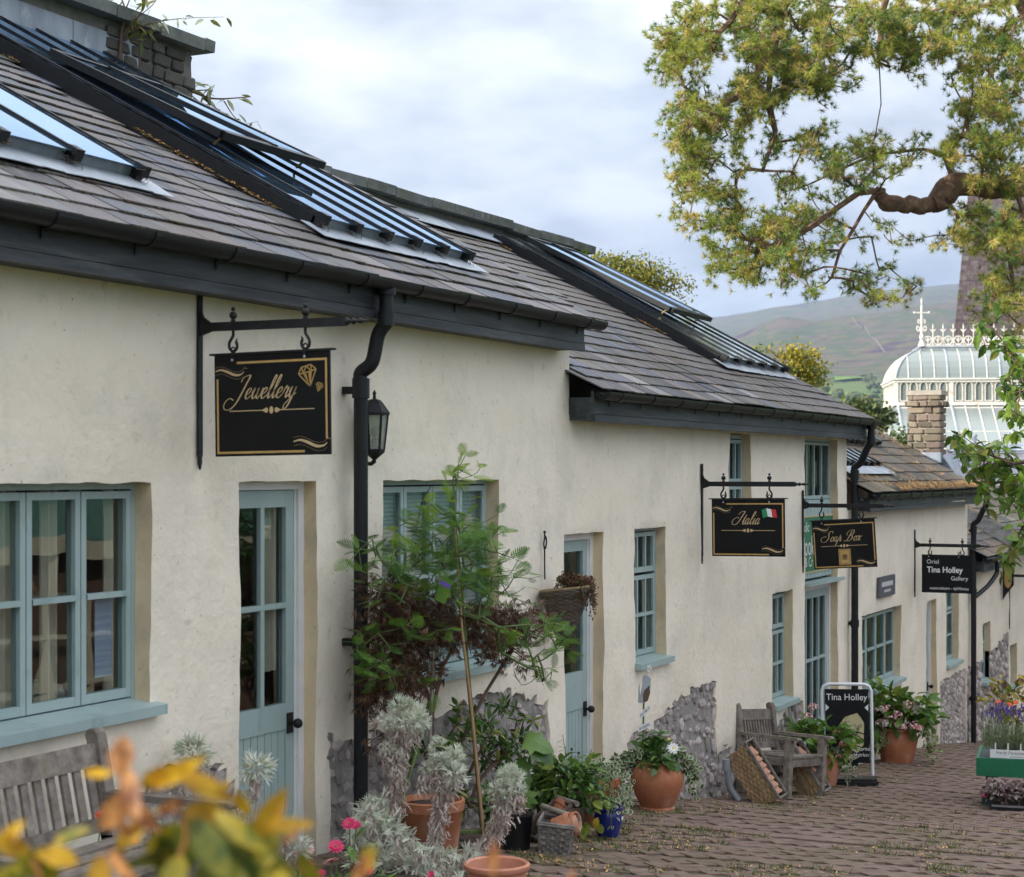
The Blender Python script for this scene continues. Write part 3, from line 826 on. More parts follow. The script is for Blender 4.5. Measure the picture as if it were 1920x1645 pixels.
        for (x, z, r) in placed:
            me = R.choice(STONES)
            W = Matrix.Translation((x, .028, z)) @ Matrix.Rotation(R.uniform(-.5, .5) + (1.4 if R.random() < .2 else 0), 4, 'Y') @ Matrix.Diagonal((r * R.uniform(.9, 1.45), r * R.uniform(.34, .6), r * R.uniform(.55, 1.0), 1))
            inst('stone', me, rub, W)
    return wall
def stone_mesh(seed, m_='stone', n=(7, 5)):
    rr = random.Random(seed); mb = MB()
    nu, nv = n
    for j in range(nv + 1):
        t = math.pi * j / nv
        for k in range(nu):
            a = 2 * math.pi * k / nu
            p = Vector((math.sin(t) * math.cos(a), math.sin(t) * math.sin(a), -math.cos(t)))
            f = 1 / max(abs(p.x), abs(p.y), abs(p.z)) ** (.9 if 'chim' in m_ else .5)
            q = p * f * (.82 + .34 * noise.noise(p * 1.3 + Vector((seed * 3.1, 0, 0))))
            mb.v.append(tuple(q))
    for j in range(nv):
        for k in range(nu):
            a = j * nu + k; b_ = j * nu + (k + 1) % nu
            mb.f.append((a, b_, b_ + nu, a + nu)); mb.m.append(0)
    return mesh_from('stone', mb, m_)
STONES = [stone_mesh(i) for i in range(9)]
import bmesh
def block_mesh(seed, mn='chimney_stone'):
    rr = random.Random(seed); bm = bmesh.new(); bmesh.ops.create_cube(bm, size=1.9)
    for v in bm.verts: v.co += Vector((rr.uniform(-.14, .14), rr.uniform(-.14, .14), rr.uniform(-.14, .14)))
    bmesh.ops.bevel(bm, geom=bm.edges[:], offset=.24, segments=1, affect='EDGES')
    me = bpy.data.meshes.new('stone'); bm.to_mesh(me); bm.free(); me.materials.append(MATS[mn]); return me
CH_STONES = [block_mesh(i + 40) for i in range(8)]
DK_STONES = [block_mesh(i + 60, 'stone_dark') for i in range(8)]

# ---------------------------------------------------------------- joinery
def rect_ring(mb, x0, x1, z0, z1, wv, wt, wb, y0, y1):
    mb.box(x0, x0 + wv, y0, y1, z0, z1); mb.box(x1 - wv, x1, y0, y1, z0, z1)
    mb.box(x0 + wv, x1 - wv, y0 + .0015, y1, z1 - wt, z1); mb.box(x0 + wv, x1 - wv, y0 + .0015, y1, z0, z0 + wb)
def window(parent, o, panels, rows, sill=True, transom=None, yf=.095, glass='glass', fw=.036, cw=.034, sub=1):
    """outer frame mesh 'window' with casements, panes and a projecting sill as its parts.
    rows: heights of glazing bars as fractions; transom: fraction where a top light starts"""
    x0, x1, z0, z1 = o
    mb = MB(); rect_ring(mb, x0 - .004, x1 + .004, z0 - .004, z1 + .006, fw, fw, fw, yf, yf + .075)
    ix0, ix1, iz0, iz1 = x0 + fw, x1 - fw, z0 + fw, z1 - fw
    win = obj('window', mb, 'teal', parent)
    bands = [(iz0, iz1, rows)]
    if transom is not None:
        zt = iz0 + (iz1 - iz0) * transom
        bands = [(iz0, zt - .008, rows), (zt + .008, iz1, [])]
    pw = (ix1 - ix0) / panels
    for (b0, b1, rws) in bands:
        for p in range(panels):
            a, c = ix0 + pw * p + .004, ix0 + pw * (p + 1) - .004
            cm = MB(); rect_ring(cm, a, c, b0 + .004, b1 - .004, cw, cw, cw * 1.25, yf - .004, yf + .045)
            gx0, gx1, gz0, gz1 = a + cw, c - cw, b0 + .004 + cw * 1.25, b1 - .004 - cw
            for fr_ in rws: 
                zz = gz0 + (gz1 - gz0) * fr_
                cm.bar((gx0, yf + .005, zz), (gx1, yf + .005, zz), .034, .026)
                cm.bar((gx0, yf - .004, zz), (gx1, yf - .004, zz), .012, .014)
            for s in range(1, sub):
                xx = gx0 + (gx1 - gx0) * s / sub
                cm.bar((xx, yf + .004, gz0), (xx, yf + .004, gz1), .024, .024, up=(0, 1, 0))
            obj('casement', cm, 'teal', win)
            zs = [gz0] + [gz0 + (gz1 - gz0) * f_ for f_ in rws] + [gz1]
            xs_ = [gx0 + (gx1 - gx0) * s / sub for s in range(sub + 1)]
            for q in range(len(zs) - 1):
                for s in range(sub):
                    pm_ = MB(); t = R.uniform(-.006, .006); t2 = R.uniform(-.004, .004)
                    pm_.prism([(xs_[s], yf + .017 + t, zs[q]), (xs_[s + 1], yf + .017 - t, zs[q]), (xs_[s + 1], yf + .017 - t + t2, zs[q + 1]), (xs_[s], yf + .017 + t + t2, zs[q + 1])], (0, .004, 0))
                    obj('pane', pm_, glass, win)
    if sill:
        sm = MB(); ov = .05
        sm.prism([(x0 - .02, -.055, z0 - .045), (x0 - .02, -.055, z0 + .002), (x0 - .02, yf + .02, z0 + .028), (x0 - .02, yf + .02, z0 - .045)], (x1 - x0 + .02 + ov, 0, 0))
        obj('sill', sm, 'teal', win)
    return win
def door(parent, o, cols, rows, glz, plank_top, y0=.085, floor=None, jamb=.055):
    """ledged plank door with glazed top in a white frame; glz = (z0, z1) of the glazing"""
    x0, x1, z0, z1 = o
    zf = floor
    mb = MB()
    mb.box(x0 - .004, x0 + jamb, y0, y0 + .1, zf - .1, z1 + .004); mb.box(x1 - jamb, x1 + .004, y0, y0 + .1, zf - .1, z1 + .004)
    mb.box(x0 + jamb, x1 - jamb, y0 + .002, y0 + .1, z1 - jamb, z1 + .004)
    mb.box(x1 - jamb - .014, x1 - jamb, y0 + .018, y0 + .1, zf - .1, z1 - jamb)
    dr = obj('door', mb, 'white_paint', parent)
    a, c, t = x0 + jamb + .003, x1 - jamb - .018, z1 - jamb - .004
    yl = y0 + .022
    lf = MB(); st = .075
    lf.box(a, a + st, yl, yl + .045, zf, t); lf.box(c - st, c, yl, yl + .045, zf, t)
    lf.box(a + st, c - st, yl + .001, yl + .045, glz[1], t); lf.box(a + st, c - st, yl + .001, yl + .045, plank_top, glz[0])
    gx0, gx1 = a + st, c - st
    for i in range(1, cols):
        xx = gx0 + (gx1 - gx0) * i / cols; lf.bar((xx, yl + .012, glz[0]), (xx, yl + .012, glz[1]), .034, .028, up=(0, 1, 0))
    for i in range(1, rows):
        zz = glz[0] + (glz[1] - glz[0]) * i / rows; lf.bar((gx0, yl + .012, zz), (gx1, yl + .012, zz), .034, .028)
        lf.bar((gx0, yl + .0, zz), (gx1, yl + .0, zz), .012, .014)
    lf.box(a + st, c - st, yl + .028, yl + .045, zf, plank_top)
    obj('leaf_frame', lf, 'teal', dr)
    n = 7
    for i in range(n):
        w_ = (gx1 - gx0) / n; pb = MB(); pb.box(gx0 + i * w_ + .003, gx0 + (i + 1) * w_ - .003, yl + .008, yl + .0275, zf + .002, plank_top - .002)
        obj('plank', pb, 'teal', dr)
    for i in range(cols):
        for j in range(rows):
            pm_ = MB(); t_ = R.uniform(-.006, .006)
            xa, xb = gx0 + (gx1 - gx0) * i / cols, gx0 + (gx1 - gx0) * (i + 1) / cols
            za, zb = glz[0] + (glz[1] - glz[0]) * j / rows, glz[0] + (glz[1] - glz[0]) * (j + 1) / rows
            pm_.prism([(xa, yl + .02 + t_, za), (xb, yl + .02 - t_, za), (xb, yl + .02 - t_, zb), (xa, yl + .02 + t_, zb)], (0, .004, 0))
            obj('pane', pm_, 'glass', dr)
    kb = MB(); kx, kz = c - .042, zf + .75
    kb.box(kx - .028, kx + .028, yl - .008, yl - .001, kz - .055, kz + .055)
    kb.tube([(kx, yl - .008, kz), (kx, yl - .04, kz)], .011, 8); kb.ball((kx, yl - .055, kz), .027, 10)
    obj('knob', kb, 'iron', dr, True)
    return dr

# ---------------------------------------------------------------- roofs
def roof_pt(x, v, y0, z0, off=0.0):
    """v metres up the slope from the eaves edge, off metres proud of the deck"""
    return Vector((x, y0 + v * math.cos(PITCH) - off * math.sin(PITCH), z0 + v * math.sin(PITCH) + off * math.cos(PITCH)))
SLATE_L, SLATE_T = .40, .009
def slate_geo(mb, M, w_=.30, rag=0):
    h = SLATE_T
    vs = [(-w_ / 2, 0, 0), (w_ / 2, 0, 0), (w_ / 2, SLATE_L, 0), (-w_ / 2, SLATE_L, 0)]
    rr = random.Random(rag)
    pts = [(-w_ / 2, rr.uniform(0, .008), 0), (-w_ / 6, rr.uniform(-.004, .006), 0), (w_ / 5, rr.uniform(-.004, .006), 0), (w_ / 2, rr.uniform(0, .010), 0), (w_ / 2 - .002, SLATE_L, 0), (-w_ / 2 + .002, SLATE_L, 0)]
    vv = [M @ Vector(p) for p in pts] + [M @ Vector((p[0], p[1], h)) for p in pts]
    mb.add(vv, [(6, 7, 8, 9, 10, 11), (5, 4, 3, 2, 1, 0)] + [(i, (i + 1) % 6, (i + 1) % 6 + 6, i + 6) for i in range(6)])
SL_ME = {}
def slate_roof(parent, y0, z0, x0, x1, vmax, clip, matn='slate', expo=.195, wid=.25, holes=(), limit=290, mossy=.5):
    """deck mesh 'roof' and its slates; clip(x, v) tells whether the roof exists there"""
    if matn not in SL_ME:
        L_ = []
        for s in range(6):
            q = MB(); slate_geo(q, Matrix.Identity(4), 1.0, s); L_.append(mesh_from('slate', q, matn))
        SL_ME[matn] = L_
    dk = MB(); nx = max(2, int((x1 - x0) / .25)); nv = max(2, int(vmax / .2))
    for i in range(nx):
        for k in range(nv):
            xa, xb = x0 + (x1 - x0) * i / nx, x0 + (x1 - x0) * (i + 1) / nx; va, vb = vmax * k / nv, vmax * (k + 1) / nv
            if clip((xa + xb) / 2, (va + vb) / 2):
                dk.add([roof_pt(xa, va, y0, z0, -.02), roof_pt(xb, va, y0, z0, -.02), roof_pt(xb, vb, y0, z0, -.02), roof_pt(xa, vb, y0, z0, -.02)], [(0, 1, 2, 3)])
    rf = obj('roof', dk, 'black_wood', parent)
    rows = int(vmax / expo) + 1
    S = []
    for k in range(rows):
        v = k * expo + .018
        x = x0 + (wid / 2 if k % 2 else 0) - .02
        while x < x1:
            w_ = wid * R.uniform(.82, 1.18) * (1.12 if k < 4 else .95)
            xc = x + w_ / 2
            if xc + w_ * .3 < x1 and clip(xc, v + .12) and not any(h[0] < xc < h[1] and h[2] < v + .11 < h[3] for h in holes):
                tilt = math.atan(SLATE_T * 1.3 / expo)
                sag = .012 * nz3(xc * .8, v * .8, 11)
                M = Matrix.Translation(roof_pt(xc, v + R.uniform(-.008, .008), y0, z0, .010 + sag + R.uniform(0, .003))) @ Matrix.Rotation(PITCH - tilt + R.uniform(-.006, .006), 4, 'X') @ \
                    Matrix.Rotation(R.uniform(-.012, .012), 4, 'Z')
                c_ = M @ Vector((0, .11, 0)); px, py = to_px(c_)
                S.append((depth(c_), -30 < px < 1950 and -30 < py < 1700, M, w_ - .006))
            x += w_
    S.sort(key=lambda s: (not s[1], s[0]))
    joined = MB()
    for n_, (d_, vis, M, w_) in enumerate(S):
        if vis and n_ < limit:
            inst('slate', R.choice(SL_ME[matn]), rf, M @ Matrix.Diagonal((w_, 1, 1, 1)))
        else: slate_geo(joined, M, w_, n_)
    if joined.f: obj('slate_courses', joined, matn, rf, kind='stuff')
    # moss and grit along the slate tails
    ms = MB()
    for (d_, vis, M, w_) in S:
        if not vis: continue
        for _ in range(int(16 * mossy) + 1):
            u = R.uniform(-w_ / 2, w_ / 2); s_ = R.uniform(.003, .009) * (1.5 if R.random() < .1 else 1)
            if nz3(M.translation.x * 1.7 + u * 3, M.translation.z * 3, 3) < -.15: continue
            p = M @ Vector((u, -.002, SLATE_T * .4))
            ms.ball(p, s_, 3, R.randrange(2), (2.2, .8, .7))
    if ms.f: obj('moss', ms, ['moss', 'dirt'], rf, kind='stuff')
    return rf
def skylight(parent, x0, x1, v0, v1, y0, z0, bars, up=.10, glass='skylight_glass', rail=.05, apron=True, dirty=False):
    """patent-glazing rooflight: upstand kerb, bars running up the slope, panes between, lead apron below"""
    P = lambda x, v, o: roof_pt(x, v, y0, z0, o)
    k = MB()
    def slab(xa, xb, va, vb, oa, ob, mb):
        mb.prism([P(xa, va, oa), P(xb, va, oa), P(xb, vb, oa), P(xa, vb, oa)], P(0, 0, ob) - P(0, 0, oa))
    slab(x0, x0 + .05, v0, v1, .0, up, k); slab(x1 - .05, x1, v0, v1, .0, up, k)
    slab(x0 + .05, x1 - .05, v1 - .05, v1, .0, up, k); slab(x0 + .05, x1 - .05, v0 + .06, v0 + .1, .0, up - .02, k)
    sk = obj('skylight', k, 'gutter_black', parent)
    xs_ = [x0 + .025 + (x1 - x0 - .05) * i / bars for i in range(bars + 1)]
    for i, xx in enumerate(xs_):
        b_ = MB(); slab(xx - .010, xx + .010, v0 - .02, v1 - .02, up + .0125, up + .024, b_); slab(xx - .027, xx + .027, v0 - .03, v0 + .035, up - .03, up + .030, b_)
        obj('glazing_bar', b_, 'gutter_black', sk)
    for i in range(bars):
        g = MB(); slab(xs_[i] + .012, xs_[i + 1] - .012, v0 + R.uniform(-.01, .0), v1 - .05, up + .006, up + .012, g)
        obj('pane', g, glass, sk)
    if apron:
        a = MB()
        n = 14
        for i in range(n):
            xa, xb = x0 - .10 + (x1 - x0 + .22) * i / n, x0 - .10 + (x1 - x0 + .22) * (i + 1) / n
            va, vb = v0 - .13 + R.uniform(-.012, .012), v0 + .06
            o1, o2 = .034 + .006 * nz3(xa * 9, 1), .034 + .006 * nz3(xb * 9, 1)
            a.prism([P(xa, va, o1), P(xb, va, o2), P(xb, vb, o2 + .01), P(xa, vb, o1 + .01)], P(0, 0, .004) - P(0, 0, 0))
        obj('lead_apron', a, 'lead_pale', sk)
        f_ = MB(); slab(x0, x1, v0 + .04, v0 + .058, .03, up - .01, f_); obj('lead_upstand', f_, 'lead', sk)
        d_ = MB()
        for i in range(bars + 1):
            for _ in range(26):
                q = P(xs_[i] + R.gauss(0, .03), v0 + R.uniform(-.05, .05), up - .03 + R.gauss(0, .02))
                e_ = q + Vector((R.gauss(0, .03), R.gauss(0, .02), R.gauss(-.01, .02))); d_.tube([q, e_], .0016, 3, caps=False)
        obj('twig_litter', d_, 'twig', sk, kind='stuff')
    # dead needles caught along the kerb
    dn = MB()
    for _ in range(int(1500 * (v1 - v0) / 3)):
        v = R.uniform(v0, v1); s_ = -1 if R.random() < .8 else 1
        if nz3(v * 2.1, x0 * 3) < -.12: continue
        q = P((x0 if s_ < 0 else x1) + s_ * abs(R.gauss(0, .035)), v, .022 + R.uniform(0, .012)); a_ = R.uniform(0, 6.3)
        e_ = Vector((math.cos(a_), math.sin(a_) * math.cos(PITCH), math.sin(a_) * math.sin(PITCH))) * R.uniform(.02, .045); dn.add([q, q + e_ + Vector((0, 0, .004)), q + e_ * .5 + Vector((-e_.y, e_.x, 0)) * .16 + Vector((0, 0, .006))], [(0, 1, 2)], R.choice((0, 0, 1)))
    obj('needle_drift', dn, ['dead_needles', 'moss'], sk, kind='stuff')
    return sk
def eaves(parent, x0, x1, zf0, zf1, ov=.2, left_cap=False, gut=(None, None), brackets=.62, joints=1.9):
    """two-board fascia, soffit, half-round gutter with brackets and unions; zf0..zf1 height of the fascia"""
    zm = zf0 + (zf1 - zf0) * .36
    fb = MB(); fb.box(x0, x1, -ov, -ov + .025, zm + .004, zf1 + .075); fb.box(x0, x1, -ov - .006, -ov + .022, zf0, zm)
    fb.box(x0 + .002, x1 - .002, -ov + .025, -.002, zf0 + .012, zf0 + .028)
    fb.box(x1 - .022, x1 - .002, -ov + .026, .0, zf0 + .03, zf1 - .01)
    if left_cap: fb.box(x0 + .001, x0 + .022, -ov + .026, -.002, zf0 + .03, zf1 + .03)
    fa = obj('fascia', fb, 'black_wood', parent)
    r = .058; g0, g1 = gut[0] if gut[0] is not None else x0 - .02, gut[1] if gut[1] is not None else x1 + .10
    zc_ = zf1 + .066; yc = -ov - .078
    gm = MB(); n = 10
    for (rr, flip) in ((r, False), (r - .006, True)):
        o = len(gm.v)
        for x in (g0, g1):
            for k in range(n + 1):
                a = math.pi + math.pi * k / n
                gm.v.append((x, yc + rr * math.cos(a), zc_ + rr * math.sin(a)))
        for k in range(n):
            f_ = (o + k, o + k + 1, o + n + 1 + k + 1, o + n + 1 + k)
            gm.f.append(f_[::-1] if flip else f_); gm.m.append(0)
    for x in (g0, g1):
        vs = [(x, yc + r * math.cos(math.pi + math.pi * k / n), zc_ + r * math.sin(math.pi + math.pi * k / n)) for k in range(n + 1)]
        gm.add(vs, [tuple(range(n + 1))])
    gt = obj('gutter', gm, 'gutter_black', parent, True)
    x = g0 + .3; k_ = 0
    while x < g1 - .05:
        c = MB(); w_ = .022 if k_ % 3 else .055
        for k in range(n):
            a0, a1 = math.pi + math.pi * k / n, math.pi + math.pi * (k + 1) / n; ro = r + .006
            c.prism([(x - w_, yc + ro * math.cos(a0), zc_ + ro * math.sin(a0)), (x - w_, yc + ro * math.cos(a1), zc_ + ro * math.sin(a1)),
                     (x - w_, yc + (r + .0005) * math.cos(a1), zc_ + (r + .0005) * math.sin(a1)), (x - w_, yc + (r + .0005) * math.cos(a0), zc_ + (r + .0005) * math.sin(a0))], (2 * w_, 0, 0))
        c.box(x - .009, x + .009, -ov - .012, -ov - .0065, zf1 - .03, zf1 + .03)
        obj('gutter_bracket', c, 'gutter_black', gt, True)
        x += brackets; k_ += 1
    return fa
def downpipe(parent, x, zt, zb, ov=.2, off=.075, r=.040, collars=(), dx=0.0, ytop=None):
    """swan-neck from the gutter outlet back to the wall, then straight down with socket collars"""
    yo = -ov - .062 if ytop is None else ytop
    mb = MB()
    pts = crom([(x + dx, yo, zt), (x + dx, yo, zt - .14), (x + dx, yo, zt - .18), (x + dx * .8, yo + .05, zt - .25), (x + dx * .2, -off - .07, zt - .40), (x, -off, zt - .46), (x, -off, zt - .52), (x, -off, zt - .62)], 5)
    mb.tube(pts, r, 14)
    mb.tube([(x, -off, zt - .62), (x, -off, zb)], r, 14)
    dp = obj('downpipe', mb, 'gutter_black', parent, True)
    segs = [((x + dx, yo, zt - .12), (x + dx, yo, zt - .20), .008), ((x + dx, yo, zt - .03), (x + dx, yo, zt + .02), .014), ((x, -off, zt - .49), (x, -off, zt - .60), .009)]
    for z in list(collars) + [None]:
        if z is not None: segs.append(((x, -off, z - .04), (x, -off, z + .04), .009))
        zc_ = z if z is not None else zt - .555
        cl = MB(); cl.box(x - .028, x + .028, -off + r - .012, -.004, zc_ - .02, zc_ + .02); obj('wall_clip', cl, 'gutter_black', dp)
    for a, b_, e_ in segs:
        cs = MB(); cs.tube([a, b_], r + e_, 14); obj('collar', cs, 'gutter_black', dp, True)
    return dp
# ---------------------------------------------------------------- the four cottages
def shell(parent, x0, x1, ztop, zfloor, yb=WALL_Y, top=None):
    """back and party walls and floor of the rooms behind the glass"""
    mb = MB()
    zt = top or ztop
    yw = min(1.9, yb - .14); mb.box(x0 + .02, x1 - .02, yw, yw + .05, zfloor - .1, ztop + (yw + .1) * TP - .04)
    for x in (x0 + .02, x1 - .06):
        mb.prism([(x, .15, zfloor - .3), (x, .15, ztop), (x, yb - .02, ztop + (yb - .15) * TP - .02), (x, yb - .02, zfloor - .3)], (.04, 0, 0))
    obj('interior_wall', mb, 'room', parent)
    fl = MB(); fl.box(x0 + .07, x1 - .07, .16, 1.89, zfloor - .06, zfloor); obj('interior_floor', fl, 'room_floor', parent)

Y0 = -.30                                  # eaves edge of the slates
ZA, ZB, ZC = 3.10, 2.62, 1.80
# --- A: the jewellery shop
A = thing('cottage', 'cream rendered cottage with the wide left window and long blue rooflight, highest up the street', 'cottage', (0, .0, gz(0)), group='cottages along the street')
front_wall(A, -6.5, 3.18, 2.96)
shell(A, -6.5, 3.3, 2.9, .1)
obj_a_end = MB()
obj_a_end.prism([(3.182, .0, 2.3), (3.182, .0, 2.96), (3.182, WALL_Y, 2.96 + (WALL_Y + .1) * TP), (3.182, WALL_Y, 2.3)], (.25, 0, 0))
obj('gable_end', obj_a_end, 'plaster', A)
window(A, WIN1, 4, [.5]); w2 = window(A, WIN2, 4, [.5])
door(A, DOOR1, 2, 2, (.80, 1.86), .66, floor=-.06)
SKA = (.42, 2.32, .66, 4.15); SKA2 = (-3.2, -1.12, .74, 2.35)
slate_roof(A, Y0, ZA, -4.6, 3.50, 4.12, lambda x, v: True, holes=[(SKA[0] - .02, SKA[1] + .02, SKA[2] + .1, 9), (SKA2[0], SKA2[1], SKA2[2] + .1, SKA2[3] - .05)], wid=.29)
eaves(A, -6.5, 3.24, 2.90, 3.045, gut=(-6.5, 3.36))
skA = skylight(A, *SKA, Y0, ZA, 5)
skylight(A, *SKA2, Y0, ZA, 4)
# its opening vent, propped up above the glazing
def vent(parent, x0, x1, v0, v1, y0, z0, lift0, lift1):
    P = lambda x, v, o: roof_pt(x, v, y0, z0, o)
    mb = MB(); t = .05
    def rail(a, b_, w_):
        mb.bar(a, b_, w_, t, up=(0, -math.sin(PITCH), math.cos(PITCH)))
    rail(P(x0, v0, lift0), P(x0, v1, lift1), .05); rail(P(x1, v0, lift0), P(x1, v1, lift1), .05)
    rail(P(x0, v0, lift0), P(x1, v0, lift0), .07); rail(P(x0, v1, lift1), P(x1, v1, lift1), .05); rail(P((x0 + x1) / 2, v0, lift0 + .01), P((x0 + x1) / 2, v1, lift1 + .01), .05)
    vt = obj('vent_sash', mb, 'gutter_black', parent)
    for a, c in ((x0 + .03, (x0 + x1) / 2 - .03), ((x0 + x1) / 2 + .03, x1 - .03)):
        g = MB(); g.prism([P(a, v0 + .04, lift0 + .012), P(c, v0 + .04, lift0 + .012), P(c, v1 - .03, lift1 + .012), P(a, v1 - .03, lift1 + .012)], P(0, 0, .006) - P(0, 0, 0))
        obj('vent_pane', g, 'skylight_glass', parent)
    s_ = MB()
    for x in (x0 + .1, x1 - .1): s_.tube([P(x, v0 + .1, .13), P(x, v0 + .05, lift0)], .008, 6)
    obj('vent_stay', s_, 'gold', parent)
vent(skA, .62, 1.75, 1.66, 3.1, Y0, ZA, .22, .15)
downpipe(A, .28, 3.06, -.02, off=.11, dx=.02, collars=(1.1,))
# --- B: the middle cottage
B = thing('cottage', 'cream rendered cottage with the lower slate roof between the wall basket and the tall downpipe', 'cottage', (6, 0, gz(6)), group='cottages along the street')
front_wall(B, 3.18, 11.18, 2.46)
shell(B, 3.3, 11.16, 2.4, -1.0)
bc = MB(); bc.prism([(11.14, .0, -1.6), (11.14, .0, 2.46), (11.14, WALL_Y, 2.46 + WALL_Y * TP), (11.14, WALL_Y, -1.6)], (.037, 0, 0)); obj('gable_end', bc, 'plaster', B)
door(B, DOOR2, 1, 2, (.56, 1.46), .28, floor=-.48)
window(B, WIN3, 1, [.5], transom=.66, sub=3); window(B, UPW, 1, [.5], transom=.55, sub=3, sill=False); window(B, WIN4, 1, [.5], transom=.66, sub=3)
# the tall glazed recess: landing window, fascia board, ledge, glazed double door
window(B, (9.54, 10.84, 1.72, 2.405), 1, [], sub=4, sill=False, fw=.035, cw=.03)
pn = MB(); pn.box(9.545, 10.836, .075, .16, .92, 1.72)
fp = obj('panelling', pn, 'teal', B)
for i in range(9):
    q = MB(); q.box(9.56 + i * .14, 9.56 + i * .14 + .132, .066, .0748, .925, 1.70); obj('board', q, 'teal', fp)
lg = MB(); lg.box(9.545, 10.9, -.06, .16, .86, .895); obj('ledge', lg, 'teal', B)
door(B, (9.54, 10.84, -1.4, .86), 4, 2, (-.62, .70), -.76, floor=-1.2, jamb=.07)
SKB = (8.55, 10.72, 1.02, 3.92)
slate_roof(B, Y0, ZB, 3.37, 11.34, 4.12, lambda x, v: not (x < 3.56 and v > 1.2), wid=.27, holes=[(SKB[0], SKB[1], SKB[2] + .1, SKB[3] - .05)])
eaves(B, 3.42, 11.30, 2.41, 2.555, left_cap=True, gut=(3.40, 11.48))
skB = skylight(B, *SKB, Y0, ZB, 5, glass='skylight_glass_dirty')
vent(skB, 9.05, 10.3, 1.95, 3.78, Y0, ZB, .22, .17)
downpipe(B, 11.28, 2.56, gz(11.3), off=.07, dx=-.02, collars=(.35,))
# --- C: the gallery
C = thing('cottage', 'cream rendered gallery cottage with the low needle-strewn roof and stone chimney', 'cottage', (15, 0, gz(15)), group='cottages along the street')
front_wall(C, 11.18, 18.06, 1.62, .075)
shell(C, 11.2, 18.04, 1.55, -1.75, yb=1.25)
cg = MB(); cg.prism([(18.02, .0, -2.2), (18.02, .0, 1.62), (18.02, 1.3, 1.62 + 1.3 * TP), (18.02, 1.3, -2.2)], (.037, 0, 0)); obj('gable_end', cg, 'plaster', C)
window(C, WIN5, 4, [.5], sub=1); window(C, WIN6, 1, [.5], transom=.62, sub=2)
door(C, DOOR4, 1, 2, (-.7, .18), -.9, floor=-1.62)
slate_roof(C, Y0, ZC, 11.26, 17.92, 1.9, lambda x, v: v < 1.9, matn='slate_old', wid=.34, expo=.24, mossy=.8)
eaves(C, 11.45, 17.95, 1.59, 1.73, left_cap=True, gut=(11.4, 18.05))
skylight(C, 12.0, 13.55, .62, 1.0, Y0, ZC, 5, up=.07, glass='skylight_glass_dirty', apron=False)
skylight(C, 14.1, 15.9, 1.25, 1.85, Y0, ZC, 6, up=.07, glass='skylight_glass_dirty', apron=False)
la = MB(); la.prism([roof_pt(11.5, .40, Y0, ZC, .04), roof_pt(13.7, .40, Y0, ZC, .04), roof_pt(13.7, .58, Y0, ZC, .045), roof_pt(11.5, .58, Y0, ZC, .045)], (0, -.002, .004)); obj('lead_apron', la, 'lead_pale', C)
dn = MB()
for _ in range(5200):
    x = R.uniform(11.4, 17.9); v = abs(R.gauss(0, .07)) if R.random() < .42 else R.uniform(0, 1.85)
    band = v < .12 and x > 12.4
    if not band and nz3(x * .9, v * 2.2, 5) + .5 * nz3(x * 4, v * 1.5, 2) < .16: continue
    q = roof_pt(x, v, Y0, ZC, .05 + R.uniform(0, .012)); a_ = R.uniform(0, 6.3); l = R.uniform(.05, .10)
    e_ = Vector((math.cos(a_), math.sin(a_) * math.cos(PITCH), math.sin(a_) * math.sin(PITCH))) * l
    s_ = Vector((-e_.y, e_.x, 0)).normalized() * .006
    dn.add([q - s_, q + s_, q + e_ + Vector((0, 0, .012))], [(0, 1, 2)], 0 if R.random() < .8 else 1)
obj('needle_drift', dn, ['dead_needles', 'straw'], C, kind='stuff')
downpipe(C, 18.2, 1.74, gz(18.3), off=.07, dx=-.02, collars=(.28, -1.3))
# --- D: the lower cottage beyond, and its roof
D = thing('cottage', 'cream rendered cottage with stone base at the far end, under the overhanging branch', 'cottage', (21, 0, gz(21)), group='cottages along the street')
front_wall(D, 18.06, 26.5, .95, .085)
shell(D, 18.1, 26.4, .9, -2.6, yb=1.6)
window(D, WIN7, 1, [.5], transom=.6, sub=2); window(D, WIN8, 1, [.5], transom=.6, sub=2)
slate_roof(D, Y0, .78, 18.15, 20.6, 2.0, lambda x, v: True, matn='slate_old', wid=.3, expo=.2, mossy=.6, limit=120)
eaves(D, 18.3, 20.55, .56, .70, left_cap=True, gut=(18.3, 20.8))
dg = MB(); dg.prism([(20.6, -.02, .4), (20.6, -.02, .88), (20.6, 1.1, 1.48), (20.6, 1.4, 1.5), (20.6, 1.4, .4)], (5.9, 0, 0)); obj('upper_wall', dg, 'plaster', D)
slate_roof(D, -.62, .86, 20.75, 26.5, 2.4, lambda x, v: True, matn='slate_old', wid=.34, expo=.24, mossy=.6, limit=60)
bb = MB()
for (xx, w_) in ((20.66, .05), (20.86, .05)):
    bb.prism([(xx, -.66, .60), (xx, -.66, .84), (xx, 1.45, .84 + 2.11 * TP), (xx, 1.45, .58 + 2.11 * TP)], (w_, 0, 0))
obj('bargeboard', bb, 'black_wood', D)
dp = MB(); dp.tube(crom([(19.0, -.27, .75), (19.0, -.27, .58), (18.98, -.26, .50), (18.72, -.20, .36), (18.45, -.13, .26), (18.25, -.08, .20)], 5), .034, 12); obj('downpipe', dp, 'gutter_black', D, True)

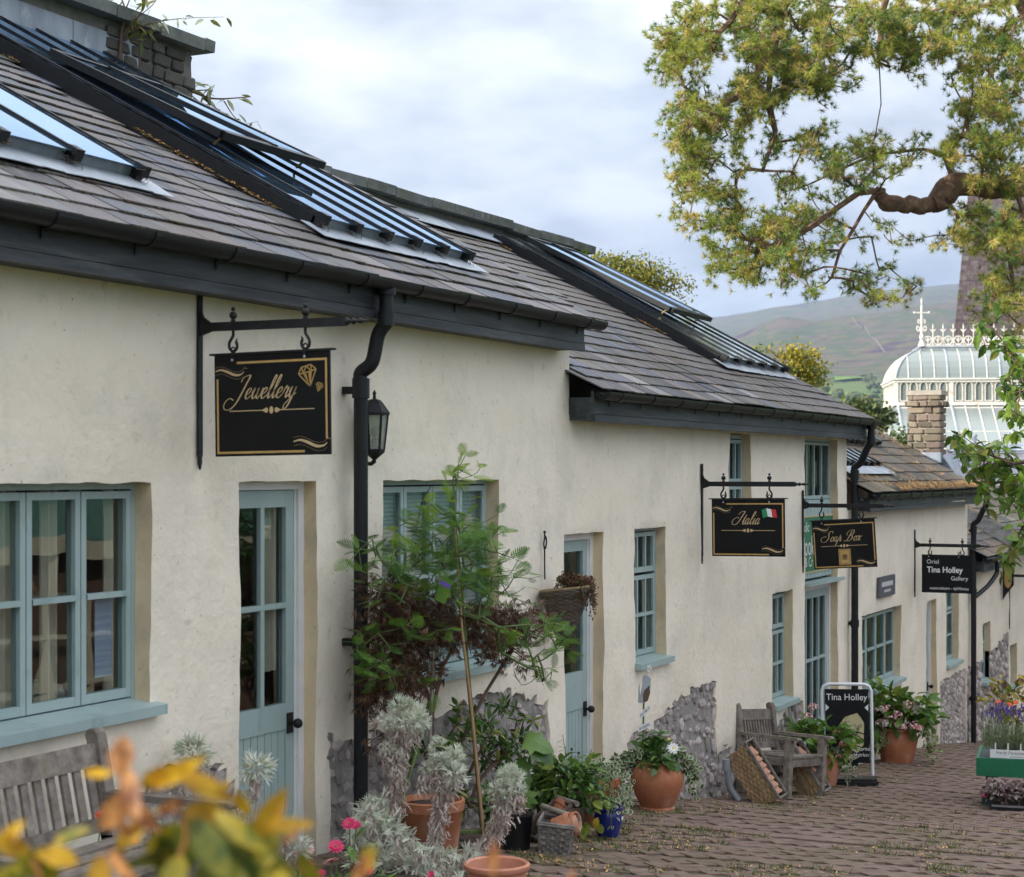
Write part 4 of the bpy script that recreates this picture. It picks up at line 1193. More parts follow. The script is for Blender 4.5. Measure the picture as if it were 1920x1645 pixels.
# ---------------------------------------------------------------- chimney on C
ch = thing('stone_chimney', 'square stone chimney of brown rubble blocks in pale mortar on the gallery roof', 'chimney', (18.4, 1.0, 1.9))
CX0, CX1, CY0, CY1 = 18.25, 18.68, .43, .92
cm = MB(); cm.box(CX0 + .03, CX1 - .03, CY0 + .03, CY1 - .03, 1.2, 3.18)
core = obj('stack', cm, 'lime_mortar', ch)
z = 1.35
while z < 3.2:
    proud = .03 if 2.98 < z < 3.12 else 0
    h = R.uniform(.085, .115) if not proud else .09
    for side in range(3):
        u = 0.0; L_ = (CY1 - CY0) if side == 0 else (CX1 - CX0)
        while u < L_ - .05:
            l = min(R.uniform(.11, .27), L_ - u)
            if L_ - u - l < .07: l = L_ - u
            c_ = u + l / 2
            if side == 0: P_ = (CX0 + .03 - proud, CY0 + c_, z + h / 2); S_ = (.035 + proud * .5, l / 2 - .006, h / 2 - .006)
            elif side == 1: P_ = (CX0 + c_, CY0 + .03 - proud, z + h / 2); S_ = (l / 2 - .006, .035 + proud * .5, h / 2 - .006)
            else: P_ = (CX0 + c_, CY1 - .03 + proud, z + h / 2); S_ = (l / 2 - .006, .035 + proud * .5, h / 2 - .006)
            inst('stone', R.choice(CH_STONES), core, Matrix.Translation(P_) @ Matrix.Diagonal((S_[0] * 1.08, S_[1] * 1.08, S_[2] * 1.08, 1)))
            u += l
    z += h + .008
tp = MB(); tp.box(CX0 - .02, CX1 + .02, CY0 - .02, CY1 + .02, 3.2, 3.27); obj('cap', tp, 'lime_mortar', ch)
fl = MB(); fl.box(CX0 - .16, CX0 - .001, CY0 - .04, CY1 + .02, 2.18, 2.34); fl.prism([(CX0 - .02, CY0 - .25, 1.95), (CX0 - .02, CY0 - .02, 2.06), (CX0 - .02, CY0 - .02, 2.30), (CX0 - .02, CY0 - .1, 2.2)], (.9, 0, 0))
obj('lead_flashing', fl, 'lead', ch)

# ---------------------------------------------------------------- tall garden wall behind the lean-to roofs
gw = thing('garden_wall', 'tall stone garden wall with slate coping rising behind the cottage roofs', 'wall', (3, WALL_Y, 3))
def wall_run(x0, x1, zt, tag_end):
    b_ = MB(); b_.box(x0, x1, WALL_Y, WALL_Y + .55, 0, zt)
    wl_ = obj('wall_face', b_, 'mortar_dark', gw)
    # end quoins and stones at the free end
    z = zt - 1.3
    while z < zt - .05:
        h = R.uniform(.09, .15); y = WALL_Y
        while y < WALL_Y + .5:
            l = R.uniform(.12, .26)
            inst('stone', R.choice(DK_STONES), wl_, Matrix.Translation((x1 - .02, y + l / 2, z + h / 2)) @ Matrix.Diagonal((.06, l * .47, h * .46, 1))); y += l
        x = x1 - 1.1
        while x < x1:
            l = R.uniform(.12, .3)
            if x + l / 2 < x1 - .02: inst('stone', R.choice(DK_STONES), wl_, Matrix.Translation((x + l / 2, WALL_Y + .01, z + h / 2)) @ Matrix.Diagonal((l * .47, .05, h * .46, 1)))
            x += l
        z += h
    x = x0
    while x < x1 - .7:
        l = min(R.uniform(.8, 1.5), x1 - .7 - x); q = MB()
        zr = zt - .30 if zt > 5 else zt - .26
        z0_ = ZA + (WALL_Y - Y0) * TP if zt > 5 else ZB + (WALL_Y - Y0) * TP
        q.box(x + .004, x + l - .004, WALL_Y - .016 - R.uniform(0, .006), WALL_Y - .004, z0_ - .05, zt - .10)
        q.prism([(x + .004, WALL_Y - .02, z0_ + .06), (x + .004, WALL_Y - .30, z0_ - .30 * TP + .062), (x + .004, WALL_Y - .30, z0_ - .30 * TP + .056), (x + .004, WALL_Y - .02, z0_ + .05)], (l - .008, 0, 0))
        obj('lead_sheet', q, 'lead' if R.random() < .8 else 'lead_pale', wl_); x += l
    x = x0
    while x < x1 + .12:
        l = min(R.uniform(.5, 1.05), x1 + .14 - x); c = MB(); dz = R.uniform(-.012, .012); g = R.uniform(.004, .014)
        c.prism([(x + g, WALL_Y - .13, zt - .005 + dz), (x + g, WALL_Y - .14, zt + .085 + dz), (x + g, WALL_Y + .3, zt + .13 + dz), (x + g, WALL_Y + .68, zt + .085 + dz), (x + g, WALL_Y + .68, zt - .005 + dz)], (l - g, 0, R.uniform(-.01, .01)))
        obj('coping_stone', c, 'coping', wl_); x += l
wall_run(-9.0, 3.42, 5.43, True)
wall_run(3.43, 11.35, 4.70, True)
# ================================================================== HANGING SIGNS
SCRIPT = {
 'J': (1.15, [[(.35, 1.55), (.45, 1.95), (.85, 2.15), (1.15, 2.12), (1.0, 1.4), (.8, .5), (.5, -.45), (.0, -.95), (-.6, -.85), (-.75, -.3), (-.35, .1), (.15, -.1)]]),
 'I': (1.0, [[(.0, 1.6), (.3, 2.05), (.9, 2.1), (.72, 1.3), (.45, .35), (.05, -.05), (-.5, .1), (-.6, .7), (-.1, 1.15), (.3, 1.0)]]),
 'S': (1.15, [[(1.25, 1.65), (1.15, 2.05), (.75, 2.1), (.5, 1.6), (.72, .95), (.6, .25), (.05, -.1), (-.6, .15), (-.75, .7), (-.3, 1.05), (.2, .95)]]),
 'B': (1.45, [[(.75, 2.0), (.55, 1.0), (.3, .15), (-.05, -.05), (-.25, .2)], [(-.05, 1.1), (-.1, 1.7), (.4, 2.15), (1.0, 2.15), (1.25, 1.75), (1.0, 1.25), (.6, 1.12), (1.1, 1.0), (1.2, .45), (.8, .0), (.35, .05)]]),
 'e': (.66, [[(.0, .4), (.3, .5), (.47, .8), (.32, 1.0), (.08, .7), (.08, .2), (.3, .0), (.66, .35)]]),
 'w': (1.08, [[(.0, .5), (.16, .98), (.12, .3), (.3, .0), (.52, .35), (.62, .98), (.58, .3), (.76, .0), (1.0, .4), (1.05, .95), (1.1, .8)]]),
 'l': (.5, [[(.0, .35), (.3, 1.2), (.42, 1.95), (.3, 2.1), (.17, 1.5), (.12, .4), (.25, .0), (.5, .35)]]),
 'r': (.66, [[(.0, .35), (.18, 1.08), (.26, .88), (.46, .92), (.4, .35), (.5, .0), (.7, .35)]]),
 'y': (.8, [[(.0, .5), (.14, .98), (.12, .3), (.28, .02), (.5, .4), (.6, .98), (.5, .2), (.28, -.8), (-.02, -1.0), (-.1, -.65), (.3, -.1), (.8, .45)]]),
 't': (.5, [[(.0, .35), (.28, 1.6), (.16, .4), (.28, .0), (.52, .35)], [(-.02, 1.08), (.46, 1.12)]]),
 'a': (.78, [[(.5, .85), (.28, 1.0), (.04, .6), (.12, .05), (.36, .2), (.54, .95), (.46, .25), (.56, .0), (.8, .35)]]),
 'i': (.45, [[(.0, .35), (.16, .98), (.12, .25), (.24, .0), (.46, .35)], [(.24, 1.42), (.27, 1.5)]]),
 'o': (.7, [[(.34, 1.0), (.08, .7), (.08, .2), (.3, .0), (.52, .3), (.52, .8), (.34, 1.0), (.5, .75), (.74, .85)]]),
 'p': (.82, [[(.05, .4), (.3, 1.35), (.12, .4), (-.1, -1.0)], [(.1, .1), (.32, .85), (.5, .9), (.5, .3), (.62, .0), (.84, .35)]]),
 'x': (.8, [[(.02, .85), (.2, 1.0), (.36, .4), (.56, .0), (.8, .3)], [(.78, 1.0), (.4, .5), (.0, .0)]]),
 ' ': (.75, []),
}
def ribbon(mb, pts2, T, wmin, wmax, nib=rad(35), mi=0):
    """pen stroke in the plane of transform T (2D -> 3D), thick on downstrokes"""
    P = crom([(p[0], p[1], 0) for p in pts2], 7)
    L_, R_ = [], []
    for i, p in enumerate(P):
        d = P[min(i + 1, len(P) - 1)] - P[max(i - 1, 0)]
        if d.length < 1e-9: d = Vector((1, 0, 0))
        d.normalize(); n_ = Vector((-d.y, d.x, 0))
        w_ = wmin + (wmax - wmin) * abs(d.y) ** 1.4 * (1 if d.y < .2 else .35)
        if i in (0, len(P) - 1): w_ *= .5
        L_.append(T(p + n_ * w_ / 2)); R_.append(T(p - n_ * w_ / 2))
    for i in range(len(P) - 1): mb.add([L_[i], L_[i + 1], R_[i + 1], R_[i]], [(0, 1, 2, 3)], mi)
def script_text(mb, text, T0, size, shear=.42, wmin=.06, wmax=.165):
    x = 0
    for c in text:
        adv, strokes = SCRIPT[c]
        for s in strokes:
            pts = [(x + p[0], p[1]) for p in s]
            ribbon(mb, pts, lambda p: T0(((p.x + shear * p.y) * size, p.y * size)), wmin, wmax)
        x += adv * (1.0 if c.islower() else 1.12)
    return x * size
def script_width(text, size): return sum(SCRIPT[c][0] * (1.0 if c.islower() else 1.12) for c in text) * size
_dg = {}
def sans_mesh(text, size, bold=0.0):
    cu = bpy.data.curves.new('lettering', 'FONT'); cu.body = text; cu.size = size; cu.offset = bold
    cu.resolution_u = 4; cu.align_x = 'LEFT'
    o = bpy.data.objects.new('lettering_tmp', cu); COL.objects.link(o)
    dg = bpy.context.evaluated_depsgraph_get(); dg.update()
    me = bpy.data.meshes.new_from_object(o.evaluated_get(dg))
    vs = [tuple(v.co) for v in me.vertices]; fs = [tuple(p.vertices) for p in me.polygons]
    bpy.data.objects.remove(o); bpy.data.curves.remove(cu); bpy.data.meshes.remove(me)
    return vs, fs
def sans(mb, text, T0, size, x, y, align='L', bold=0.0, sx=1.0, mi=0):
    vs, fs = sans_mesh(text, size, bold)
    if not vs: return
    x0 = min(v[0] for v in vs); x1 = max(v[0] for v in vs); wd = (x1 - x0) * sx
    off = x - x0 * sx - (wd if align == 'R' else wd / 2 if align == 'C' else 0)
    mb.add([T0((v[0] * sx + off, y + v[1])) for v in vs], fs, mi)
def quad2(mb, T, x0, x1, y0, y1, mi=0): mb.add([T((x0, y0)), T((x1, y0)), T((x1, y1)), T((x0, y1))], [(0, 1, 2, 3)], mi)
def poly2(mb, T, pts, mi=0): mb.add([T(p) for p in pts], [tuple(range(len(pts)))], mi)
def ellipse2(mb, T, cx, cy, a, b_, n=14, mi=0): poly2(mb, T, [(cx + a * math.cos(6.2832 * i / n), cy + b_ * math.sin(6.2832 * i / n)) for i in range(n)], mi)

SW, SH = .65, .49
def bracket(x, zarm, zt, zb, label, hooks=(-.205, -.615), arm=.90, barw=.03):
    """iron wall plate with pointed tail, arm on a scrolled shoe, ball finials over two S-hooks, turned tip"""
    t = thing('sign_bracket', label, 'bracket', (x, 0, zarm), group='iron sign brackets')
    p = MB()
    p.prism([(x - .017, -.004, zt), (x + .017, -.004, zt), (x + .017, -.004, zb + .07), (x + .010, -.004, zb + .06), (x + .012, -.004, zb + .035), (x, -.004, zb), (x - .012, -.004, zb + .035), (x - .010, -.004, zb + .06), (x - .017, -.004, zb + .07)], (0, -.012, 0))
    for z in (zt - .05, zb + .09):
        for s in (-.008, .008): p.ball((x + s, -.017, z), .005, 6)
    obj('wall_plate', p, 'iron', t)
    a = MB(); a.box(x - .012, x + .012, -arm + .06, -.017, zarm - .021, zarm + .021)
    a.prism([(x - .01, -.017, zarm + .085), (x - .01, -.03, zarm + .05), (x - .01, -.07, zarm + .024), (x - .01, -.07, zarm - .024), (x - .01, -.017, zarm - .04)], (.02, 0, 0))
    obj('arm', a, 'iron', t)
    s = MB()
    prof = [(.016, 0), (.016, .012), (.008, .02), (.015, .034), (.015, .042), (.007, .056), (.012, .072), (.012, .082), (.006, .096), (.008, .108), (.001, .122)]
    for (r0, u0), (r1, u1) in zip(prof, prof[1:]):
        s.tube([(x, -arm + .06 - u0, zarm), (x, -arm + .06 - u1, zarm)], [r0, r1], 8, caps=False)
    obj('turned_tip', s, 'iron', t, True)
    for h in hooks:
        f = MB(); f.tube([(x, h, zarm + .0212), (x, h, zarm + .032)], .012, 8); f.ball((x, h, zarm + .052), .0195, 10); f.ball((x, h, zarm + .083), .0105, 8)
        obj('finial', f, 'iron', t, True)
        k = MB(); pts = [(0, -.0215), (0, -.045), (-.010, -.062), (-.022, -.082), (-.020, -.108), (0, -.122), (.019, -.110), (.022, -.090), (.017, -.075), (.024, -.060)]
        sg = 1 if h == hooks[0] else -1
        k.tube(crom([(x, h - sg * a_, zarm + b_) for a_, b_ in pts], 4), [.0075] * 32 + [.006, .005, .004, .003, .002], 7)
        obj('hook', k, 'iron', t, True)
    return t
def swash(mb, T, cx, cy, s, mi=0, flip=1):
    P = [(-.115, .010), (-.07, .018), (-.02, .003), (.035, -.018), (.08, -.016), (.105, .0)]
    up = crom([(a, b_ + .012 * (1 - abs(a) * 6), 0) for a, b_ in P], 5); lo = crom([(a, b_ - .008 * (1 - abs(a) * 6), 0) for a, b_ in P], 5)
    for i in range(len(up) - 1):
        mb.add([T((cx + s * up[i].x, cy + s * up[i].y)), T((cx + s * up[i + 1].x, cy + s * up[i + 1].y)), T((cx + s * lo[i + 1].x, cy + s * lo[i + 1].y)), T((cx + s * lo[i].x, cy + s * lo[i].y))], [(0, 1, 2, 3)], mi)
    for dy, k in ((.022, 1), (-.024, 1)):
        ribbon(mb, [(cx + s * a, cy + s * (b_ + dy)) for a, b_ in P] + ([(cx + s * .13, cy + s * .022), (cx + s * .10, cy + s * .032)] if dy > 0 else []), lambda p: T((p.x, p.y)), .0007, .0010, mi=mi)
def sign(name, label, x, ztop, tilt=0.0, y0=-.10, style='gold', hooks=(-.205, -.615), zarm=None):
    t = thing(name, label, 'hanging sign', (x, y0 - SW / 2, ztop), group='black boards hanging from iron brackets')
    c = Vector((x, y0 - SW / 2, ztop))
    Rm = Matrix.Rotation(tilt, 3, 'X')
    def T(p, o=.008): return c + Rm @ Vector((-o, -p[0], p[1]))      # p: x to the reader's right from the centre, y up from the top edge
    b_ = MB()
    b_.prism([T((-SW / 2, -SH), .007), T((SW / 2, -SH), .007), T((SW / 2, 0), .007), T((-SW / 2, 0), .007)], Vector((.014, 0, 0)))
    bd = obj('board', b_, 'sign_black', t)
    if style == 'gold':
        cp = MB(); cp.prism([T((-SW / 2 - .025, .0005), .016), T((SW / 2 + .025, .0005), .016), T((SW / 2 + .025, .010), .016), T((-SW / 2 - .025, .010), .016)], Vector((.032, 0, 0))); obj('cap_strip', cp, 'iron', t)
    for h in hooks:
        e = MB(); u = -(h - (y0 - SW / 2)); pz = T((u, .012), 0)
        e.tube(crom([pz + Vector((0, .012 * math.cos(a), .012 + .014 * math.sin(a))) for a in [2 * math.pi * q / 8 for q in range(9)]], 2), .004, 6)
        e.tube([T((u, -.02), .0072), T((u, .015), .0072)], .008, 6)
        obj('eyelet', e, 'iron', t, True)
        q = MB(); q.ball(T((u, -.025), .009), .008, 8); obj('screw', q, 'silver', t, True)
    return t, T
def gold_border(t, T):
    g = MB(); m = .012; w_ = .011; hw = SW / 2
    quad2(g, T, -hw + .13, hw - m, -.045, -.045 + w_); quad2(g, T, hw - m - w_, hw - m, -SH + .075, -.0451)
    quad2(g, T, -hw + m, hw - .14, -SH + m, -SH + m + w_); quad2(g, T, -hw + m, -hw + m + w_, -SH + m + w_ + .0001, -.115)
    obj('gilt_border', g, 'gold', t)
    s = MB(); swash(s, T, -hw + .092, -.085, .75); swash(s, T, hw - .105, -SH + .055, .85)
    obj('flourish', s, 'gold_pale', t)
def divider(t, T, y, half=.24):
    g = MB()
    quad2(g, T, -half, -.05, y - .0022, y + .0022); quad2(g, T, .05, half, y - .0022, y + .0022)
    ellipse2(g, T, 0, y, .011, .018)
    for s in (-1, 1): poly2(g, T, [(s * .018, y), (s * .022, y + .011), (s * .032, y + .012), (s * .05, y + .002), (s * .05, y - .002), (s * .032, y - .012), (s * .022, y - .011)][::s])
    obj('divider', g, 'gold_pale', t)
def lettering(t, T, text, size, cx, y):
    g = MB(); wd = script_width(text, size)
    script_text(g, text, lambda p: T((p[0] + cx - wd / 2, p[1] + y)), size)
    obj('lettering', g, 'gold_pale', t)

bracket(-1.10, 2.755, 2.94, 2.06, 'black iron bracket beside the left shop door carrying the diamond sign')
t, T = sign('hanging_sign', 'black hanging sign reading Jewellery in gold script with two diamonds', -1.10, 2.618, tilt=rad(-.8))
gold_border(t, T); lettering(t, T, 'Jewellery', .052, -.045, -.215); divider(t, T, -.272)
g = MB()
def diamond(cx, cy, s, rot):
    O = [(-1, .45), (-.55, 1), (.55, 1), (1, .45), (0, -1)]; I = [(-.45, .4), (.0, 1), (.45, .4), (-1, .45), (1, .45)]
    q = lambda p: T((cx + s * (p[0] * math.cos(rot) - p[1] * math.sin(rot)), cy + s * (p[0] * math.sin(rot) + p[1] * math.cos(rot))))
    def ln(a, b_, w_=.11):
        d = Vector((b_[0] - a[0], b_[1] - a[1], 0)).normalized(); n_ = (-d.y * w_ / 2, d.x * w_ / 2)
        g.add([q((a[0] - n_[0], a[1] - n_[1])), q((b_[0] - n_[0], b_[1] - n_[1])), q((b_[0] + n_[0], b_[1] + n_[1])), q((a[0] + n_[0], a[1] + n_[1]))], [(0, 1, 2, 3)])
    for i in range(5): ln(O[i], O[(i + 1) % 5])
    ln((-1, .45), (-.45, .4)); ln((-.45, .4), (.45, .4)); ln((.45, .4), (1, .45)); ln((-.45, .4), (-.55, 1)); ln((-.45, .4), (0, 1)); ln((.45, .4), (0, 1)); ln((.45, .4), (.55, 1)); ln((-.45, .4), (0, -1)); ln((.45, .4), (0, -1))
    g.add([q((0, -.9)), q((.1, .3)), q((.42, .36))], [(0, 1, 2)]); g.add([q((-.05, -.9)), q((-.42, .3)), q((-.15, .3))], [(0, 1, 2)])
diamond(.208, -.118, .050, rad(12)); diamond(.268, -.172, .021, rad(-20))
obj('diamonds', g, 'gold', t)

bracket(6.29, 1.945, 2.12, 1.25, 'black iron bracket on the middle cottage wall carrying the flag sign')
t, T = sign('hanging_sign', 'black hanging sign reading Italia in gold script with small tricolour flag', 6.29, 1.815, tilt=rad(-.6))
gold_border(t, T); lettering(t, T, 'Italia', .052, -.01, -.215); divider(t, T, -.268)
for k, mn in enumerate(('flag_green', 'sign_white', 'flag_red')):
    f = MB()
    x0, x1 = .135 + k * .042, .135 + (k + 1) * .042 - .0005
    wv = lambda xx: .010 * math.sin((xx - .135) * 40) + .10 * (xx - .2)
    f.add([T((x0 - .0, -.155 + wv(x0)), .0095), T((x1, -.155 + wv(x1)), .0095), T((x1 - .012, -.085 + wv(x1)), .0095), T((x0 - .012, -.085 + wv(x0)), .0095)], [(0, 1, 2, 3)])
    obj('flag_band', f, mn, t)

bracket(9.42, 1.705, 1.86, 1.01, 'black iron bracket left of the glazed recess carrying the tilted sign')
t, T = sign('hanging_sign', 'black hanging sign reading Soap Box with a gold square, hanging slightly tilted', 9.42, 1.56, tilt=rad(-3.6))
gold_border(t, T); lettering(t, T, 'Soap Box', .050, -.02, -.215); divider(t, T, -.262)
g = MB(); quad2(g, T, -.062, .062, -SH + .035, -SH + .195); obj('crest_panel', g, 'gold', t)
g = MB(); T2 = lambda p: T(p, .0095)
for (x0, x1, y0, y1) in ((-.052, .052, -SH + .183, -SH + .186), (-.052, .052, -SH + .044, -SH + .047), (-.052, -.049, -SH + .0471, -SH + .1829), (.049, .052, -SH + .0471, -SH + .1829)): quad2(g, T2, x0, x1, y0, y1)
for i in range(14):
    a = 2 * math.pi * i / 14; ellipse2(g, T2, .022 * math.cos(a), -SH + .118 + .020 * math.sin(a), .0075, .0035, 8)
ribbon(g, [(-.03, -SH + .095), (0, -SH + .085), (.03, -SH + .095)], lambda p: T2((p.x, p.y)), .004, .006)
ellipse2(g, T2, 0, -SH + .118, .010, .012, 10)
obj('crest', g, 'sign_black', t)

bracket(14.58, 1.105, 1.30, .43, 'black iron bracket on the gallery wall carrying the plain white-lettered sign')
t, T = sign('hanging_sign', 'black gallery sign with plain white lettering about watercolours, farthest of the hanging signs', 14.58, .985, style='white', hooks=(-.19, -.57))
g = MB(); hw = SW / 2
sans(g, 'Oriel', T, .075, -hw + .065, -.115); sans(g, 'Tina Holley', T, .105, -hw + .065, -.228, bold=.0022, sx=.93)
sans(g, 'Gallery', T, .075, hw - .06, -.325, 'R'); sans(g, 'watercolours - dyfrlliwiau', T, .055, hw - .055, -.447, 'R', sx=.87)
obj('lettering', g, 'sign_white', t)

# ---------------------------------------------------------------- flat signs on the walls
t = thing('shop_board', 'green wall board with pale lettering in the glazed recess, half hidden by a black sign', 'sign', (10.2, .05, 1.3))
Tg = lambda p, o=.003: Vector((9.56 + p[0], .060 - o, 1.0 + p[1]))
b_ = MB(); b_.box(9.56, 10.82, .045 + .013, .0655, 1.0, 1.57); obj('board', b_, 'sign_green', t)
b_ = MB(); rect_ring(b_, 9.552, 10.828, .985, 1.585, .014, .014, .014, .052, .0656); obj('edging', b_, 'gold_pale', t)
g = MB()
sans(g, 'andic', Tg, .15, .0 + .02, .42); sans(g, 'Books', Tg, .30, .04, .17, sx=.75); sans(g, 'rt & Cr', Tg, .15, .02, .05)
obj('lettering', g, 'sign_white', t)
t = thing('name_plaque', 'small slate name plaque fixed to the wall above the five-light window', 'plaque', (12.9, -.02, .6))
b_ = MB(); b_.box(12.58, 13.38, -.035, -.003, .545, .79); obj('slab', b_, 'plaque', t)
g = MB(); 
for i in range(9): 
    x = 12.70 + i * .062
    g.box(x, x + .04, -.0372, -.036, .67, .725)
for i in range(5):
    x = 12.82 + i * .066
    g.box(x, x + .04, -.0372, -.036, .60, .63)
obj('worn_lettering', g, 'sign_white', t)

# ---------------------------------------------------------------- wall lantern behind the first downpipe
LX, LZ = .44, 2.16
t = thing('wall_lantern', 'black coach lantern on the wall behind the left downpipe', 'lantern', (LX, 0, LZ))
yc = -.105
def hexa(r, z, k=6, ph=0):
    r *= .74; z = LZ + (z - LZ) * .86
    return [Vector((LX + r * math.cos(ph + 2 * math.pi * i / k), yc + r * math.sin(ph + 2 * math.pi * i / k), z)) for i in range(k)]
def loft(mb, rings):
    o = len(mb.v); k = len(rings[0])
    for r_ in rings: mb.v += [tuple(v) for v in r_]
    for j in range(len(rings) - 1):
        for i in range(k): mb.f.append((o + j * k + i, o + j * k + (i + 1) % k, o + (j + 1) * k + (i + 1) % k, o + (j + 1) * k + i)); mb.m.append(0)
b_ = MB(); loft(b_, [hexa(.115, LZ + .245), hexa(.118, LZ + .262), hexa(.075, LZ + .315), hexa(.045, LZ + .345), hexa(.014, LZ + .352), hexa(.010, LZ + .378), hexa(.016, LZ + .388), hexa(.003, LZ + .41)]); obj('hood', b_, 'iron', t)
b_ = MB(); loft(b_, [hexa(.002, LZ - .075), hexa(.014, LZ - .065), hexa(.012, LZ - .05), hexa(.05, LZ - .02), hexa(.078, LZ), hexa(.082, LZ + .02), hexa(.07, LZ + .022), hexa(.001, LZ + .021)]); obj('base', b_, 'iron', t)
b_ = MB()
for p, q in zip(hexa(.076, LZ + .021), hexa(.104, LZ + .245)): b_.bar(p, q, .010, .010)
obj('corner_bar', b_, 'iron', t)
lo_, hi_ = hexa(.073, LZ + .022), hexa(.100, LZ + .244)
for i in range(6):
    g = MB(); j = (i + 1) % 6; g.prism([lo_[i], lo_[j], hi_[j], hi_[i]], (0, 0, .0005)); 
    g = MB(); n_ = (hi_[i] + hi_[j]) / 2 - Vector((LX, yc, hi_[i].z)); n_.normalize(); g.prism([lo_[i], lo_[j], hi_[j], hi_[i]], n_ * -.003); obj('glass_pane', g, 'lamp_glass', t)
b_ = MB(); b_.tube([(LX, yc, LZ + .03), (LX, yc, LZ + .08)], .015, 8); b_.ball((LX, yc, LZ + .115), .02, 8, sq=(1, 1, 1.5)); obj('lamp_bulb', b_, 'white_paint', t, True)
b_ = MB(); b_.box(LX - .035, LX + .035, -.018, -.003, LZ - .06, LZ + .16); b_.tube(crom([(LX, -.015, LZ + .02), (LX, -.04, LZ - .05), (LX, -.08, LZ - .065), (LX, yc, LZ - .045)], 5), .012, 7); obj('arm', b_, 'iron', t, True)
# far signs at the lower cottage
bracket(21.6, .335, .55, -.55, 'black iron bracket at the far right above the stone-based wall', hooks=(-.30, -.6))
t = thing('wall_board', 'dark shaped board with tan oval face at the far right wall', 'sign', (20.9, 0, .3))
b_ = MB(); b_.prism([(20.9 , -.02, .62), (20.9, -.10, .55), (20.9, -.19, .40), (20.9, -.19, .22), (20.9, -.08, .08), (20.9, -.02, -.02)], (.05, 0, 0)); obj('board', b_, 'iron', t)
b_ = MB(); b_.prism([(20.885, -.045 - .06 * (1 + math.cos(a)), .32 + .15 * math.sin(a)) for a in [2 * math.pi * i / 12 for i in range(12)]], (.014, 0, 0)); obj('painted_oval', b_, 'gold', t)
# ---------------------------------------------------------------- tall hedge continuing past the shed, mirrored in the far windows
t = thing('tall_hedge', 'tall dark hedge beyond the shed across the street, mirrored in the farther windows', 'hedge', (34, -9.4, gz(34)))
hm = MB(); hl = MB()
for i in range(72):
    x = 22.3 + i * .62; z = gz(x); h = 3.4 + .5 * nz3(x * .4, 2)
    hm.ball((x, -9.6 + .2 * nz3(x, 1), z + h * .5), .8, 6, 0, (1, 1, h * .62))
    for _ in range(26):
        p = Vector((x + R.gauss(0, .4), -8.75 + R.gauss(0, .12), z + R.uniform(.1, h))); d = Vector((R.gauss(0, 1), R.gauss(.3, .5), R.gauss(0, 1)))
        s_ = d.cross(Vector((R.gauss(0, 1), R.gauss(0, 1), R.gauss(0, 1)))).normalized() * .06; d = d.normalized() * .22
        hl.add([p, p + d * .5 + s_, p + d, p + d * .5 - s_], [(0, 1, 2, 3)], R.randrange(2))
obj('core', hm, 'far_tree_a', t, True); obj('foliage', hl, ['far_tree_a', 'far_tree_b'], t)
# ================================================================== BENCHES, POTS, BASKETS, BOARDS
def weathered_bench(name, label, org, rz, wid, dep=.52, seat=.40, back=.86, slats=11, arm_h=.62, tilt=0):
    """org: front-left foot on the ground; +x along the seat, +y towards the back"""
    t = thing(name, label, 'bench', org, rz)
    if tilt:
        t.matrix_local = world_of(t) @ Matrix.Rotation(tilt, 4, 'Y'); WM[t.name] = t.matrix_local.copy()
    Wt = world_of(t)
    def ob(nm, mb, sm=False):
        mb.v = [tuple(Wt @ Vector(v)) for v in mb.v]; return obj(nm, mb, 'bench_wood', t, sm)
    for x in (0.0, wid):
        m = MB(); m.box(x - .032, x + .032, -.032, .032, 0, arm_h - .025); ob('leg', m)
        m = MB(); m.bar((x, dep, 0), (x, dep + .02, seat), .062, .06, up=(1, 0, 0)); m.bar((x, dep + .02, seat - .01), (x, dep + .10, back + .03), .062, .06, up=(1, 0, 0))
        m.tube([(x - .031, dep + .104, back + .035), (x + .031, dep + .104, back + .035)], .031, 10); ob('leg', m)
        m = MB(); m.box(x - .035, x + .035, -.09, dep + .04, arm_h - .0245, arm_h + .004); m.tube([(x - .034, -.09, arm_h - .012), (x + .034, -.09, arm_h - .012)], .016, 8); ob('armrest', m)
        m = MB(); m.box(x - .018, x + .018, .033, dep - .03, .11, .165); ob('stretcher', m)
        m = MB(); m.box(x - .02, x + .02, .033, dep - .03, seat - .085, seat - .022); ob('side_rail', m)
    m = MB(); m.box(.033, wid - .033, -.018, .018, seat - .095, seat - .018); ob('front_rail', m)
    m = MB(); m.box(.02, wid - .02, dep * .45, dep * .45 + .03, .115, .16); ob('stretcher', m)
    n = 5
    for i in range(n):
        y = -.03 + i * (dep) / n; m = MB(); z = seat - .016 - .012 * math.sin(math.pi * i / (n - 1)); m.box(.034, wid - .034, y, y + dep / n - .014, z, z + .022); ob('seat_slat', m)
    def bk(z): return dep + .02 + .08 * (z - seat) / (back - seat)
    m = MB(); m.bar((.03, bk(back - .045), back - .045), (wid - .03, bk(back - .045), back - .045), .034, .10, up=(0, .18, 1)); ob('top_rail', m)
    m = MB(); m.bar((.03, bk(seat + .05), seat + .05), (wid - .03, bk(seat + .05), seat + .05), .034, .06, up=(0, .18, 1)); ob('back_rail', m)
    for i in range(slats):
        x = .035 + (wid - .07) * (i + .5) / slats
        m = MB(); m.bar((x, bk(seat + .06), seat + .06), (x, bk(back - .085), back - .085), .016, min(.042, (wid - .07) / slats * .55), up=(1, 0, 0)); ob('back_slat', m)
    return t
bf = on_g(1475, 1497)
weathered_bench('garden_armchair', 'weathered wooden garden armchair with slatted back against the rubble wall', (bf.x, bf.y, gz(bf.x)), rad(-14), .60, slats=11, dep=.47, back=.74, seat=.37, arm_h=.54, tilt=rad(5.4))
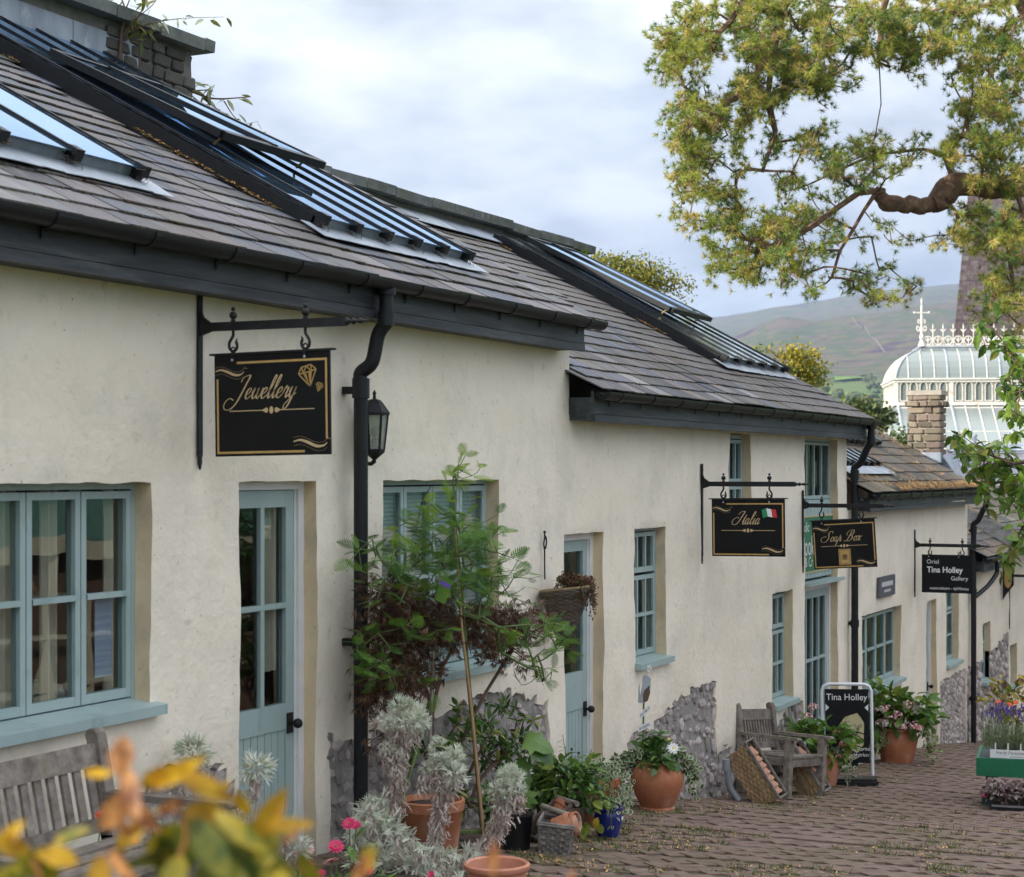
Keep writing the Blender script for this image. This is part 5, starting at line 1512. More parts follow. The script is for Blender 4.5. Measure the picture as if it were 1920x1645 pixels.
weathered_bench('garden_bench', 'grey weathered wooden bench under the left window, partly behind blurred leaves', (-3.42, -.86, gz(-2.8) - .12), 0, 1.22, dep=.50, seat=.42, back=.80, slats=14, arm_h=.60)

def pot(name, label, c, prof, m_='terracotta', cat='plant pot', n=32, soil=None, wob=.012, rim=None, extra=None):
    t = thing(name, label, cat, c)
    b_ = MB(); b_.lathe(prof, n, c, wob=wob); obj('body', b_, m_, t, True)
    if soil:
        b_ = MB(); b_.lathe([(soil[0], soil[1] - .01), (soil[0] * .6, soil[1] + .012), (.001, soil[1] + .015)], 18, c); obj('soil', b_, 'soil', t, True)
    return t
# the big bellied pot
BP = Vector((3.98, -.47, gz(3.98)))
bigpot = pot('terracotta_pot', 'large round-bellied terracotta pot with leafy plant and trailing ivy beside the rubble wall', BP,
    [(.115, 0), (.13, .0), (.132, .018), (.122, .03), (.165, .11), (.192, .19), (.197, .235), (.185, .29), (.158, .332), (.148, .343), (.152, .352), (.150, .362), (.135, .362), (.128, .34), (.128, .31)], soil=(.13, .325))
BL = Vector((2.12, -.84, gz(2.1)))
pot('glazed_pot', 'cobalt blue glazed pot with a small white tag on its side', BL,
    [(.055, 0), (.068, 0), (.078, .03), (.092, .09), (.094, .125), (.087, .155), (.086, .160), (.097, .166), (.098, .182), (.090, .184), (.080, .17), (.078, .14)], 'blue_glaze', soil=(.08, .16))
tg = MB(); d_ = (CAM - BL); d_.z = 0; d_.normalize(); q = Vector((-d_.y, d_.x, 0))
tg_c = BL + Vector((0, 0, .115)) + (d_ * .35 - q * 0 + RT * .9).normalized() * .0955
tn = (tg_c - BL - Vector((0, 0, .115))).normalized(); ts = Vector((-tn.y, tn.x, 0))
tg.prism([tg_c - ts * .016 - Vector((0, 0, .011)), tg_c + ts * .016 - Vector((0, 0, .009)), tg_c + ts * .016 + Vector((0, 0, .011)), tg_c - ts * .016 + Vector((0, 0, .009))], tn * .002)
obj('price_tag', tg, 'white_paint', bpy.data.objects['glazed_pot'])
SC = Vector((-.10, -1.22, gz(-.2)))
pot('plastic_planter', 'shallow round terracotta-coloured planter with rolled rim at the bottom edge', on_d(932, 1660, 8.55) - Vector((0, 0, .0)),
    [(.11, -.10), (.125, -.10), (.142, .07), (.152, .075), (.160, .088), (.160, .104), (.150, .112), (.140, .104), (.132, .04), (.12, -.05)], 'terracotta_pale', soil=(.125, -.03))
# pots hidden among the plants
UP = on_g(795, 1600)
UP = Vector((.38, -.50, gz(.4)))
mimpot = pot('terracotta_pot', 'tall terracotta pot of thin canes behind the silver plant', UP, [(.13, 0), (.14, 0), (.175, .26), (.185, .27), (.187, .32), (.172, .325), (.16, .29)], soil=(.165, .29))
acpot = pot('black_pot', 'black plastic pot under the feathery young tree, next to the wicker basket', Vector((1.02, -.70, gz(1.0))), [(.085, 0), (.095, 0), (.115, .20), (.12, .205), (.12, .225), (.108, .225), (.1, .19)], 'black_plastic', soil=(.105, .2))
rearpot = pot('terracotta_pot', 'terracotta pot trailing white-edged ivy behind the blue pot', Vector((2.75, -.50, gz(2.75))), [(.10, 0), (.11, 0), (.15, .25), (.16, .26), (.162, .31), (.148, .315), (.138, .28)], soil=(.14, .285))
sbpot = pot('wooden_tub', 'low brown tub under the yellowing leafy plant', Vector((1.98, -.58, gz(2))), [(.12, 0), (.13, 0), (.16, .17), (.165, .172), (.165, .19), (.15, .19), (.145, .16)], 'bark', soil=(.145, .17))
HP = on_g(1680, 1431); HP = Vector((12.35, -.30, gz(12.3)))
hydpot = pot('terracotta_pot', 'terracotta pot of pink hydrangea and ivy by the five-light window', HP, [(.165, 0), (.18, 0), (.19, .03), (.22, .16), (.232, .28), (.222, .34), (.205, .37), (.222, .385), (.224, .41), (.205, .41), (.19, .37)], soil=(.19, .38))
UR = Vector((8.85, -.42, gz(8.85)))
urnpot = pot('terracotta_pot', 'slim pale terracotta urn behind the garden armchair', UR, [(.075, 0), (.085, 0), (.105, .08), (.112, .16), (.098, .24), (.075, .29), (.078, .315), (.095, .33), (.082, .33), (.065, .29)], 'terracotta_pale', soil=(.07, .30))

# woven baskets ------------------------------------------------------------
def basket(name, label, W, l, w_, h, m_, taper=.85, posts=9, rows=9, weave_w=.011):
    """open trough basket in local axes (x long, y wide, z up) placed by W: woven strands round stakes, rolled rims, board ends"""
    t = thing(name, label, 'basket', W.translation)
    def ring(z):
        k = taper + (1 - taper) * z / h
        return [(-l / 2 * k, -w_ / 2 * k), (l / 2 * k, -w_ / 2 * k), (l / 2 * k, w_ / 2 * k), (-l / 2 * k, w_ / 2 * k)]
    def per(z, s):
        q = ring(z); i = int(s) % 4; f = s - int(s); a, b_ = q[i], q[(i + 1) % 4]
        return Vector((a[0] + (b_[0] - a[0]) * f, a[1] + (b_[1] - a[1]) * f, z))
    inner = MB()
    q0, q1 = ring(0), ring(h)
    for i in range(4):
        a, b_ = q0[i], q0[(i + 1) % 4]; c, d = q1[(i + 1) % 4], q1[i]; k = .965
        inner.add([W @ Vector((a[0] * k, a[1] * k, .003)), W @ Vector((b_[0] * k, b_[1] * k, .003)), W @ Vector((c[0] * k, c[1] * k, h)), W @ Vector((d[0] * k, d[1] * k, h))], [(0, 1, 2, 3), (3, 2, 1, 0)])
    inner.add([W @ Vector((a[0] * .96, a[1] * .96, .004)) for a in q0], [(0, 1, 2, 3)])
    obj('lining', inner, 'wicker_dark', t)
    per_side = [max(3, round(posts * (l if i % 2 == 0 else w_) / l)) for i in range(4)]
    S = [i + j / per_side[i] for i in range(4) for j in range(per_side[i])]
    st = MB()
    for s in S: st.tube([W @ per(0, s), W @ per(h, s)], .004, 5)
    obj('stake', st, m_, t, True)
    for r in range(rows):
        z = h * (r + .6) / (rows + .3); mb = MB()
        pts = []
        for i_, s in enumerate(S + [S[0] + 4]):
            p = per(z, s % 4); c_ = Vector((p.x, p.y, 0)); n_ = Vector((0, 0, 0)); sd = int(s) % 4
            n_ = (Vector((0, -1, 0)), Vector((1, 0, 0)), Vector((0, 1, 0)), Vector((-1, 0, 0)))[sd]
            o = .008 if (i_ + r) % 2 else -.004
            pts.append(p + n_ * o)
        hh = h / (rows + .3) * .46
        P = crom(pts, 2)
        for a, b_ in zip(P, P[1:]):
            if (b_ - a).length > 1e-4: mb.prism([W @ (a + Vector((0, 0, -hh))), W @ (b_ + Vector((0, 0, -hh))), W @ (b_ + Vector((0, 0, hh))), W @ (a + Vector((0, 0, hh)))], (W.to_3x3() @ Vector((-(b_ - a).y, (b_ - a).x, 0)).normalized()) * .004)
        obj('woven_strand', mb, m_, t)
    rm = MB(); q = [Vector((a[0] * 1.03, a[1] * 1.03, h + .006)) for a in ring(h)]
    for i in range(4):
        rm.tube([W @ q[i], W @ q[(i + 1) % 4]], .0085, 7); rm.tube([W @ (q[i] + Vector((0, 0, .011))), W @ (q[(i + 1) % 4] + Vector((0, 0, .011)))], .007, 7)
    obj('rim', rm, 'wicker_grey' if m_ != 'wicker_dark' else m_, t, True)
    return t
def small_pot(label, W, r=.05, l=.09, grp='terracotta pots lying in the baskets'):
    t = thing('small_pot', label, 'plant pot', W.translation, group=grp)
    b_ = MB(); b_.lathe([(r * .62, 0), (r * .66, 0), (r * .9, l * .72), (r, l * .73), (r, l), (r * .88, l), (r * .8, l * .7), (r * .55, .01)], 14)
    b_.v = [tuple(W @ Vector(v)) for v in b_.v]; obj('body', b_, 'terracotta', t, True)
def rows_of_pots(W0, n, label, r=.052, pitch=.055, l=.085):
    ORD = ['uppermost', 'second from the top', 'third from the top', 'middle', 'fifth from the top', 'sixth from the top', 'lowest']
    for i in range(n):
        small_pot(f'{label}, {ORD[i] if i < n - 1 else "lowest"} of the row', W0 @ Matrix.Translation((i * pitch, 0, 0)) @ Matrix.Rotation(rad(90), 4, 'Y') @ Matrix.Rotation(R.uniform(-.05, .05), 4, 'X'), r, l)
# tipped-up trough left of the armchair, open side to the street and down the slope
pA = on_g(1403, 1499); gzA = gz(6.7)
W = Matrix.Translation((6.72, -.27, gzA + .235)) @ Matrix.Rotation(rad(8), 4, 'Z') @ Matrix.Rotation(rad(-30), 4, 'Y') @ Matrix.Rotation(rad(0), 4, 'Z')
def basis(ux, uy, uz, o):
    ux, uy, uz = Vector(ux).normalized(), Vector(uy).normalized(), Vector(uz).normalized()
    return Matrix(((ux.x, uy.x, uz.x, o[0]), (ux.y, uy.y, uz.y, o[1]), (ux.z, uy.z, uz.z, o[2]), (0, 0, 0, 1)))
def trough(px, py, d, l, w_, h, lab, npot, plab):
    L_ = (RT * .50 - Vector((0, 0, .82)) - FW * .20).normalized(); U = RT * .80 + Vector((0, 0, .50)) - FW * .42; U = (U - L_ * U.dot(L_)).normalized()
    W = basis(L_, U.cross(L_), U, on_d(px, py, d) - U * h)
    basket('wicker_trough', lab, W, l, w_, h, 'wicker', .88, 12, 11)
    rows_of_pots(W @ Matrix.Translation((-l * .42, 0, h - .045)), npot, plab, r=w_ * .36, pitch=l * .82 / npot, l=.085)
def tipped(o, lean, yaw, l, w_, h, nm, lab, npot, plab, m_='wicker'):
    """trough standing on one long edge of its mouth, long axis lying back against the wall"""
    along = Vector((math.cos(yaw) * math.cos(lean), math.sin(yaw) * math.cos(lean), -math.sin(lean)))     # down its length
    side = Vector((math.sin(yaw), -math.cos(yaw), 0))
    up = along.cross(side) * -1
    W = basis(along, side, along.cross(side), o)
    t = basket(nm, lab, W, l, w_, h, m_, .88, 12, 11)
    W2 = W @ Matrix.Translation((-l / 2 * .82, 0, h - .055))
    rows_of_pots(W2 @ Matrix.Translation((0, 0, 0)), npot, plab, r=w_ * .40, pitch=l * .80 / npot, l=.085)
    return W
yawA = rad(-64)
trough(1434, 1442, 15.35, .54, .20, .23, 'honey-coloured wicker trough of terracotta pots tipped against the wall left of the garden armchair', 7, 'terracotta pot in the left trough')
trough(1521, 1437, 16.35, .50, .20, .22, 'brown wicker trough of terracotta pots tipped behind the legs of the garden armchair', 6, 'terracotta pot in the trough behind the armchair')
# grey split-willow basket in front of the black pot
Wb = Matrix.Translation((1.12, -.92, gz(1.1) + .004)) @ Matrix.Rotation(rad(18), 4, 'Z') @ Matrix.Rotation(rad(6), 4, 'X')
basket('willow_basket', 'dark grey willow basket with a wooden handle rail, holding terracotta pots', Wb, .30, .20, .165, 'wicker_grey', .82, 11, 9)
hd = MB(); hd.tube([Wb @ Vector((.10, -.12, .18)), Wb @ Vector((.16, .12, .215))], .016, 10); obj('handle_rail', hd, 'bench_wood', bpy.data.objects['willow_basket'], True)
for i, (x, y) in enumerate(((-.08, -.02), (.0, .03), (.07, -.01))):
    small_pot(('left', 'middle', 'right')[i] + ' terracotta pot of three lying in the grey willow basket', Wb @ Matrix.Translation((x, y, .14)) @ Matrix.Rotation(rad(70), 4, 'X') @ Matrix.Rotation(R.uniform(-.3, .3), 4, 'Y'), .06, .11)
Wb2 = Matrix.Translation((1.62, -.72, gz(1.6) + .01)) @ Matrix.Rotation(rad(-35), 4, 'Z') @ Matrix.Rotation(rad(-35), 4, 'Y')
basket('willow_basket', 'tipped dark willow basket spilling terracotta pots beside the yellowing leafy plant', Wb2, .30, .18, .15, 'wicker_dark', .85, 9, 8)
hd = MB(); hd.tube([Wb2 @ Vector((.18, -.12, .15)), Wb2 @ Vector((.18, .12, .15))], .017, 10); obj('handle_rail', hd, 'bench_wood', bpy.data.objects['willow_basket.001'], True)
for i, (x, y) in enumerate(((-.05, 0), (.05, .02))):
    small_pot(('inner', 'outer')[i] + ' terracotta pot of the two in the tipped dark willow basket', Wb2 @ Matrix.Translation((x, y, .11)) @ Matrix.Rotation(rad(80), 4, 'Y'), .065, .12)
# grey drain pipe stub
t = thing('drain_pipe', 'short bent grey drain pipe standing on the paving by the rubble wall', 'pipe', (6.55, -.21, gz(6.55)))
b_ = MB(); b_.tube(crom([(6.47, -.17, gz(6.5) + .36), (6.48, -.18, gz(6.5) + .22), (6.50, -.20, gz(6.5) + .10), (6.53, -.26, gz(6.5) + .0)], 5), .030, 14); obj('bent_length', b_, 'pipe_grey', t, True)
b_ = MB(); b_.tube([(6.47, -.17, gz(6.5) + .26), (6.47, -.17, gz(6.5) + .36)], .035, 14); obj('socket', b_, 'pipe_grey', t, True)
b_ = MB(); b_.tube(crom([(6.5, -.16, gz(6.5) + .36), (6.58, -.2, gz(6.5) + .38), (6.68, -.27, gz(6.5) + .30), (6.64, -.27, gz(6.5) + .2), (6.54, -.24, gz(6.5) + .25)], 6), .006, 6); obj('cable', b_, 'ring', t, True)

# ---------------------------------------------------------------- pavement sign
pl, pr = on_d(1540, 1470, 17.2), on_d(1636, 1470, 17.2)
AB = on_g(1590, 1468); 
t = thing('pavement_sign', 'black gallery pavement board in a white tube frame on a dark rubber foot', 'pavement sign', (AB.x, AB.y, gz(AB.x)))
ux = Vector((.36, -.93, 0)).normalized(); uz = Vector((.05, .03, 1)).normalized(); nb_ = ux.cross(uz).normalized()
if nb_.dot(CAM - AB) < 0: nb_ = -nb_
base = Vector((AB.x, AB.y, gz(AB.x)))
sc_ = depth(AB) / FPX
hwid = 46 * sc_; H0 = 14 * sc_; H1 = 184 * sc_
Ts = lambda p, o=.006: base + ux * p[0] + uz * p[1] + nb_ * o
fr = MB(); rr = .07
fp = [(-hwid, H0), (-hwid, H1 - rr), (-hwid + rr * .3, H1 - rr * .3), (-hwid + rr, H1), (hwid - rr, H1), (hwid - rr * .3, H1 - rr * .3), (hwid, H1 - rr), (hwid, H0)]
fr.tube([Ts(p, 0) for p in fp], .017, 10); obj('tube_frame', fr, 'white_metal', t, True)
b_ = MB(); b_.prism([Ts((-hwid + .03, .20), -.004), Ts((hwid - .03, .20), -.004), Ts((hwid - .03, H1 - .05), -.004), Ts((-hwid + .03, H1 - .05), -.004)], nb_ * .008); pb = obj('panel', b_, 'sign_black', t)
g = MB(); gm = lambda p: Ts(p, .0055)
poly2(g, gm, [(-.08, .42), (-.02, .33), (.10, .30), (.16, .38), (.17, .62), (.10, .70), (-.02, .66), (-.10, .55)]); poly2(g, gm, [(-.02, .235), (.06, .23), (.10, .25), (.03, .275)])
mat('sign_moon', (.42, .36, .17), (.55, .50, .30), scale=6, rough=.5)
obj('pictured_sky', g, 'sign_moon', t)
g = MB(); gm2 = lambda p: Ts((p.x, p.y), .0068)
def twigs(p, a, l, w_, dpt):
    q = (p[0] + l * math.cos(a), p[1] + l * math.sin(a)); m_ = ((p[0] + q[0]) / 2 + R.gauss(0, l * .1), (p[1] + q[1]) / 2 + R.gauss(0, l * .1))
    q = (max(-hwid + .04, min(hwid - .04, q[0])), max(.22, min(H1 - .16, q[1])))
    ribbon(g, [p, m_, q], gm2, w_, w_)
    if dpt: 
        for _ in range(R.choice((2, 2, 3))): twigs(q, a + R.gauss(0, .6), l * R.uniform(.55, .8), w_ * .62, dpt - 1)
for s in range(6): twigs((hwid - .045, .26 + .07 * s), rad(150 + R.uniform(-35, 25)), .13, .011, 4)
obj('pictured_branches', g, 'sign_black', t)
g = MB()
gm = lambda p: Ts(p, .0078)
sans(g, 'Tina Holley', gm, .092, 0, H1 - .16, 'C', sx=.96); sans(g, 'landscape artist', gm, .052, .085, .325, 'C', sx=.9); sans(g, 'arlunydd tirlun', gm, .052, .07, .265, 'C', sx=.9)
obj('lettering', g, 'sign_white', t)
g = MB()
for s in (-1, 1):
    xx = s * (hwid - .035)
    g.prism([Ts((xx, H1 - .20), .002), Ts((xx - s * .035, H1 - .235), .002), Ts((xx, H1 - .27), .002)], nb_ * .006)
obj('clip', g, 'white_metal', t)
b_ = MB()
for x0, x1, z0, z1, d0, d1 in ((-hwid - .04, hwid + .04, .0, .03, -.20, .20), (-hwid - .03, hwid + .03, .03, .055, -.15, .15)):
    c8 = .05
    b_.prism([base + ux * a + nb_ * b2 + Vector((0, 0, z0)) for a, b2 in ((x0 + c8, d0), (x1 - c8, d0), (x1, d0 + c8), (x1, d1 - c8), (x1 - c8, d1), (x0 + c8, d1), (x0, d1 - c8), (x0, d0 + c8))], (0, 0, z1 - z0))
obj('rubber_foot', b_, 'black_plastic', t)

# ---------------------------------------------------------------- plant stall at the right
TB = Vector((7.95, -2.10, gz(8.0)))
ds_ = depth(TB) / FPX
t = thing('plant_table', 'dark green timber plant table with bright green edge board at the right', 'table', TB)
ty = (FW + RT * .31).normalized(); tx = (RT - FW * .31).normalized()
Tt = lambda a, b_, z: TB + tx * a + ty * b_ + Vector((0, 0, z))
def tbox(mb, a0, a1, b0, b1, z0, z1): mb.prism([Tt(a0, b0, z0), Tt(a1, b0, z0), Tt(a1, b1, z0), Tt(a0, b1, z0)], (0, 0, z1 - z0))
m = MB(); tbox(m, -.06, 1.5, -.03, .0, .275, .435); obj('edge_board', m, 'table_green', t)
m = MB(); tbox(m, -.06, -.03, .001, .75, .275, .434); obj('edge_board', m, 'table_green', t)
m = MB(); tbox(m, -.029, 1.5, .001, .75, .38, .425); obj('table_top', m, 'table_dark', t)
for a in (.02, 1.2):
    m = MB(); tbox(m, a, a + .10, .05, .15, .15, .379); tbox(m, a - .035, a + .13, .02, .18, .0, .15); obj('leg', m, 'table_dark', t)
# lavender tray on the table
lt = thing('plant_tray', 'tray of purple flowering lavender with white card edge on the green table', 'plant tray', Tt(.4, .2, .43))
m = MB()
for i in range(8):
    for j in range(3): 
        a, b_ = .09 + i * .115, .04 + j * .12
        m.prism([Tt(a + .012, b_ + .012, .437), Tt(a + .095, b_ + .012, .437), Tt(a + .095, b_ + .098, .437), Tt(a + .012, b_ + .098, .437)], (0, 0, .08))
obj('cell_pot', m, 'black_plastic', lt)
m = MB(); tbox(m, .06, 1.1, .008, .014, .437, .512); card = obj('card_edge', m, 'white_paint', lt)
Tc = lambda p, o=.0085: Tt(p[0], .008 - (o - .008), .437 + p[1])
g = MB(); Tc = lambda p: Tt(p[0], .0065, .437 + p[1])
mat('grey_print', (.16, .16, .17), rough=.6)
sans(g, 'Hardy Perennials', Tc, .042, .115, .036, sx=.92); sans(g, 'British Grown', Tc, .02, .235, .010)
obj('lettering', g, 'grey_print', lt)
g = MB(); poly2(g, Tc, [(.405, 0.001), (.425, .012), (.435, .045), (.455, .06), (.6, .07), (.6, .001)]); obj('printed_corner', g, 'sign_black', lt)
m = MB(); 
for i in range(9): 
    a = .10 + i * .11; m = MB()
    m.prism([Tt(a, .03, .50), Tt(a + .012, .03, .50), Tt(a + .012, .03, .57), Tt(a, .03, .57)], ty * .001)
    obj('plant_label', m, 'white_paint', lt)
# heuchera tray on the paving
ht = thing('plant_tray', 'black tray of purple-leaved plants on the paving under the green table edge', 'plant tray', Tt(.2, -.25, .0))
gz_t = gz(Tt(.2, -.25, 0).x) - TB.z
m = MB()
for i in range(7):
    for j in range(2):
        a, b_ = .09 + i * .115, -.32 + j * .12
        m.prism([Tt(a + .01, b_ + .01, gz_t + .012), Tt(a + .10, b_ + .01, gz_t + .012), Tt(a + .105, b_ + .105, gz_t + .12), Tt(a + .005, b_ + .105, gz_t + .12)], (0, 0, .004))
        m.prism([Tt(a + .012, b_ + .012, gz_t + .012), Tt(a + .098, b_ + .012, gz_t + .012), Tt(a + .098, b_ + .10, gz_t + .012), Tt(a + .012, b_ + .10, gz_t + .012)], (0, 0, .105))
obj('cell_pot', m, 'black_plastic', ht)
m = MB(); tbox(m, .07, .9, -.335, -.33, gz_t + .003, gz_t + .06); tbox(m, .07, .9, -.33, -.07, gz_t + .003, gz_t + .01); obj('tray', m, 'black_plastic', ht)
m = MB(); tbox(m, .085, .9, -.338, -.3355, gz_t + .034, gz_t + .052); obj('tray_lip', m, 'silver', ht)

# ---------------------------------------------------------------- cone basket on the wall
t = thing('wall_basket', 'cone-shaped wicker wall basket of dead brown plants hanging beside the second door', 'hanging basket', (2.93, 0, 1.25))
bx_, bz_ = 2.98, 1.24
m = MB(); hk = crom([(bx_, -.012, 1.30), (bx_ - .01, -.015, 1.40), (bx_ - .01, -.015, 1.50), (bx_ - .035, -.02, 1.55), (bx_ - .01, -.022, 1.60), (bx_ + .01, -.02, 1.56), (bx_ - .005, -.02, 1.52)], 5)
m.tube(hk, .0055, 6); m.ball(hk[-1], .008, 6); m.tube([(bx_ - .012, -.016, 1.58), (bx_ - .012, -.016, 1.62)], .006, 6); m.ball((bx_ - .012, -.016, 1.63), .010, 6); obj('hook', m, 'iron', t, True)
cone = MB()
def cone_pt(a, f):
    r_ = .16 * (1 - f) ** .85 + .012
    return Vector((bx_ + r_ * math.sin(a) * 1.05, -.175 - r_ * math.cos(a) + .02 * f, bz_ - .40 * f + .02 * math.cos(a) * (1 - f)))
for s in range(30):
    f = s / 29 * .97; tw = MB()
    P = []
    for k in range(29):
        a = 2 * math.pi * k / 28; p = cone_pt(a, f); o = .006 if (k + s) % 2 else -.002
        P.append(p + Vector((math.sin(a), -math.cos(a), 0)) * o)
    tw.tube(P, .0095, 5, caps=False); obj('woven_strand', tw, 'wicker_dark' if s > 0 else 'wicker', t, True)
m = MB()
for k in range(14): m.tube([cone_pt(2 * math.pi * k / 14, f) for f in (0, .3, .6, .97)], .005, 5)
obj('stake', m, 'wicker', t, True)
m = MB(); m.lathe([(.13, -.05), (.07, -.18), (.02, -.30)], 14, (bx_, -.175, bz_)); m.lathe([(.145, -.03), (.07, -.02), (.001, -.015)], 14, (bx_, -.175, bz_)); obj('moss_lining', m, 'soil', t, True)
BASKET = t; BK = Vector((bx_, -.175, bz_))

# ---------------------------------------------------------------- ornamental stake in the big pot
t = thing('garden_stake', 'green garden stake with a painted watering can and two small white name boards', 'ornament', BP + Vector((-.08, .05, .33)))
so_ = on_d(1206, 1400, depth(BP)); pxs = depth(BP) / FPX
Tk = lambda p, o=0.0: so_ + RT * (p[0] * pxs) + Vector((0, 0, p[1] * pxs)) - FW * o
m = MB(); m.tube([Tk((-1, -30)), Tk((1, 85))], .007, 6); obj('stake', m, 'fern', t, True)
m = MB(); m.prism([Tk(p, .010) for p in ((-5, 82), (4, 83), (8, 96), (13, 105), (14, 128), (10, 132), (3, 136), (-1, 130), (-2, 118), (-6, 95))], FW * -.01)
m.prism([Tk(p, .010) for p in ((-5, 82), (-7, 110), (-6, 121), (-9, 112), (-10, 83))], FW * -.008)
obj('watering_can', m, 'lead_pale', t)
m = MB(); m.prism([Tk(p, .022) for p in ((0, 84), (8, 86), (13, 102), (11, 108), (12, 116), (8, 112), (2, 106), (-1, 98))], FW * -.003); obj('painted_robin', m, 'bark', t)
m = MB(); m.tube([Tk((9, 133), .012), Tk((10, 142), .012)], .004, 5)
for k in range(5): a = 2 * math.pi * k / 5; m.ball(Tk((11 + 3 * math.cos(a), 146 + 5 * math.sin(a)), .012), .011, 6, sq=(.7, .5, 1.1))
obj('painted_flower', m, 'white_petal', t, True)
for (cx, cy, rot, txt) in ((3, 66, rad(42), 'WELCOME TO'), (2, 38, rad(27), 'MY GARDEN')):
    ca, sa = math.cos(rot), math.sin(rot)
    Tb = lambda p, o=.012: Tk((cx + p[0] * ca - p[1] * sa * .3, cy + p[0] * sa + p[1] * (1 if 1 else ca)), o)
    m = MB(); m.prism([Tb((-13, -5)), Tb((13, -5)), Tb((13, 5)), Tb((-13, 5))], FW * -.004); obj('name_board', m, 'sign_white', t)
    g = MB(); Tb2 = lambda p: Tb(p, .0175)
    sans(g, txt, Tb2, 6.0, 0, -2.2, 'C', sx=.62, bold=.08); obj('lettering', g, 'grey_print', t)

# ---------------------------------------------------------------- inside the windows
def curtain(parent, xa, xb, z0, z1, y, m_='curtain', folds=7):
    mb = MB(); n = folds * 6
    P = [(xa + (xb - xa) * i / n, y + .018 * math.sin(i / 6 * 2 * math.pi)) for i in range(n + 1)]
    for (p, q) in zip(P, P[1:]): mb.add([(p[0], p[1], z0), (q[0], q[1], z0), (q[0], q[1], z1), (p[0], p[1], z1)], [(0, 1, 2, 3)])
    return obj('curtain', mb, m_, parent, True)
[curtain(A, a_, a_ + w_, .98, 2.0, .16, folds=f_) for a_, w_, f_ in ((-2.72, .14, 2), (-2.36, .13, 2), (-2.06, .10, 2), (-1.86, .07, 1), (-1.62, .06, 1), (-.60, .05, 1), (-.34, .16, 3))]
pp = MB(); pp.box(-1.72, -1.60, .132, .135, 1.10, 1.46); obj('notice', pp, 'paper', A)
rb = MB()
for i in range(44): rb.prism([(.76, .14, .86 + i * .025), (2.26, .14, .86 + i * .025), (2.26, .15, .881 + i * .025), (.76, .15, .881 + i * .025)], (0, .001, .0015))
obj('slat_blind', rb, 'blind', A)
curtain(B, 4.85, 5.38, .60, 1.0, .30, folds=6)
cb2 = MB(); cb2.box(9.7, 10.7, .5, .52, -.6, .7); obj('display_board', cb2, 'curtain', B)
def shelf_goods(parent, x0, x1, z, y):
    mb = MB(); mb.box(x0, x1, y - .1, y + .1, z - .025, z); obj('window_shelf', mb, 'curtain', parent)
    for i in range(int((x1 - x0) / .13)):
        g = MB(); x = x0 + .07 + i * .13 + R.uniform(-.02, .02); h = R.uniform(.05, .13); r = R.uniform(.02, .04)
        g.lathe([(r * .7, z + .001), (r, z + h * .4), (r * .5, z + h * .8), (r * .6, z + h)], 10, (x, y, 0))
        obj('display_item', g, R.choice(['terracotta', 'curtain', 'teal', 'gold', 'pink_petal', 'blind']), parent, True)
shelf_goods(A, -2.9, -1.5, 1.0, .30); shelf_goods(B, 4.8, 5.4, .60, .34); shelf_goods(B, 8.45, 9.08, -.16, .34); shelf_goods(C, 12.0, 13.8, -.46, .34); shelf_goods(A, -2.9, -1.5, 1.47, .55)

# ---------------------------------------------------------------- the shed across the street (mirrored in the window glass)
SX0, SX1, SY = 2.5, 22.0, -8.8
t = thing('timber_shed', 'long brown timber shed with green roof across the street, mirrored in the windows', 'shed', (10, SY - 2, gz(10)))
def sz(x): return gz(x)
m = MB(); m.prism([(SX0, SY, gz(SX0) - .2), (SX1, SY, gz(SX1) - .2), (SX1, SY, gz(8) + 2.1), (SX0, SY, gz(8) + 2.1)], (0, -4, 0)); wl_ = obj('wall', m, 'shed_wood', t)
zt = gz(8) + 2.1
m = MB(); m.prism([(SX0 - .2, SY + .45, zt + .05), (SX0 - .2, SY - 2, zt + .85), (SX0 - .2, SY - 4.3, zt + .05)], (SX1 - SX0 + .4, 0, 0)); obj('roof', m, 'shed_green', t)
m = MB(); m.box(SX0 - .2, SX1 + .2, SY + .452, SY + .48, zt - .12, zt + .10); obj('fascia', m, 'shed_cream', t)
x = SX0
while x < SX1:
    m = MB(); m.box(x, x + .08, SY + .3, SY + .42, gz(x) - .2, zt - .12); obj('post', m, 'shed_cream', t); x += 1.65
m = MB(); m.box(SX0, SX1, SY + .31, SY + .41, zt - .95, zt - .90); m.box(SX0, SX1, SY + .31, SY + .41, zt - 1.55, zt - 1.48); obj('rail', m, 'shed_cream', t)
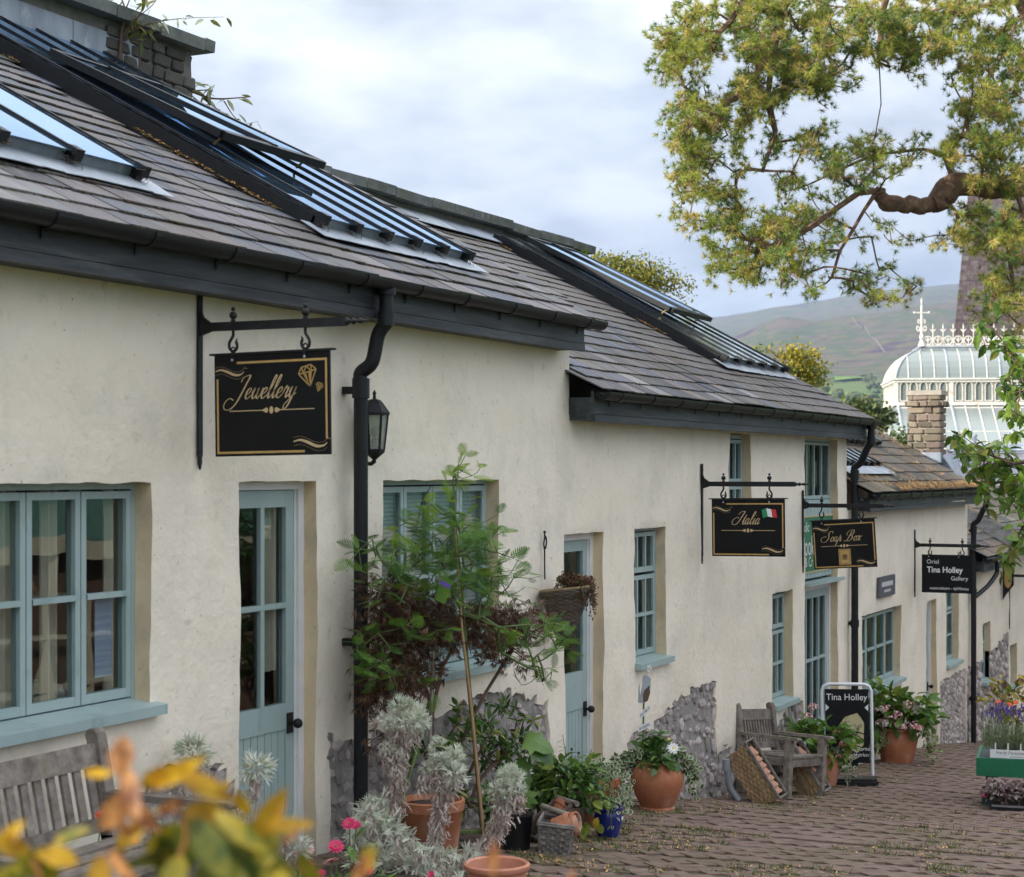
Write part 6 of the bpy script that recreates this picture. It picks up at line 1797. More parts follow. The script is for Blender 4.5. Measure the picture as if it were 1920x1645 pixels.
# ================================================================== VEGETATION TOOLS
def grow(roots, attract, step, jit=.25, rng=R):
    """branch skeleton reaching every attractor from the given limb polylines; returns nodes, parents, tip index per attractor"""
    pos = []; par = []
    for line in roots:
        prev = -1
        for i, p in enumerate(line):
            if i == 0 and pos and line is not roots[0]:
                d = [(Vector(p) - q).length_squared for q in pos]; prev = d.index(min(d))
            pos.append(Vector(p)); par.append(prev); prev = len(pos) - 1
    nroot = len(pos)
    arr = np.empty((len(pos) + len(attract) * 14, 3)); arr[:len(pos)] = [tuple(p) for p in pos]; n = len(pos)
    A = np.array([tuple(a) for a in attract])
    d0 = np.min(((A[:, None, :] - arr[None, :n, :]) ** 2).sum(-1), axis=1)
    tips = []
    for ai in np.argsort(d0):
        a = A[ai]; dd = ((arr[:n] - a) ** 2).sum(-1); j = int(np.argmin(dd)); L_ = math.sqrt(dd[j])
        k = max(1, min(12, int(L_ / step))); p0 = Vector(arr[j]); p1 = Vector(a); prev = j
        bend = Vector((rng.gauss(0, 1), rng.gauss(0, 1), rng.gauss(0, 1))) * L_ * jit * .4
        for q in range(1, k + 1):
            t = q / k; p = p0.lerp(p1, t) + bend * (4 * t * (1 - t)) * .5
            arr[n] = tuple(p); par.append(prev); prev = n; n += 1
        tips.append(prev)
    return arr[:n], par, tips, nroot
def branches(mb, arr, par, tips, r_tip, power, rmax=1e9, n_side=5, nroot=0, root_r=None, mi=0, skip=0):
    cnt = np.zeros(len(arr))
    for t in tips: cnt[t] += 1
    for i in range(len(arr) - 1, -1, -1):
        if par[i] >= 0: cnt[par[i]] += cnt[i]
    rr = [min(rmax, r_tip * max(1, c) ** power) for c in cnt]
    if root_r:
        for i in range(nroot): rr[i] = max(rr[i], root_r[i] if i < len(root_r) else 0)
    for i in range(len(arr)):
        if par[i] >= 0 and i >= skip:
            a, b_ = Vector(arr[par[i]]), Vector(arr[i])
            if (b_ - a).length < 1e-5: continue
            ra = min(rr[par[i]], rr[i] * 1.35)
            ns = 4 if rr[i] < r_tip * 1.6 else n_side
            mb.tube([a, b_ + (b_ - a) * .04], [ra, rr[i]], ns, caps=False, mi=mi)
    return rr
def rdir(up=0.0, rng=R):
    v = Vector((rng.gauss(0, 1), rng.gauss(0, 1), rng.gauss(0, 1) + up))
    return v.normalized()
def leaf(mb, p, d, up, L_, W_, mi=0, fold=.25, droop=.2, shape=0):
    """folded blade of 6-8 faces from p along d"""
    d = d.normalized(); s = d.cross(up)
    if s.length < 1e-4: s = d.orthogonal()
    s.normalize(); n_ = s.cross(d)
    prof = ((0, 0), (.22, .75), (.5, 1), (.78, .62), (1, 0)) if shape == 0 else ((0, 0), (.12, .5), (.45, .6), (.7, 1), (1, 0))
    mid = [p + d * (L_ * t) - n_ * (droop * L_ * t * t) for t, _ in prof]
    l = [m_ + s * (W_ * .5 * w_) + n_ * (fold * W_ * .5 * w_) for m_, (_, w_) in zip(mid, prof)]
    r = [m_ - s * (W_ * .5 * w_) + n_ * (fold * W_ * .5 * w_) for m_, (_, w_) in zip(mid, prof)]
    o = len(mb.v)
    mb.v += [tuple(v) for v in mid] + [tuple(v) for v in l[1:4]] + [tuple(v) for v in r[1:4]]
    # mid 0-4, l 5-7, r 8-10
    f = [(0, 1, 5), (1, 2, 6, 5), (2, 3, 7, 6), (3, 4, 7), (0, 8, 1), (1, 8, 9, 2), (2, 9, 10, 3), (3, 10, 4)]
    mb.f += [tuple(i + o for i in q) for q in f]; mb.m += [mi] * 8
def tri_leaf(mb, p, d, up, L_, W_, mi=0):
    d = d.normalized(); s = d.cross(up)
    if s.length < 1e-4: s = d.orthogonal()
    s.normalize(); n_ = s.cross(d)
    mb.add([p, p + d * (L_ * .5) + s * (W_ * .5) + n_ * (W_ * .12), p + d * L_, p + d * (L_ * .5) - s * (W_ * .5) + n_ * (W_ * .12)], [(0, 1, 2, 3)], mi)
LEAFME = {}
def leaf_variants(key, mats, wr, fold=.25, droop=.2, shape=0, n=4):
    if key not in LEAFME:
        out_ = []
        for m_ in mats:
            for k in range(n):
                q = MB(); leaf(q, Vector((0, 0, 0)), Vector((1, 0, 0)), Vector((0, 0, 1)), 1.0, wr * R.uniform(.85, 1.15), 0, fold * R.uniform(.6, 1.4), droop * R.uniform(.3, 1.8), shape)
                out_.append(mesh_from('leaf', q, m_))
        LEAFME[key] = out_
    return LEAFME[key]
def put_leaf(parent, mes, p, d, L_, up=Vector((0, 0, 1)), name='leaf', roll=None):
    d = d.normalized(); s = up.cross(d)
    if s.length < 1e-3: s = d.orthogonal()
    s.normalize(); n_ = d.cross(s)
    W = Matrix(((d.x, s.x, n_.x, p[0]), (d.y, s.y, n_.y, p[1]), (d.z, s.z, n_.z, p[2]), (0, 0, 0, 1))) @ Matrix.Rotation(R.gauss(0, .5) if roll is None else roll, 4, 'X') @ Matrix.Diagonal((L_, L_, L_, 1))
    return inst(name, R.choice(mes), parent, W)
def in_blob(blobs, rng=R):
    """random point in a union of ellipsoids (centre, radii), weighted by volume"""
    ws = [b_[1][0] * b_[1][1] * b_[1][2] * (b_[2] if len(b_) > 2 else 1) for b_ in blobs]
    c, r_ = rng.choices(blobs, ws)[0][:2]
    while True:
        v = Vector((rng.uniform(-1, 1), rng.uniform(-1, 1), rng.uniform(-1, 1)))
        if v.length_squared <= 1: return Vector((c[0] + v.x * r_[0], c[1] + v.y * r_[1], c[2] + v.z * r_[2])), v
def leafy(name, label, cat, base, blobs, n_twig, leaves_per, mats, L_, wr, stem='twig', r_tip=.002, power=.42, indiv=0, group=None, up=.3, droop=.25, fold=.25, shape=0, spread=.04, stems=None, step=.05, rosette=False, mixw=None, parent_loc=None):
    """shrub: skeleton grown to points of the blobs, leaves round every tip"""
    t = thing(name, label, cat, base, group=group)
    tips_p = [in_blob(blobs)[0] for _ in range(n_twig)]
    roots = stems or [[Vector(base) + Vector((0, 0, .0)), Vector(base) + Vector((0, 0, .06))]]
    arr, par, tips, nr = grow(roots, tips_p, step)
    sb = MB(); branches(sb, arr, par, tips, r_tip, power, nroot=nr); obj('stem', sb, stem, t, True)
    fm = MB(); cnt = 0
    mes = [leaf_variants((m_, wr, shape), [m_], wr, fold, droop, shape) for m_ in mats]
    todo = []
    cen = sum((Vector(b_[0]) for b_ in blobs), Vector()) / len(blobs)
    for ti in tips:
        p = Vector(arr[ti]); q = Vector(arr[par[ti]]) if par[ti] >= 0 else p; ax = (p - q).normalized() if (p - q).length > 1e-5 else Vector((0, 0, 1))
        out_ = (p - cen).normalized()
        for k in range(leaves_per):
            if rosette:
                a = 2 * math.pi * (k / leaves_per) + R.uniform(-.3, .3); u = ax.orthogonal().normalized(); v = ax.cross(u)
                d = (u * math.cos(a) + v * math.sin(a)) + ax * R.uniform(.0, .6)
                pp = p + ax * R.uniform(-.3, .1) * L_
            else:
                d = rdir() + out_ * .8 + Vector((0, 0, up)); pp = p + Vector((R.gauss(0, spread), R.gauss(0, spread), R.gauss(0, spread * .7)))
            todo.append((pp, d, L_ * R.uniform(.65, 1.2), R.choices(range(len(mats)), mixw)[0] if mixw else R.randrange(len(mats))))
    todo.sort(key=lambda s: (s[0] - CAM).length)
    for i, (pp, d, l, mi) in enumerate(todo):
        if i < indiv: put_leaf(t, mes[mi], pp, d, l)
        else: leaf(fm, pp, d, Vector((R.gauss(0, .4), R.gauss(0, .4), 1)), l, l * wr, mi, fold, droop, shape)
    if fm.f: obj('foliage', fm, mats, t, kind='stuff' if indiv else None)
    return t
def flower(mb, c, n_, r, petals, mi, core_mi, layers=1, cup=.3, pw=.7):
    n_ = n_.normalized(); u = n_.orthogonal().normalized(); v = n_.cross(u)
    for l in range(layers):
        rr = r * (1 - .28 * l)
        for k in range(petals):
            a = 2 * math.pi * (k + .5 * l) / petals + R.uniform(-.08, .08); d = (u * math.cos(a) + v * math.sin(a)) + n_ * (cup + .25 * l)
            tri_leaf(mb, c + n_ * .002 * l, d, n_, rr, rr * pw, mi)
    mb.ball(c + n_ * r * .08, r * .22, 5, core_mi, (1, 1, .7))
# ================================================================== POTTED AND CLIMBING PLANTS
def W3(px, py, d): return on_d(px, py, d)
# --- feathery young mimosa on a bamboo cane
def frond(mb, p, d, up, L_, mats_i, pairs=11):
    d = d.normalized(); s = d.cross(up); s = s.normalized() if s.length > 1e-3 else d.orthogonal().normalized(); n_ = s.cross(d)
    prev = p
    for k in range(pairs):
        t = (k + 1) / pairs; c = p + d * L_ * t - n_ * (.18 * L_ * t * t)
        mb.add([prev - s * .0012, prev + s * .0012, c + s * .001, c - s * .001], [(0, 1, 2, 3)], mats_i)
        pl_ = L_ * .36 * math.sin(math.pi * min(1, .18 + .8 * t)) + .01
        for sg in (-1, 1):
            dd = (s * sg + d * .55 - n_ * .12).normalized(); m_ = 6; side2 = dd.cross(n_).normalized()
            w_ = L_ / pairs * .52
            mb.add([c, c + dd * pl_ * .35 + side2 * w_ * .62, c + dd * pl_, c + dd * pl_ * .35 - side2 * w_ * .62], [(0, 1, 2, 3)], mats_i)
            for q in range(m_):
                b0 = c + dd * pl_ * (q / m_)
                for s2 in (-1, 1): mb.add([b0, b0 + dd * (pl_ / m_ * .6), b0 + dd * (pl_ / m_ * .9) + side2 * s2 * w_ * (1 - .5 * q / m_)], [(0, 1, 2)], mats_i)
        prev = c
dM = 10.25
def mim(px, py, dd=0): return on_y(px, py, -.46 + (850 - px) * .0010 + dd * .5)
t = thing('young_tree', 'young green feathery-leaved tree on a bamboo cane in front of the four-light window', 'tree', Vector((1.02, -.70, gz(1) + .2)))
trunk = [mim(905, 1560), mim(893, 1420), mim(880, 1290), mim(868, 1150), mim(858, 1040), mim(852, 960), mim(850, 885)]
fr_spots = []
for (px, py, w_, h, n) in ((850, 890, 30, 30, 5), (835, 950, 60, 40, 9), (880, 985, 55, 35, 9), (790, 1005, 50, 40, 8), (900, 1030, 70, 35, 10), (740, 1040, 55, 40, 9), (850, 1060, 80, 45, 13),
                           (790, 1085, 90, 40, 13), (940, 1070, 60, 40, 10), (900, 1110, 70, 45, 11), (760, 1110, 60, 35, 7), (850, 1130, 90, 40, 9), (690, 1040, 35, 30, 4), (1000, 1200, 60, 50, 9), (1040, 1210, 45, 50, 9), (1010, 1260, 45, 30, 5),
                           (705, 1205, 45, 50, 10), (700, 1255, 36, 30, 8), (790, 1200, 60, 45, 8), (760, 1280, 70, 30, 7), (880, 1180, 50, 30, 5)):
    for _ in range(int(n * 2.3)): fr_spots.append((mim(px + R.gauss(0, w_ * .5), py + R.gauss(0, h * .5), R.uniform(-.3, .3)), py))
arr, par, tips, nr = grow([trunk, [mim(740, 1560, .05), mim(775, 1430, .05), mim(812, 1290, .05), mim(818, 1190, .1)]], [p for p, _ in fr_spots], .07, .3)
sb = MB(); branches(sb, arr, par, tips, .0022, .36, rmax=.014, nroot=nr, root_r=[.013, .012, .011, .010, .008, .006, .004, .012, .011, .009, .006]); obj('trunk', sb, 'green_stem', t, True)
fm = MB()
for ti in tips:
    p = Vector(arr[ti]); py = to_px(p)[1]; q = Vector(arr[par[ti]]); o = (p - q); o.z *= .3
    d = (o.normalized() if o.length > 1e-4 else rdir()) + rdir() * .6 + Vector((0, 0, .38))
    mi = 2 if (py < 960 or R.random() < .10) else (0 if R.random() < .62 else 1)
    frond(fm, p, d, Vector((R.gauss(0, .35), R.gauss(0, .35), 1)), R.uniform(.075, .13), mi, 9)
    if R.random() < .45: frond(fm, p, rdir() + Vector((0, 0, .1)), Vector((R.gauss(0, .3), R.gauss(0, .3), 1)), R.uniform(.06, .10), mi, 8)
obj('fronds', fm, ['mimosa_a', 'mimosa_b', 'mimosa_tip'], t)
cb = MB(); cb.tube([mim(908, 1580, -.05), mim(884, 1330, -.05), mim(866, 1180, -.05), mim(853, 990, -.05)], [.010, .009, .008, .007], 8)
obj('bamboo_cane', cb, 'bamboo', t, True)
cb = MB(); cb.tube([mim(800, 1560, .02), mim(808, 1330, .02), mim(812, 1220, .02)], [.011, .010, .009], 8); obj('support_cane', cb, 'bench_wood', t, True)
lb = MB(); c = mim(830, 1105, -.28); u_v = (RT * .5 + Vector((0, 0, 1)) * .6).normalized()
lb.prism([c + RT * (-.045) + Vector((0, 0, -.055)), c + RT * .012 + Vector((0, 0, -.085)), c + RT * .06 + Vector((0, 0, .045)), c + RT * .0 + Vector((0, 0, .075))], FW * .002); obj('plant_label', lb, 'fern', t)
lb = MB(); lb.prism([c + RT * (-.018) + Vector((0, 0, .028)) - FW * .002, c + RT * .035 + Vector((0, 0, .0)) - FW * .002, c + RT * .045 + Vector((0, 0, .025)) - FW * .002, c + RT * (-.008) + Vector((0, 0, .052)) - FW * .002], FW * .001); obj('label_print', lb, 'purple_petal', t)
# --- dark cut-leaf maple behind it
dA = 10.65
def mp(px, py, dd=0): return on_y(px, py, -.36 + (850 - px) * .0006 + dd)
t = thing('maple_shrub', 'dark bronze cut-leaf maple shrub spreading behind the feathery young tree', 'shrub', Vector((1.02, -.70, gz(1.0))))
blb = []
for (px, py, a, b_, w_) in ((760, 1150, 90, 40, 1), (830, 1170, 110, 40, 1), (930, 1170, 90, 35, 1), (725, 1110, 45, 35, .8), (985, 1165, 60, 26, .9), (745, 1190, 65, 35, .8), (760, 1260, 100, 45, .7), (725, 1280, 50, 40, .4), (940, 1220, 80, 30, .45), (720, 1370, 40, 50, .25)):
    s_ = dA / FPX; blb.append((mp(px, py), (a * s_ * 1.1, .17, b_ * s_ * 1.15), w_))
tp_ = [in_blob(blb)[0] for _ in range(420)]
arr, par, tips, nr = grow([[mp(800, 1550), mp(802, 1440), mp(812, 1330), mp(830, 1250), mp(860, 1200)], [mp(812, 1330), mp(790, 1270), mp(750, 1210)], [mp(860, 1400), mp(910, 1300), mp(960, 1220), mp(1040, 1190)]], tp_, .05, .4)
sb = MB(); branches(sb, arr, par, tips, .0016, .42, rmax=.013, nroot=nr); obj('stem', sb, 'twig', t, True)
fm = MB()
for ti in tips:
    p = Vector(arr[ti])
    for _ in range(7):
        b0 = p + Vector((R.gauss(0, .04), R.gauss(0, .03), R.gauss(0, .03))); d = rdir() + Vector((0, 0, -.55)); mi = 0 if R.random() < .55 else 1
        for k in range(6): 
            a = (k - 2.5) * .34; d2 = d.normalized() + Vector((math.cos(a) - 1, math.sin(a), 0)) * .75
            tri_leaf(fm, b0, d2, Vector((R.gauss(0, .4), R.gauss(0, .4), 1)), R.uniform(.045, .08), .0062, mi)
obj('foliage', fm, ['acer_a', 'acer_b'], t)
# --- variegated evergreen behind the canes
s_ = 10.85 / FPX
def q_(px, py, d=10.85): return W3(px, py, d) if d != 10.85 else on_y(px, py, -.32)
leafy('evergreen_shrub', 'glossy evergreen shrub with cream-edged leaves in front of the rubble wall', 'shrub', Vector((1.25, -.42, gz(1.25))),
      [(q_(860, 1370), (70 * s_, .22, 50 * s_)), (q_(940, 1370), (85 * s_, .22, 60 * s_)), (q_(820, 1420), (50 * s_, .2, 60 * s_)), (q_(960, 1430), (60 * s_, .2, 40 * s_)), (q_(870, 1490), (60 * s_, .18, 50 * s_))],
      95, 7, ['shrub_a', 'shrub_b', 'shrub_y'], .085, .34, 'twig', .0025, indiv=270, rosette=True, mixw=[.66, .2, .14], up=.2, droop=.15)
# --- big lobed leaves of a fig-like plant beside it
t = thing('fig_plant', 'large lobed green leaves of a fig-like plant above the willow basket', 'plant', q_(985, 1560, 10.6))
sb = MB()
def lobed(p, d, up, L_):
    m_ = MB(); d = d.normalized(); s = d.cross(up).normalized(); n_ = s.cross(d)
    P = [(0, 0), (.05, .28), (.0, .52), (.22, .40), (.38, .62), (.46, .34), (.75, .30), (1, 0)]
    f = lambda a, b_: p + d * (a * L_) + s * (b_ * L_) - n_ * (.35 * L_ * a * a + .1 * L_ * abs(b_))
    for sg in (1, -1):
        for i in range(len(P) - 1):
            a, b_ = P[i], P[i + 1]; m_.add([f(a[0], 0), f(b_[0] if b_[0] > a[0] else a[0], 0), f(b_[0], sg * b_[1]), f(a[0], sg * a[1])], [(0, 1, 2, 3)])
    return m_
for (px, py, dx, dz, L_, m_) in ((985, 1385, .9, -.15, .18, 'shrub_b'), (1000, 1395, .8, -.5, .16, 'shrub_a'), (965, 1430, .6, -.8, .18, 'shrub_a'), (975, 1490, .3, -1, .15, 'hyd_b'), (985, 1480, -.3, -1, .16, 'shrub_b'), (940, 1530, -.7, -.2, .14, 'shrub_a'), (945, 1580, .1, -1, .13, 'shrub_a')):
    b0 = W3(px, py, 10.45); obj('leaf', lobed(b0, RT * dx + Vector((0, 0, dz)) - FW * .3, Vector((0, 0, 1)) - FW * .7, L_), m_, t)
    sb.tube(crom([q_(985, 1560, 10.6), q_(980, 1480, 10.55), b0], 5), .004, 5)
obj('stem', sb, 'green_stem', t, True)
# --- yellowing leafy plant in the tub
s_ = 11.1 / FPX
LP = lambda px, py, d=11.1: W3(px, py, d)
t = leafy('leafy_plant', 'bushy green plant with yellowing lower leaves between the willow basket and the blue pot', 'plant', Vector((1.98, -.58, gz(2) + .17)),
      [(LP(1065, 1470), (50 * s_, .22, 34 * s_)), (LP(1085, 1490), (32 * s_, .2, 34 * s_)), (LP(1040, 1495), (36 * s_, .2, 26 * s_)), (LP(1070, 1440), (36 * s_, .18, 22 * s_))],
      90, 5, ['shrub_b', 'shrub_a', 'hyd_b'], .075, .62, 'twig', .0025, indiv=260, mixw=[.55, .33, .12], up=-.05, droop=.4, spread=.03)
for _ in range(16):
    p = LP(R.uniform(1025, 1120), R.uniform(1515, 1545)); put_leaf(t, leaf_variants('goldl', ['hyd_b', 'gold_leaf'], .62), p - FW * .18, Vector((R.gauss(0, .3), R.gauss(0, .3), -1)), R.uniform(.06, .10), up=-FW)
# --- little golden conifer
t = thing('dwarf_conifer', 'small bright green cone-shaped conifer behind the yellowing leafy plant', 'conifer', LP(1022, 1500, 11.3))
sb = MB(); sb.tube([LP(1022, 1540, 11.3), LP(1022, 1425, 11.3)], [.012, .003], 6); obj('stem', sb, 'bark', t, True)
fm = MB()
for _ in range(520):
    f = R.random() ** .7; py = 1418 + f * 90; r_ = (4 + f * 34) * 11.3 / FPX; a = R.uniform(0, 6.283)
    c = LP(1022, py, 11.3); p = c + Vector((math.cos(a), math.sin(a), 0)) * r_ * R.uniform(.3, 1)
    d = Vector((math.cos(a), math.sin(a), R.uniform(.5, 1.3)))
    for k in range(5): tri_leaf(fm, p, d + rdir() * .5, rdir(), R.uniform(.025, .045), .010, 0)
obj('foliage', fm, ['conifer'], t)
# --- yellow daisies and seed heads
t = thing('daisy_plant', 'straggly plant with one yellow flower and dark seed heads before the second door', 'flower', LP(1070, 1500, 11.35))
sb = MB(); fm = MB(); lf_ = MB()
for (px, py, k) in ((1068, 1432, 1), (1055, 1378, 0), (1085, 1412, 2), (1072, 1405, 2), (1100, 1425, 2), (1055, 1428, 2), (1110, 1405, 0), (1060, 1400, 0)):
    top_ = LP(px, py, 11.3); b0 = LP(1065 + R.uniform(-12, 12), 1500, 11.35); sb.tube(crom([b0, b0.lerp(top_, .5) + rdir() * .015, top_], 4), .002, 4)
    for f in (.5, .65, .8, .92):
        p = b0.lerp(top_, f); leaf(lf_, p, RT * R.choice((-1, 1)) + rdir() * .4, Vector((0, 0, 1)), .05, .015)
    if k == 1:
        for _ in range(3): flower(fm, top_ + Vector((R.gauss(0, .02), R.gauss(0, .01), R.gauss(0, .02))) - FW * .02, -FW + rdir() * .4, .035, 9, 0, 1, pw=.45)
    if k == 2: fm.ball(top_, .010, 6, 2)
obj('stem', sb, 'green_stem', t, True); obj('flower_head', fm, ['yellow_petal', 'flower_core', 'bark'], t); obj('foliage', lf_, 'shrub_a', t)
# --- ivies
def ivy(label, base, trails, n, L_=.04, mats_=('ivy_a', 'ivy_w'), mixw=None, indiv=0, name='ivy'):
    t = thing(name, label, 'ivy', base); sb = MB(); fm = MB(); todo = []
    for tr in trails:
        P = crom(tr, 8); sb.tube(P, .0022, 4)
        for _ in range(int(n / len(trails))):
            i = R.randrange(len(P)); p = P[i] + Vector((R.gauss(0, .028), R.gauss(0, .028), R.gauss(0, .028)))
            d = rdir() + Vector((0, 0, -.5)) - FW * .35
            l = L_ * R.uniform(.6, 1.2); a = Vector((R.gauss(0, .6), R.gauss(0, .6), 1)) - FW * .6
            leaf(fm, p, d, a, l, l * .85, 1, .15, .25, 0); leaf(fm, p + a.normalized() * .0015 + d.normalized() * l * .10, d, a, l * .78, l * .55, 0, .15, .25, 0)
    obj('stem', sb, 'green_stem', t, True); obj('foliage', fm, list(mats_), t)
    return t
RP = Vector((2.75, -.50, gz(2.75)))
ivy('white-edged ivy trailing from the terracotta pot down behind the blue pot', RP + Vector((0, 0, .3)),
    [[RP + Vector((.0, 0, .3)), RP + Vector((x, y, .38)), RP + Vector((x * 2.2, y * 1.6, .28)), RP + Vector((x * 2.5, y * 1.9, R.uniform(-.0, .15)))] for x, y in ((.06, -.06), (.10, -.03), (.02, -.10), (-.05, -.09), (.09, -.09), (-.08, -.03), (-.02, -.1), (.12, .02), (.04, -.1), (.07, -.02))], 330, .042)
blv = BL + Vector((0, 0, .17))
ivy('sprig of ivy spilling over the rim of the blue pot', blv, [[blv, blv + Vector((-.05, -.05, .06)), blv + Vector((-.11, -.07, .01)), blv + Vector((-.12, -.07, -.08))], [blv, blv + Vector((.03, .0, .12)), blv + Vector((.05, .02, .2))], [blv, blv + Vector((.06, -.04, .10)), blv + Vector((.13, -.08, .0))]], 60, .035)
bpv = BP + Vector((0, 0, .34))
L1 = [[bpv, bpv - RT * x + Vector((0, 0, .07)), bpv - RT * (x + .12) + Vector((0, 0, .03)), bpv - RT * (x + .16) + Vector((0, 0, -z))] for x, z in ((.10, .02), (.13, .06), (.08, .10), (.12, .0), (.16, -.03))]
L2 = [[bpv, bpv + RT * x + Vector((0, 0, .07)), bpv + RT * (x + .12) + Vector((0, 0, .02)), bpv + RT * (x + .15) + Vector((0, 0, -z))] for x, z in ((.10, .10), (.12, .2), (.08, .15), (.13, .24), (.10, .05), (.14, .12))]
ivy('variegated ivy trailing over the left shoulder of the big round-bellied pot', bpv, L1, 200, .05)
ivy('variegated ivy hanging down the right side of the big round-bellied pot', bpv + RT * .1, L2, 260, .05)
s_ = depth(BP) / FPX
t = leafy('dahlia', 'dark green leafy plant with one white flower in the big round-bellied pot', 'plant', bpv - Vector((0, 0, .02)),
      [(W3(1225, 1415, depth(BP)), (38 * s_, .14, 22 * s_)), (W3(1240, 1430, depth(BP) - .05), (40 * s_, .15, 16 * s_)), (W3(1222, 1395, depth(BP)), (22 * s_, .1, 16 * s_))], 52, 5, ['shrub_a', 'mimosa_b', 'shrub_b'], .085, .55, 'green_stem', .003, indiv=250, mixw=[.5, .3, .2], up=.1, droop=.35, spread=.03)
fm = MB(); flower(fm, W3(1262, 1404, depth(BP) - .16), -FW + Vector((.2, 0, .5)), .05, 11, 0, 1, 2, .15, .5)
obj('white_flower', fm, ['white_petal', 'yellow_petal'], t)
fm = MB(); fm.ball(W3(1253, 1387, depth(BP) - .1), .011, 6); obj('bud', fm, ['yellow_petal'], t)
# --- hydrangeas
def mophead(mb, c, r, mi, n=46, core=1):
    for _ in range(n):
        d = rdir(); 
        if d.z < -.4: continue
        p = c + Vector((d.x * r, d.y * r, d.z * r * .75))
        u = d.orthogonal().normalized(); v = d.cross(u)
        for k in range(4):
            a = k * 1.5708 + R.uniform(-.2, .2); tri_leaf(mb, p, u * math.cos(a) + v * math.sin(a) + d * .15, d, r * .26, r * .24, mi if R.random() < .75 else core)
dh = depth(UR) ; s_ = dh / FPX
t = leafy('hydrangea', 'pot hydrangea with broad light green leaves behind the garden armchair', 'hydrangea', UR + Vector((-.3, .05, .1)),
      [(W3(1505, 1385, dh), (42 * s_, .26, 30 * s_)), (W3(1545, 1385, dh), (42 * s_, .26, 34 * s_)), (W3(1530, 1420, dh), (40 * s_, .2, 26 * s_))], 48, 5, ['hyd_a', 'hyd_b', 'shrub_b'], .15, .55, 'green_stem', .004, indiv=240, mixw=[.6, .2, .2], up=.1, droop=.4, spread=.05)
fm = MB()
for (px, py) in ((1525, 1327), (1514, 1345)): mophead(fm, W3(px, py, dh - .1), .055, 0)
for (px, py) in ((1570, 1372), (1578, 1395), (1572, 1420), (1490, 1375)): mophead(fm, W3(px, py, dh - .2), .03, 2, 22)
obj('flower_head', fm, ['rose_petal', 'white_petal', 'pink_petal'], t)
ivy('small ivy trailing over the pale urn behind the garden armchair', UR + Vector((0, 0, .32)), [[UR + Vector((0, 0, .33)), UR + RT * x + Vector((0, 0, .36)), UR + RT * (x * 1.6) + Vector((0, 0, .18)), UR + RT * (x * 1.8) + Vector((0, 0, .05))] for x in (.12, .15, -.14, .1)], 130, .045)
dh = depth(HP); s_ = dh / FPX
t = leafy('hydrangea', 'large pink-flowered hydrangea in the terracotta pot by the five-light window', 'hydrangea', HP + Vector((0, 0, .38)),
      [(W3(1670, 1325, dh), (40 * s_, .35, 32 * s_)), (W3(1700, 1335, dh), (38 * s_, .32, 34 * s_)), (W3(1660, 1355, dh), (34 * s_, .3, 30 * s_)), (W3(1710, 1360, dh), (24 * s_, .25, 26 * s_))], 75, 5, ['hyd_a', 'hyd_b', 'shrub_b'], .17, .58, 'green_stem', .005, indiv=270, mixw=[.62, .18, .2], up=.15, droop=.4, spread=.07)
fm = MB()
for _ in range(15): mophead(fm, W3(R.uniform(1650, 1728), R.uniform(1322, 1368), dh - R.uniform(.25, .4)), R.uniform(.05, .08), R.choice((0, 0, 2)), 34)
obj('flower_head', fm, ['rose_petal', 'white_petal', 'dry_a'], t)
hpv = HP + Vector((0, 0, .40))
ivy('trailing ivy down both sides of the pink hydrangea pot', hpv, [[hpv, hpv + RT * x + Vector((0, 0, .05)) - FW * .1, hpv + RT * (x * 1.5) - Vector((0, 0, .12)) - FW * .16, hpv + RT * (x * 1.55) - Vector((0, 0, z)) - FW * .15] for x, z in ((-.22, .32), (-.26, .26), (-.18, .2), (-.12, .14), (.05, .12), (.2, .3), (.24, .36), (.26, .22), (-.28, .3), (.22, .18))], 420, .06, mats_=('hyd_b', 'ivy_w'))
# --- lavender, heuchera and the rest of the stall
lv = MB(); pf = MB()
for _ in range(520):
    a, b_ = R.uniform(.0, 1.1), R.uniform(.03, .38); p = Tt(a, b_, .50); h = R.uniform(.14, .36) * (.8 if a < .06 else 1)
    d = Vector((R.gauss(0, .16), R.gauss(0, .16), 1)); top_ = p + d * h
    lv.tube([p, p + d * h * .5 + rdir() * .006, top_], .0016, 3, caps=False)
    for k in range(7):
        q = p + d * h * R.uniform(.0, .72); tri_leaf(lv, q, rdir(.5), rdir(), R.uniform(.025, .05), .005, 0)
    if h > .27 and R.random() < .75:
        for k in range(9): pf.ball(top_ + d * (.005 * k) + rdir() * .004, .0055, 4)
lt2 = thing('lavender', 'grey-green lavender plants with purple flower spikes in the card-edged tray', 'flower', Tt(.4, .2, .5))
obj('foliage', lv, 'lav_green', lt2); obj('flower_spikes', pf, 'purple_petal', lt2)
hb = MB()
for _ in range(260):
    a, b_ = R.uniform(.02, .85), R.uniform(-.36, -.08); z = gz_t + .13 + R.uniform(0, .13) - abs(R.gauss(0, .03)); p = Tt(a, b_, z); l = R.uniform(.045, .075)
    for k in range(5):
        an = (k - 2) * .55; d = rdir() * .5 - FW * .4; d.z = abs(d.z) * .3 - .15; u = d.normalized(); s2 = u.cross(Vector((0, 0, 1))).normalized()
        leaf(hb, p, u * math.cos(an) + s2 * math.sin(an), Vector((0, 0, 1)) - FW * .5, l * (1 - .08 * abs(k - 2)), l * .5, 0 if R.random() < .62 else 1, .3, .25)
ht2 = thing('heuchera', 'purple and bronze lobed-leaf plants in the black tray on the paving', 'plant', Tt(.3, -.2, gz_t + .12))
obj('foliage', hb, ['heuchera_a', 'heuchera_b'], ht2)
hf = MB()
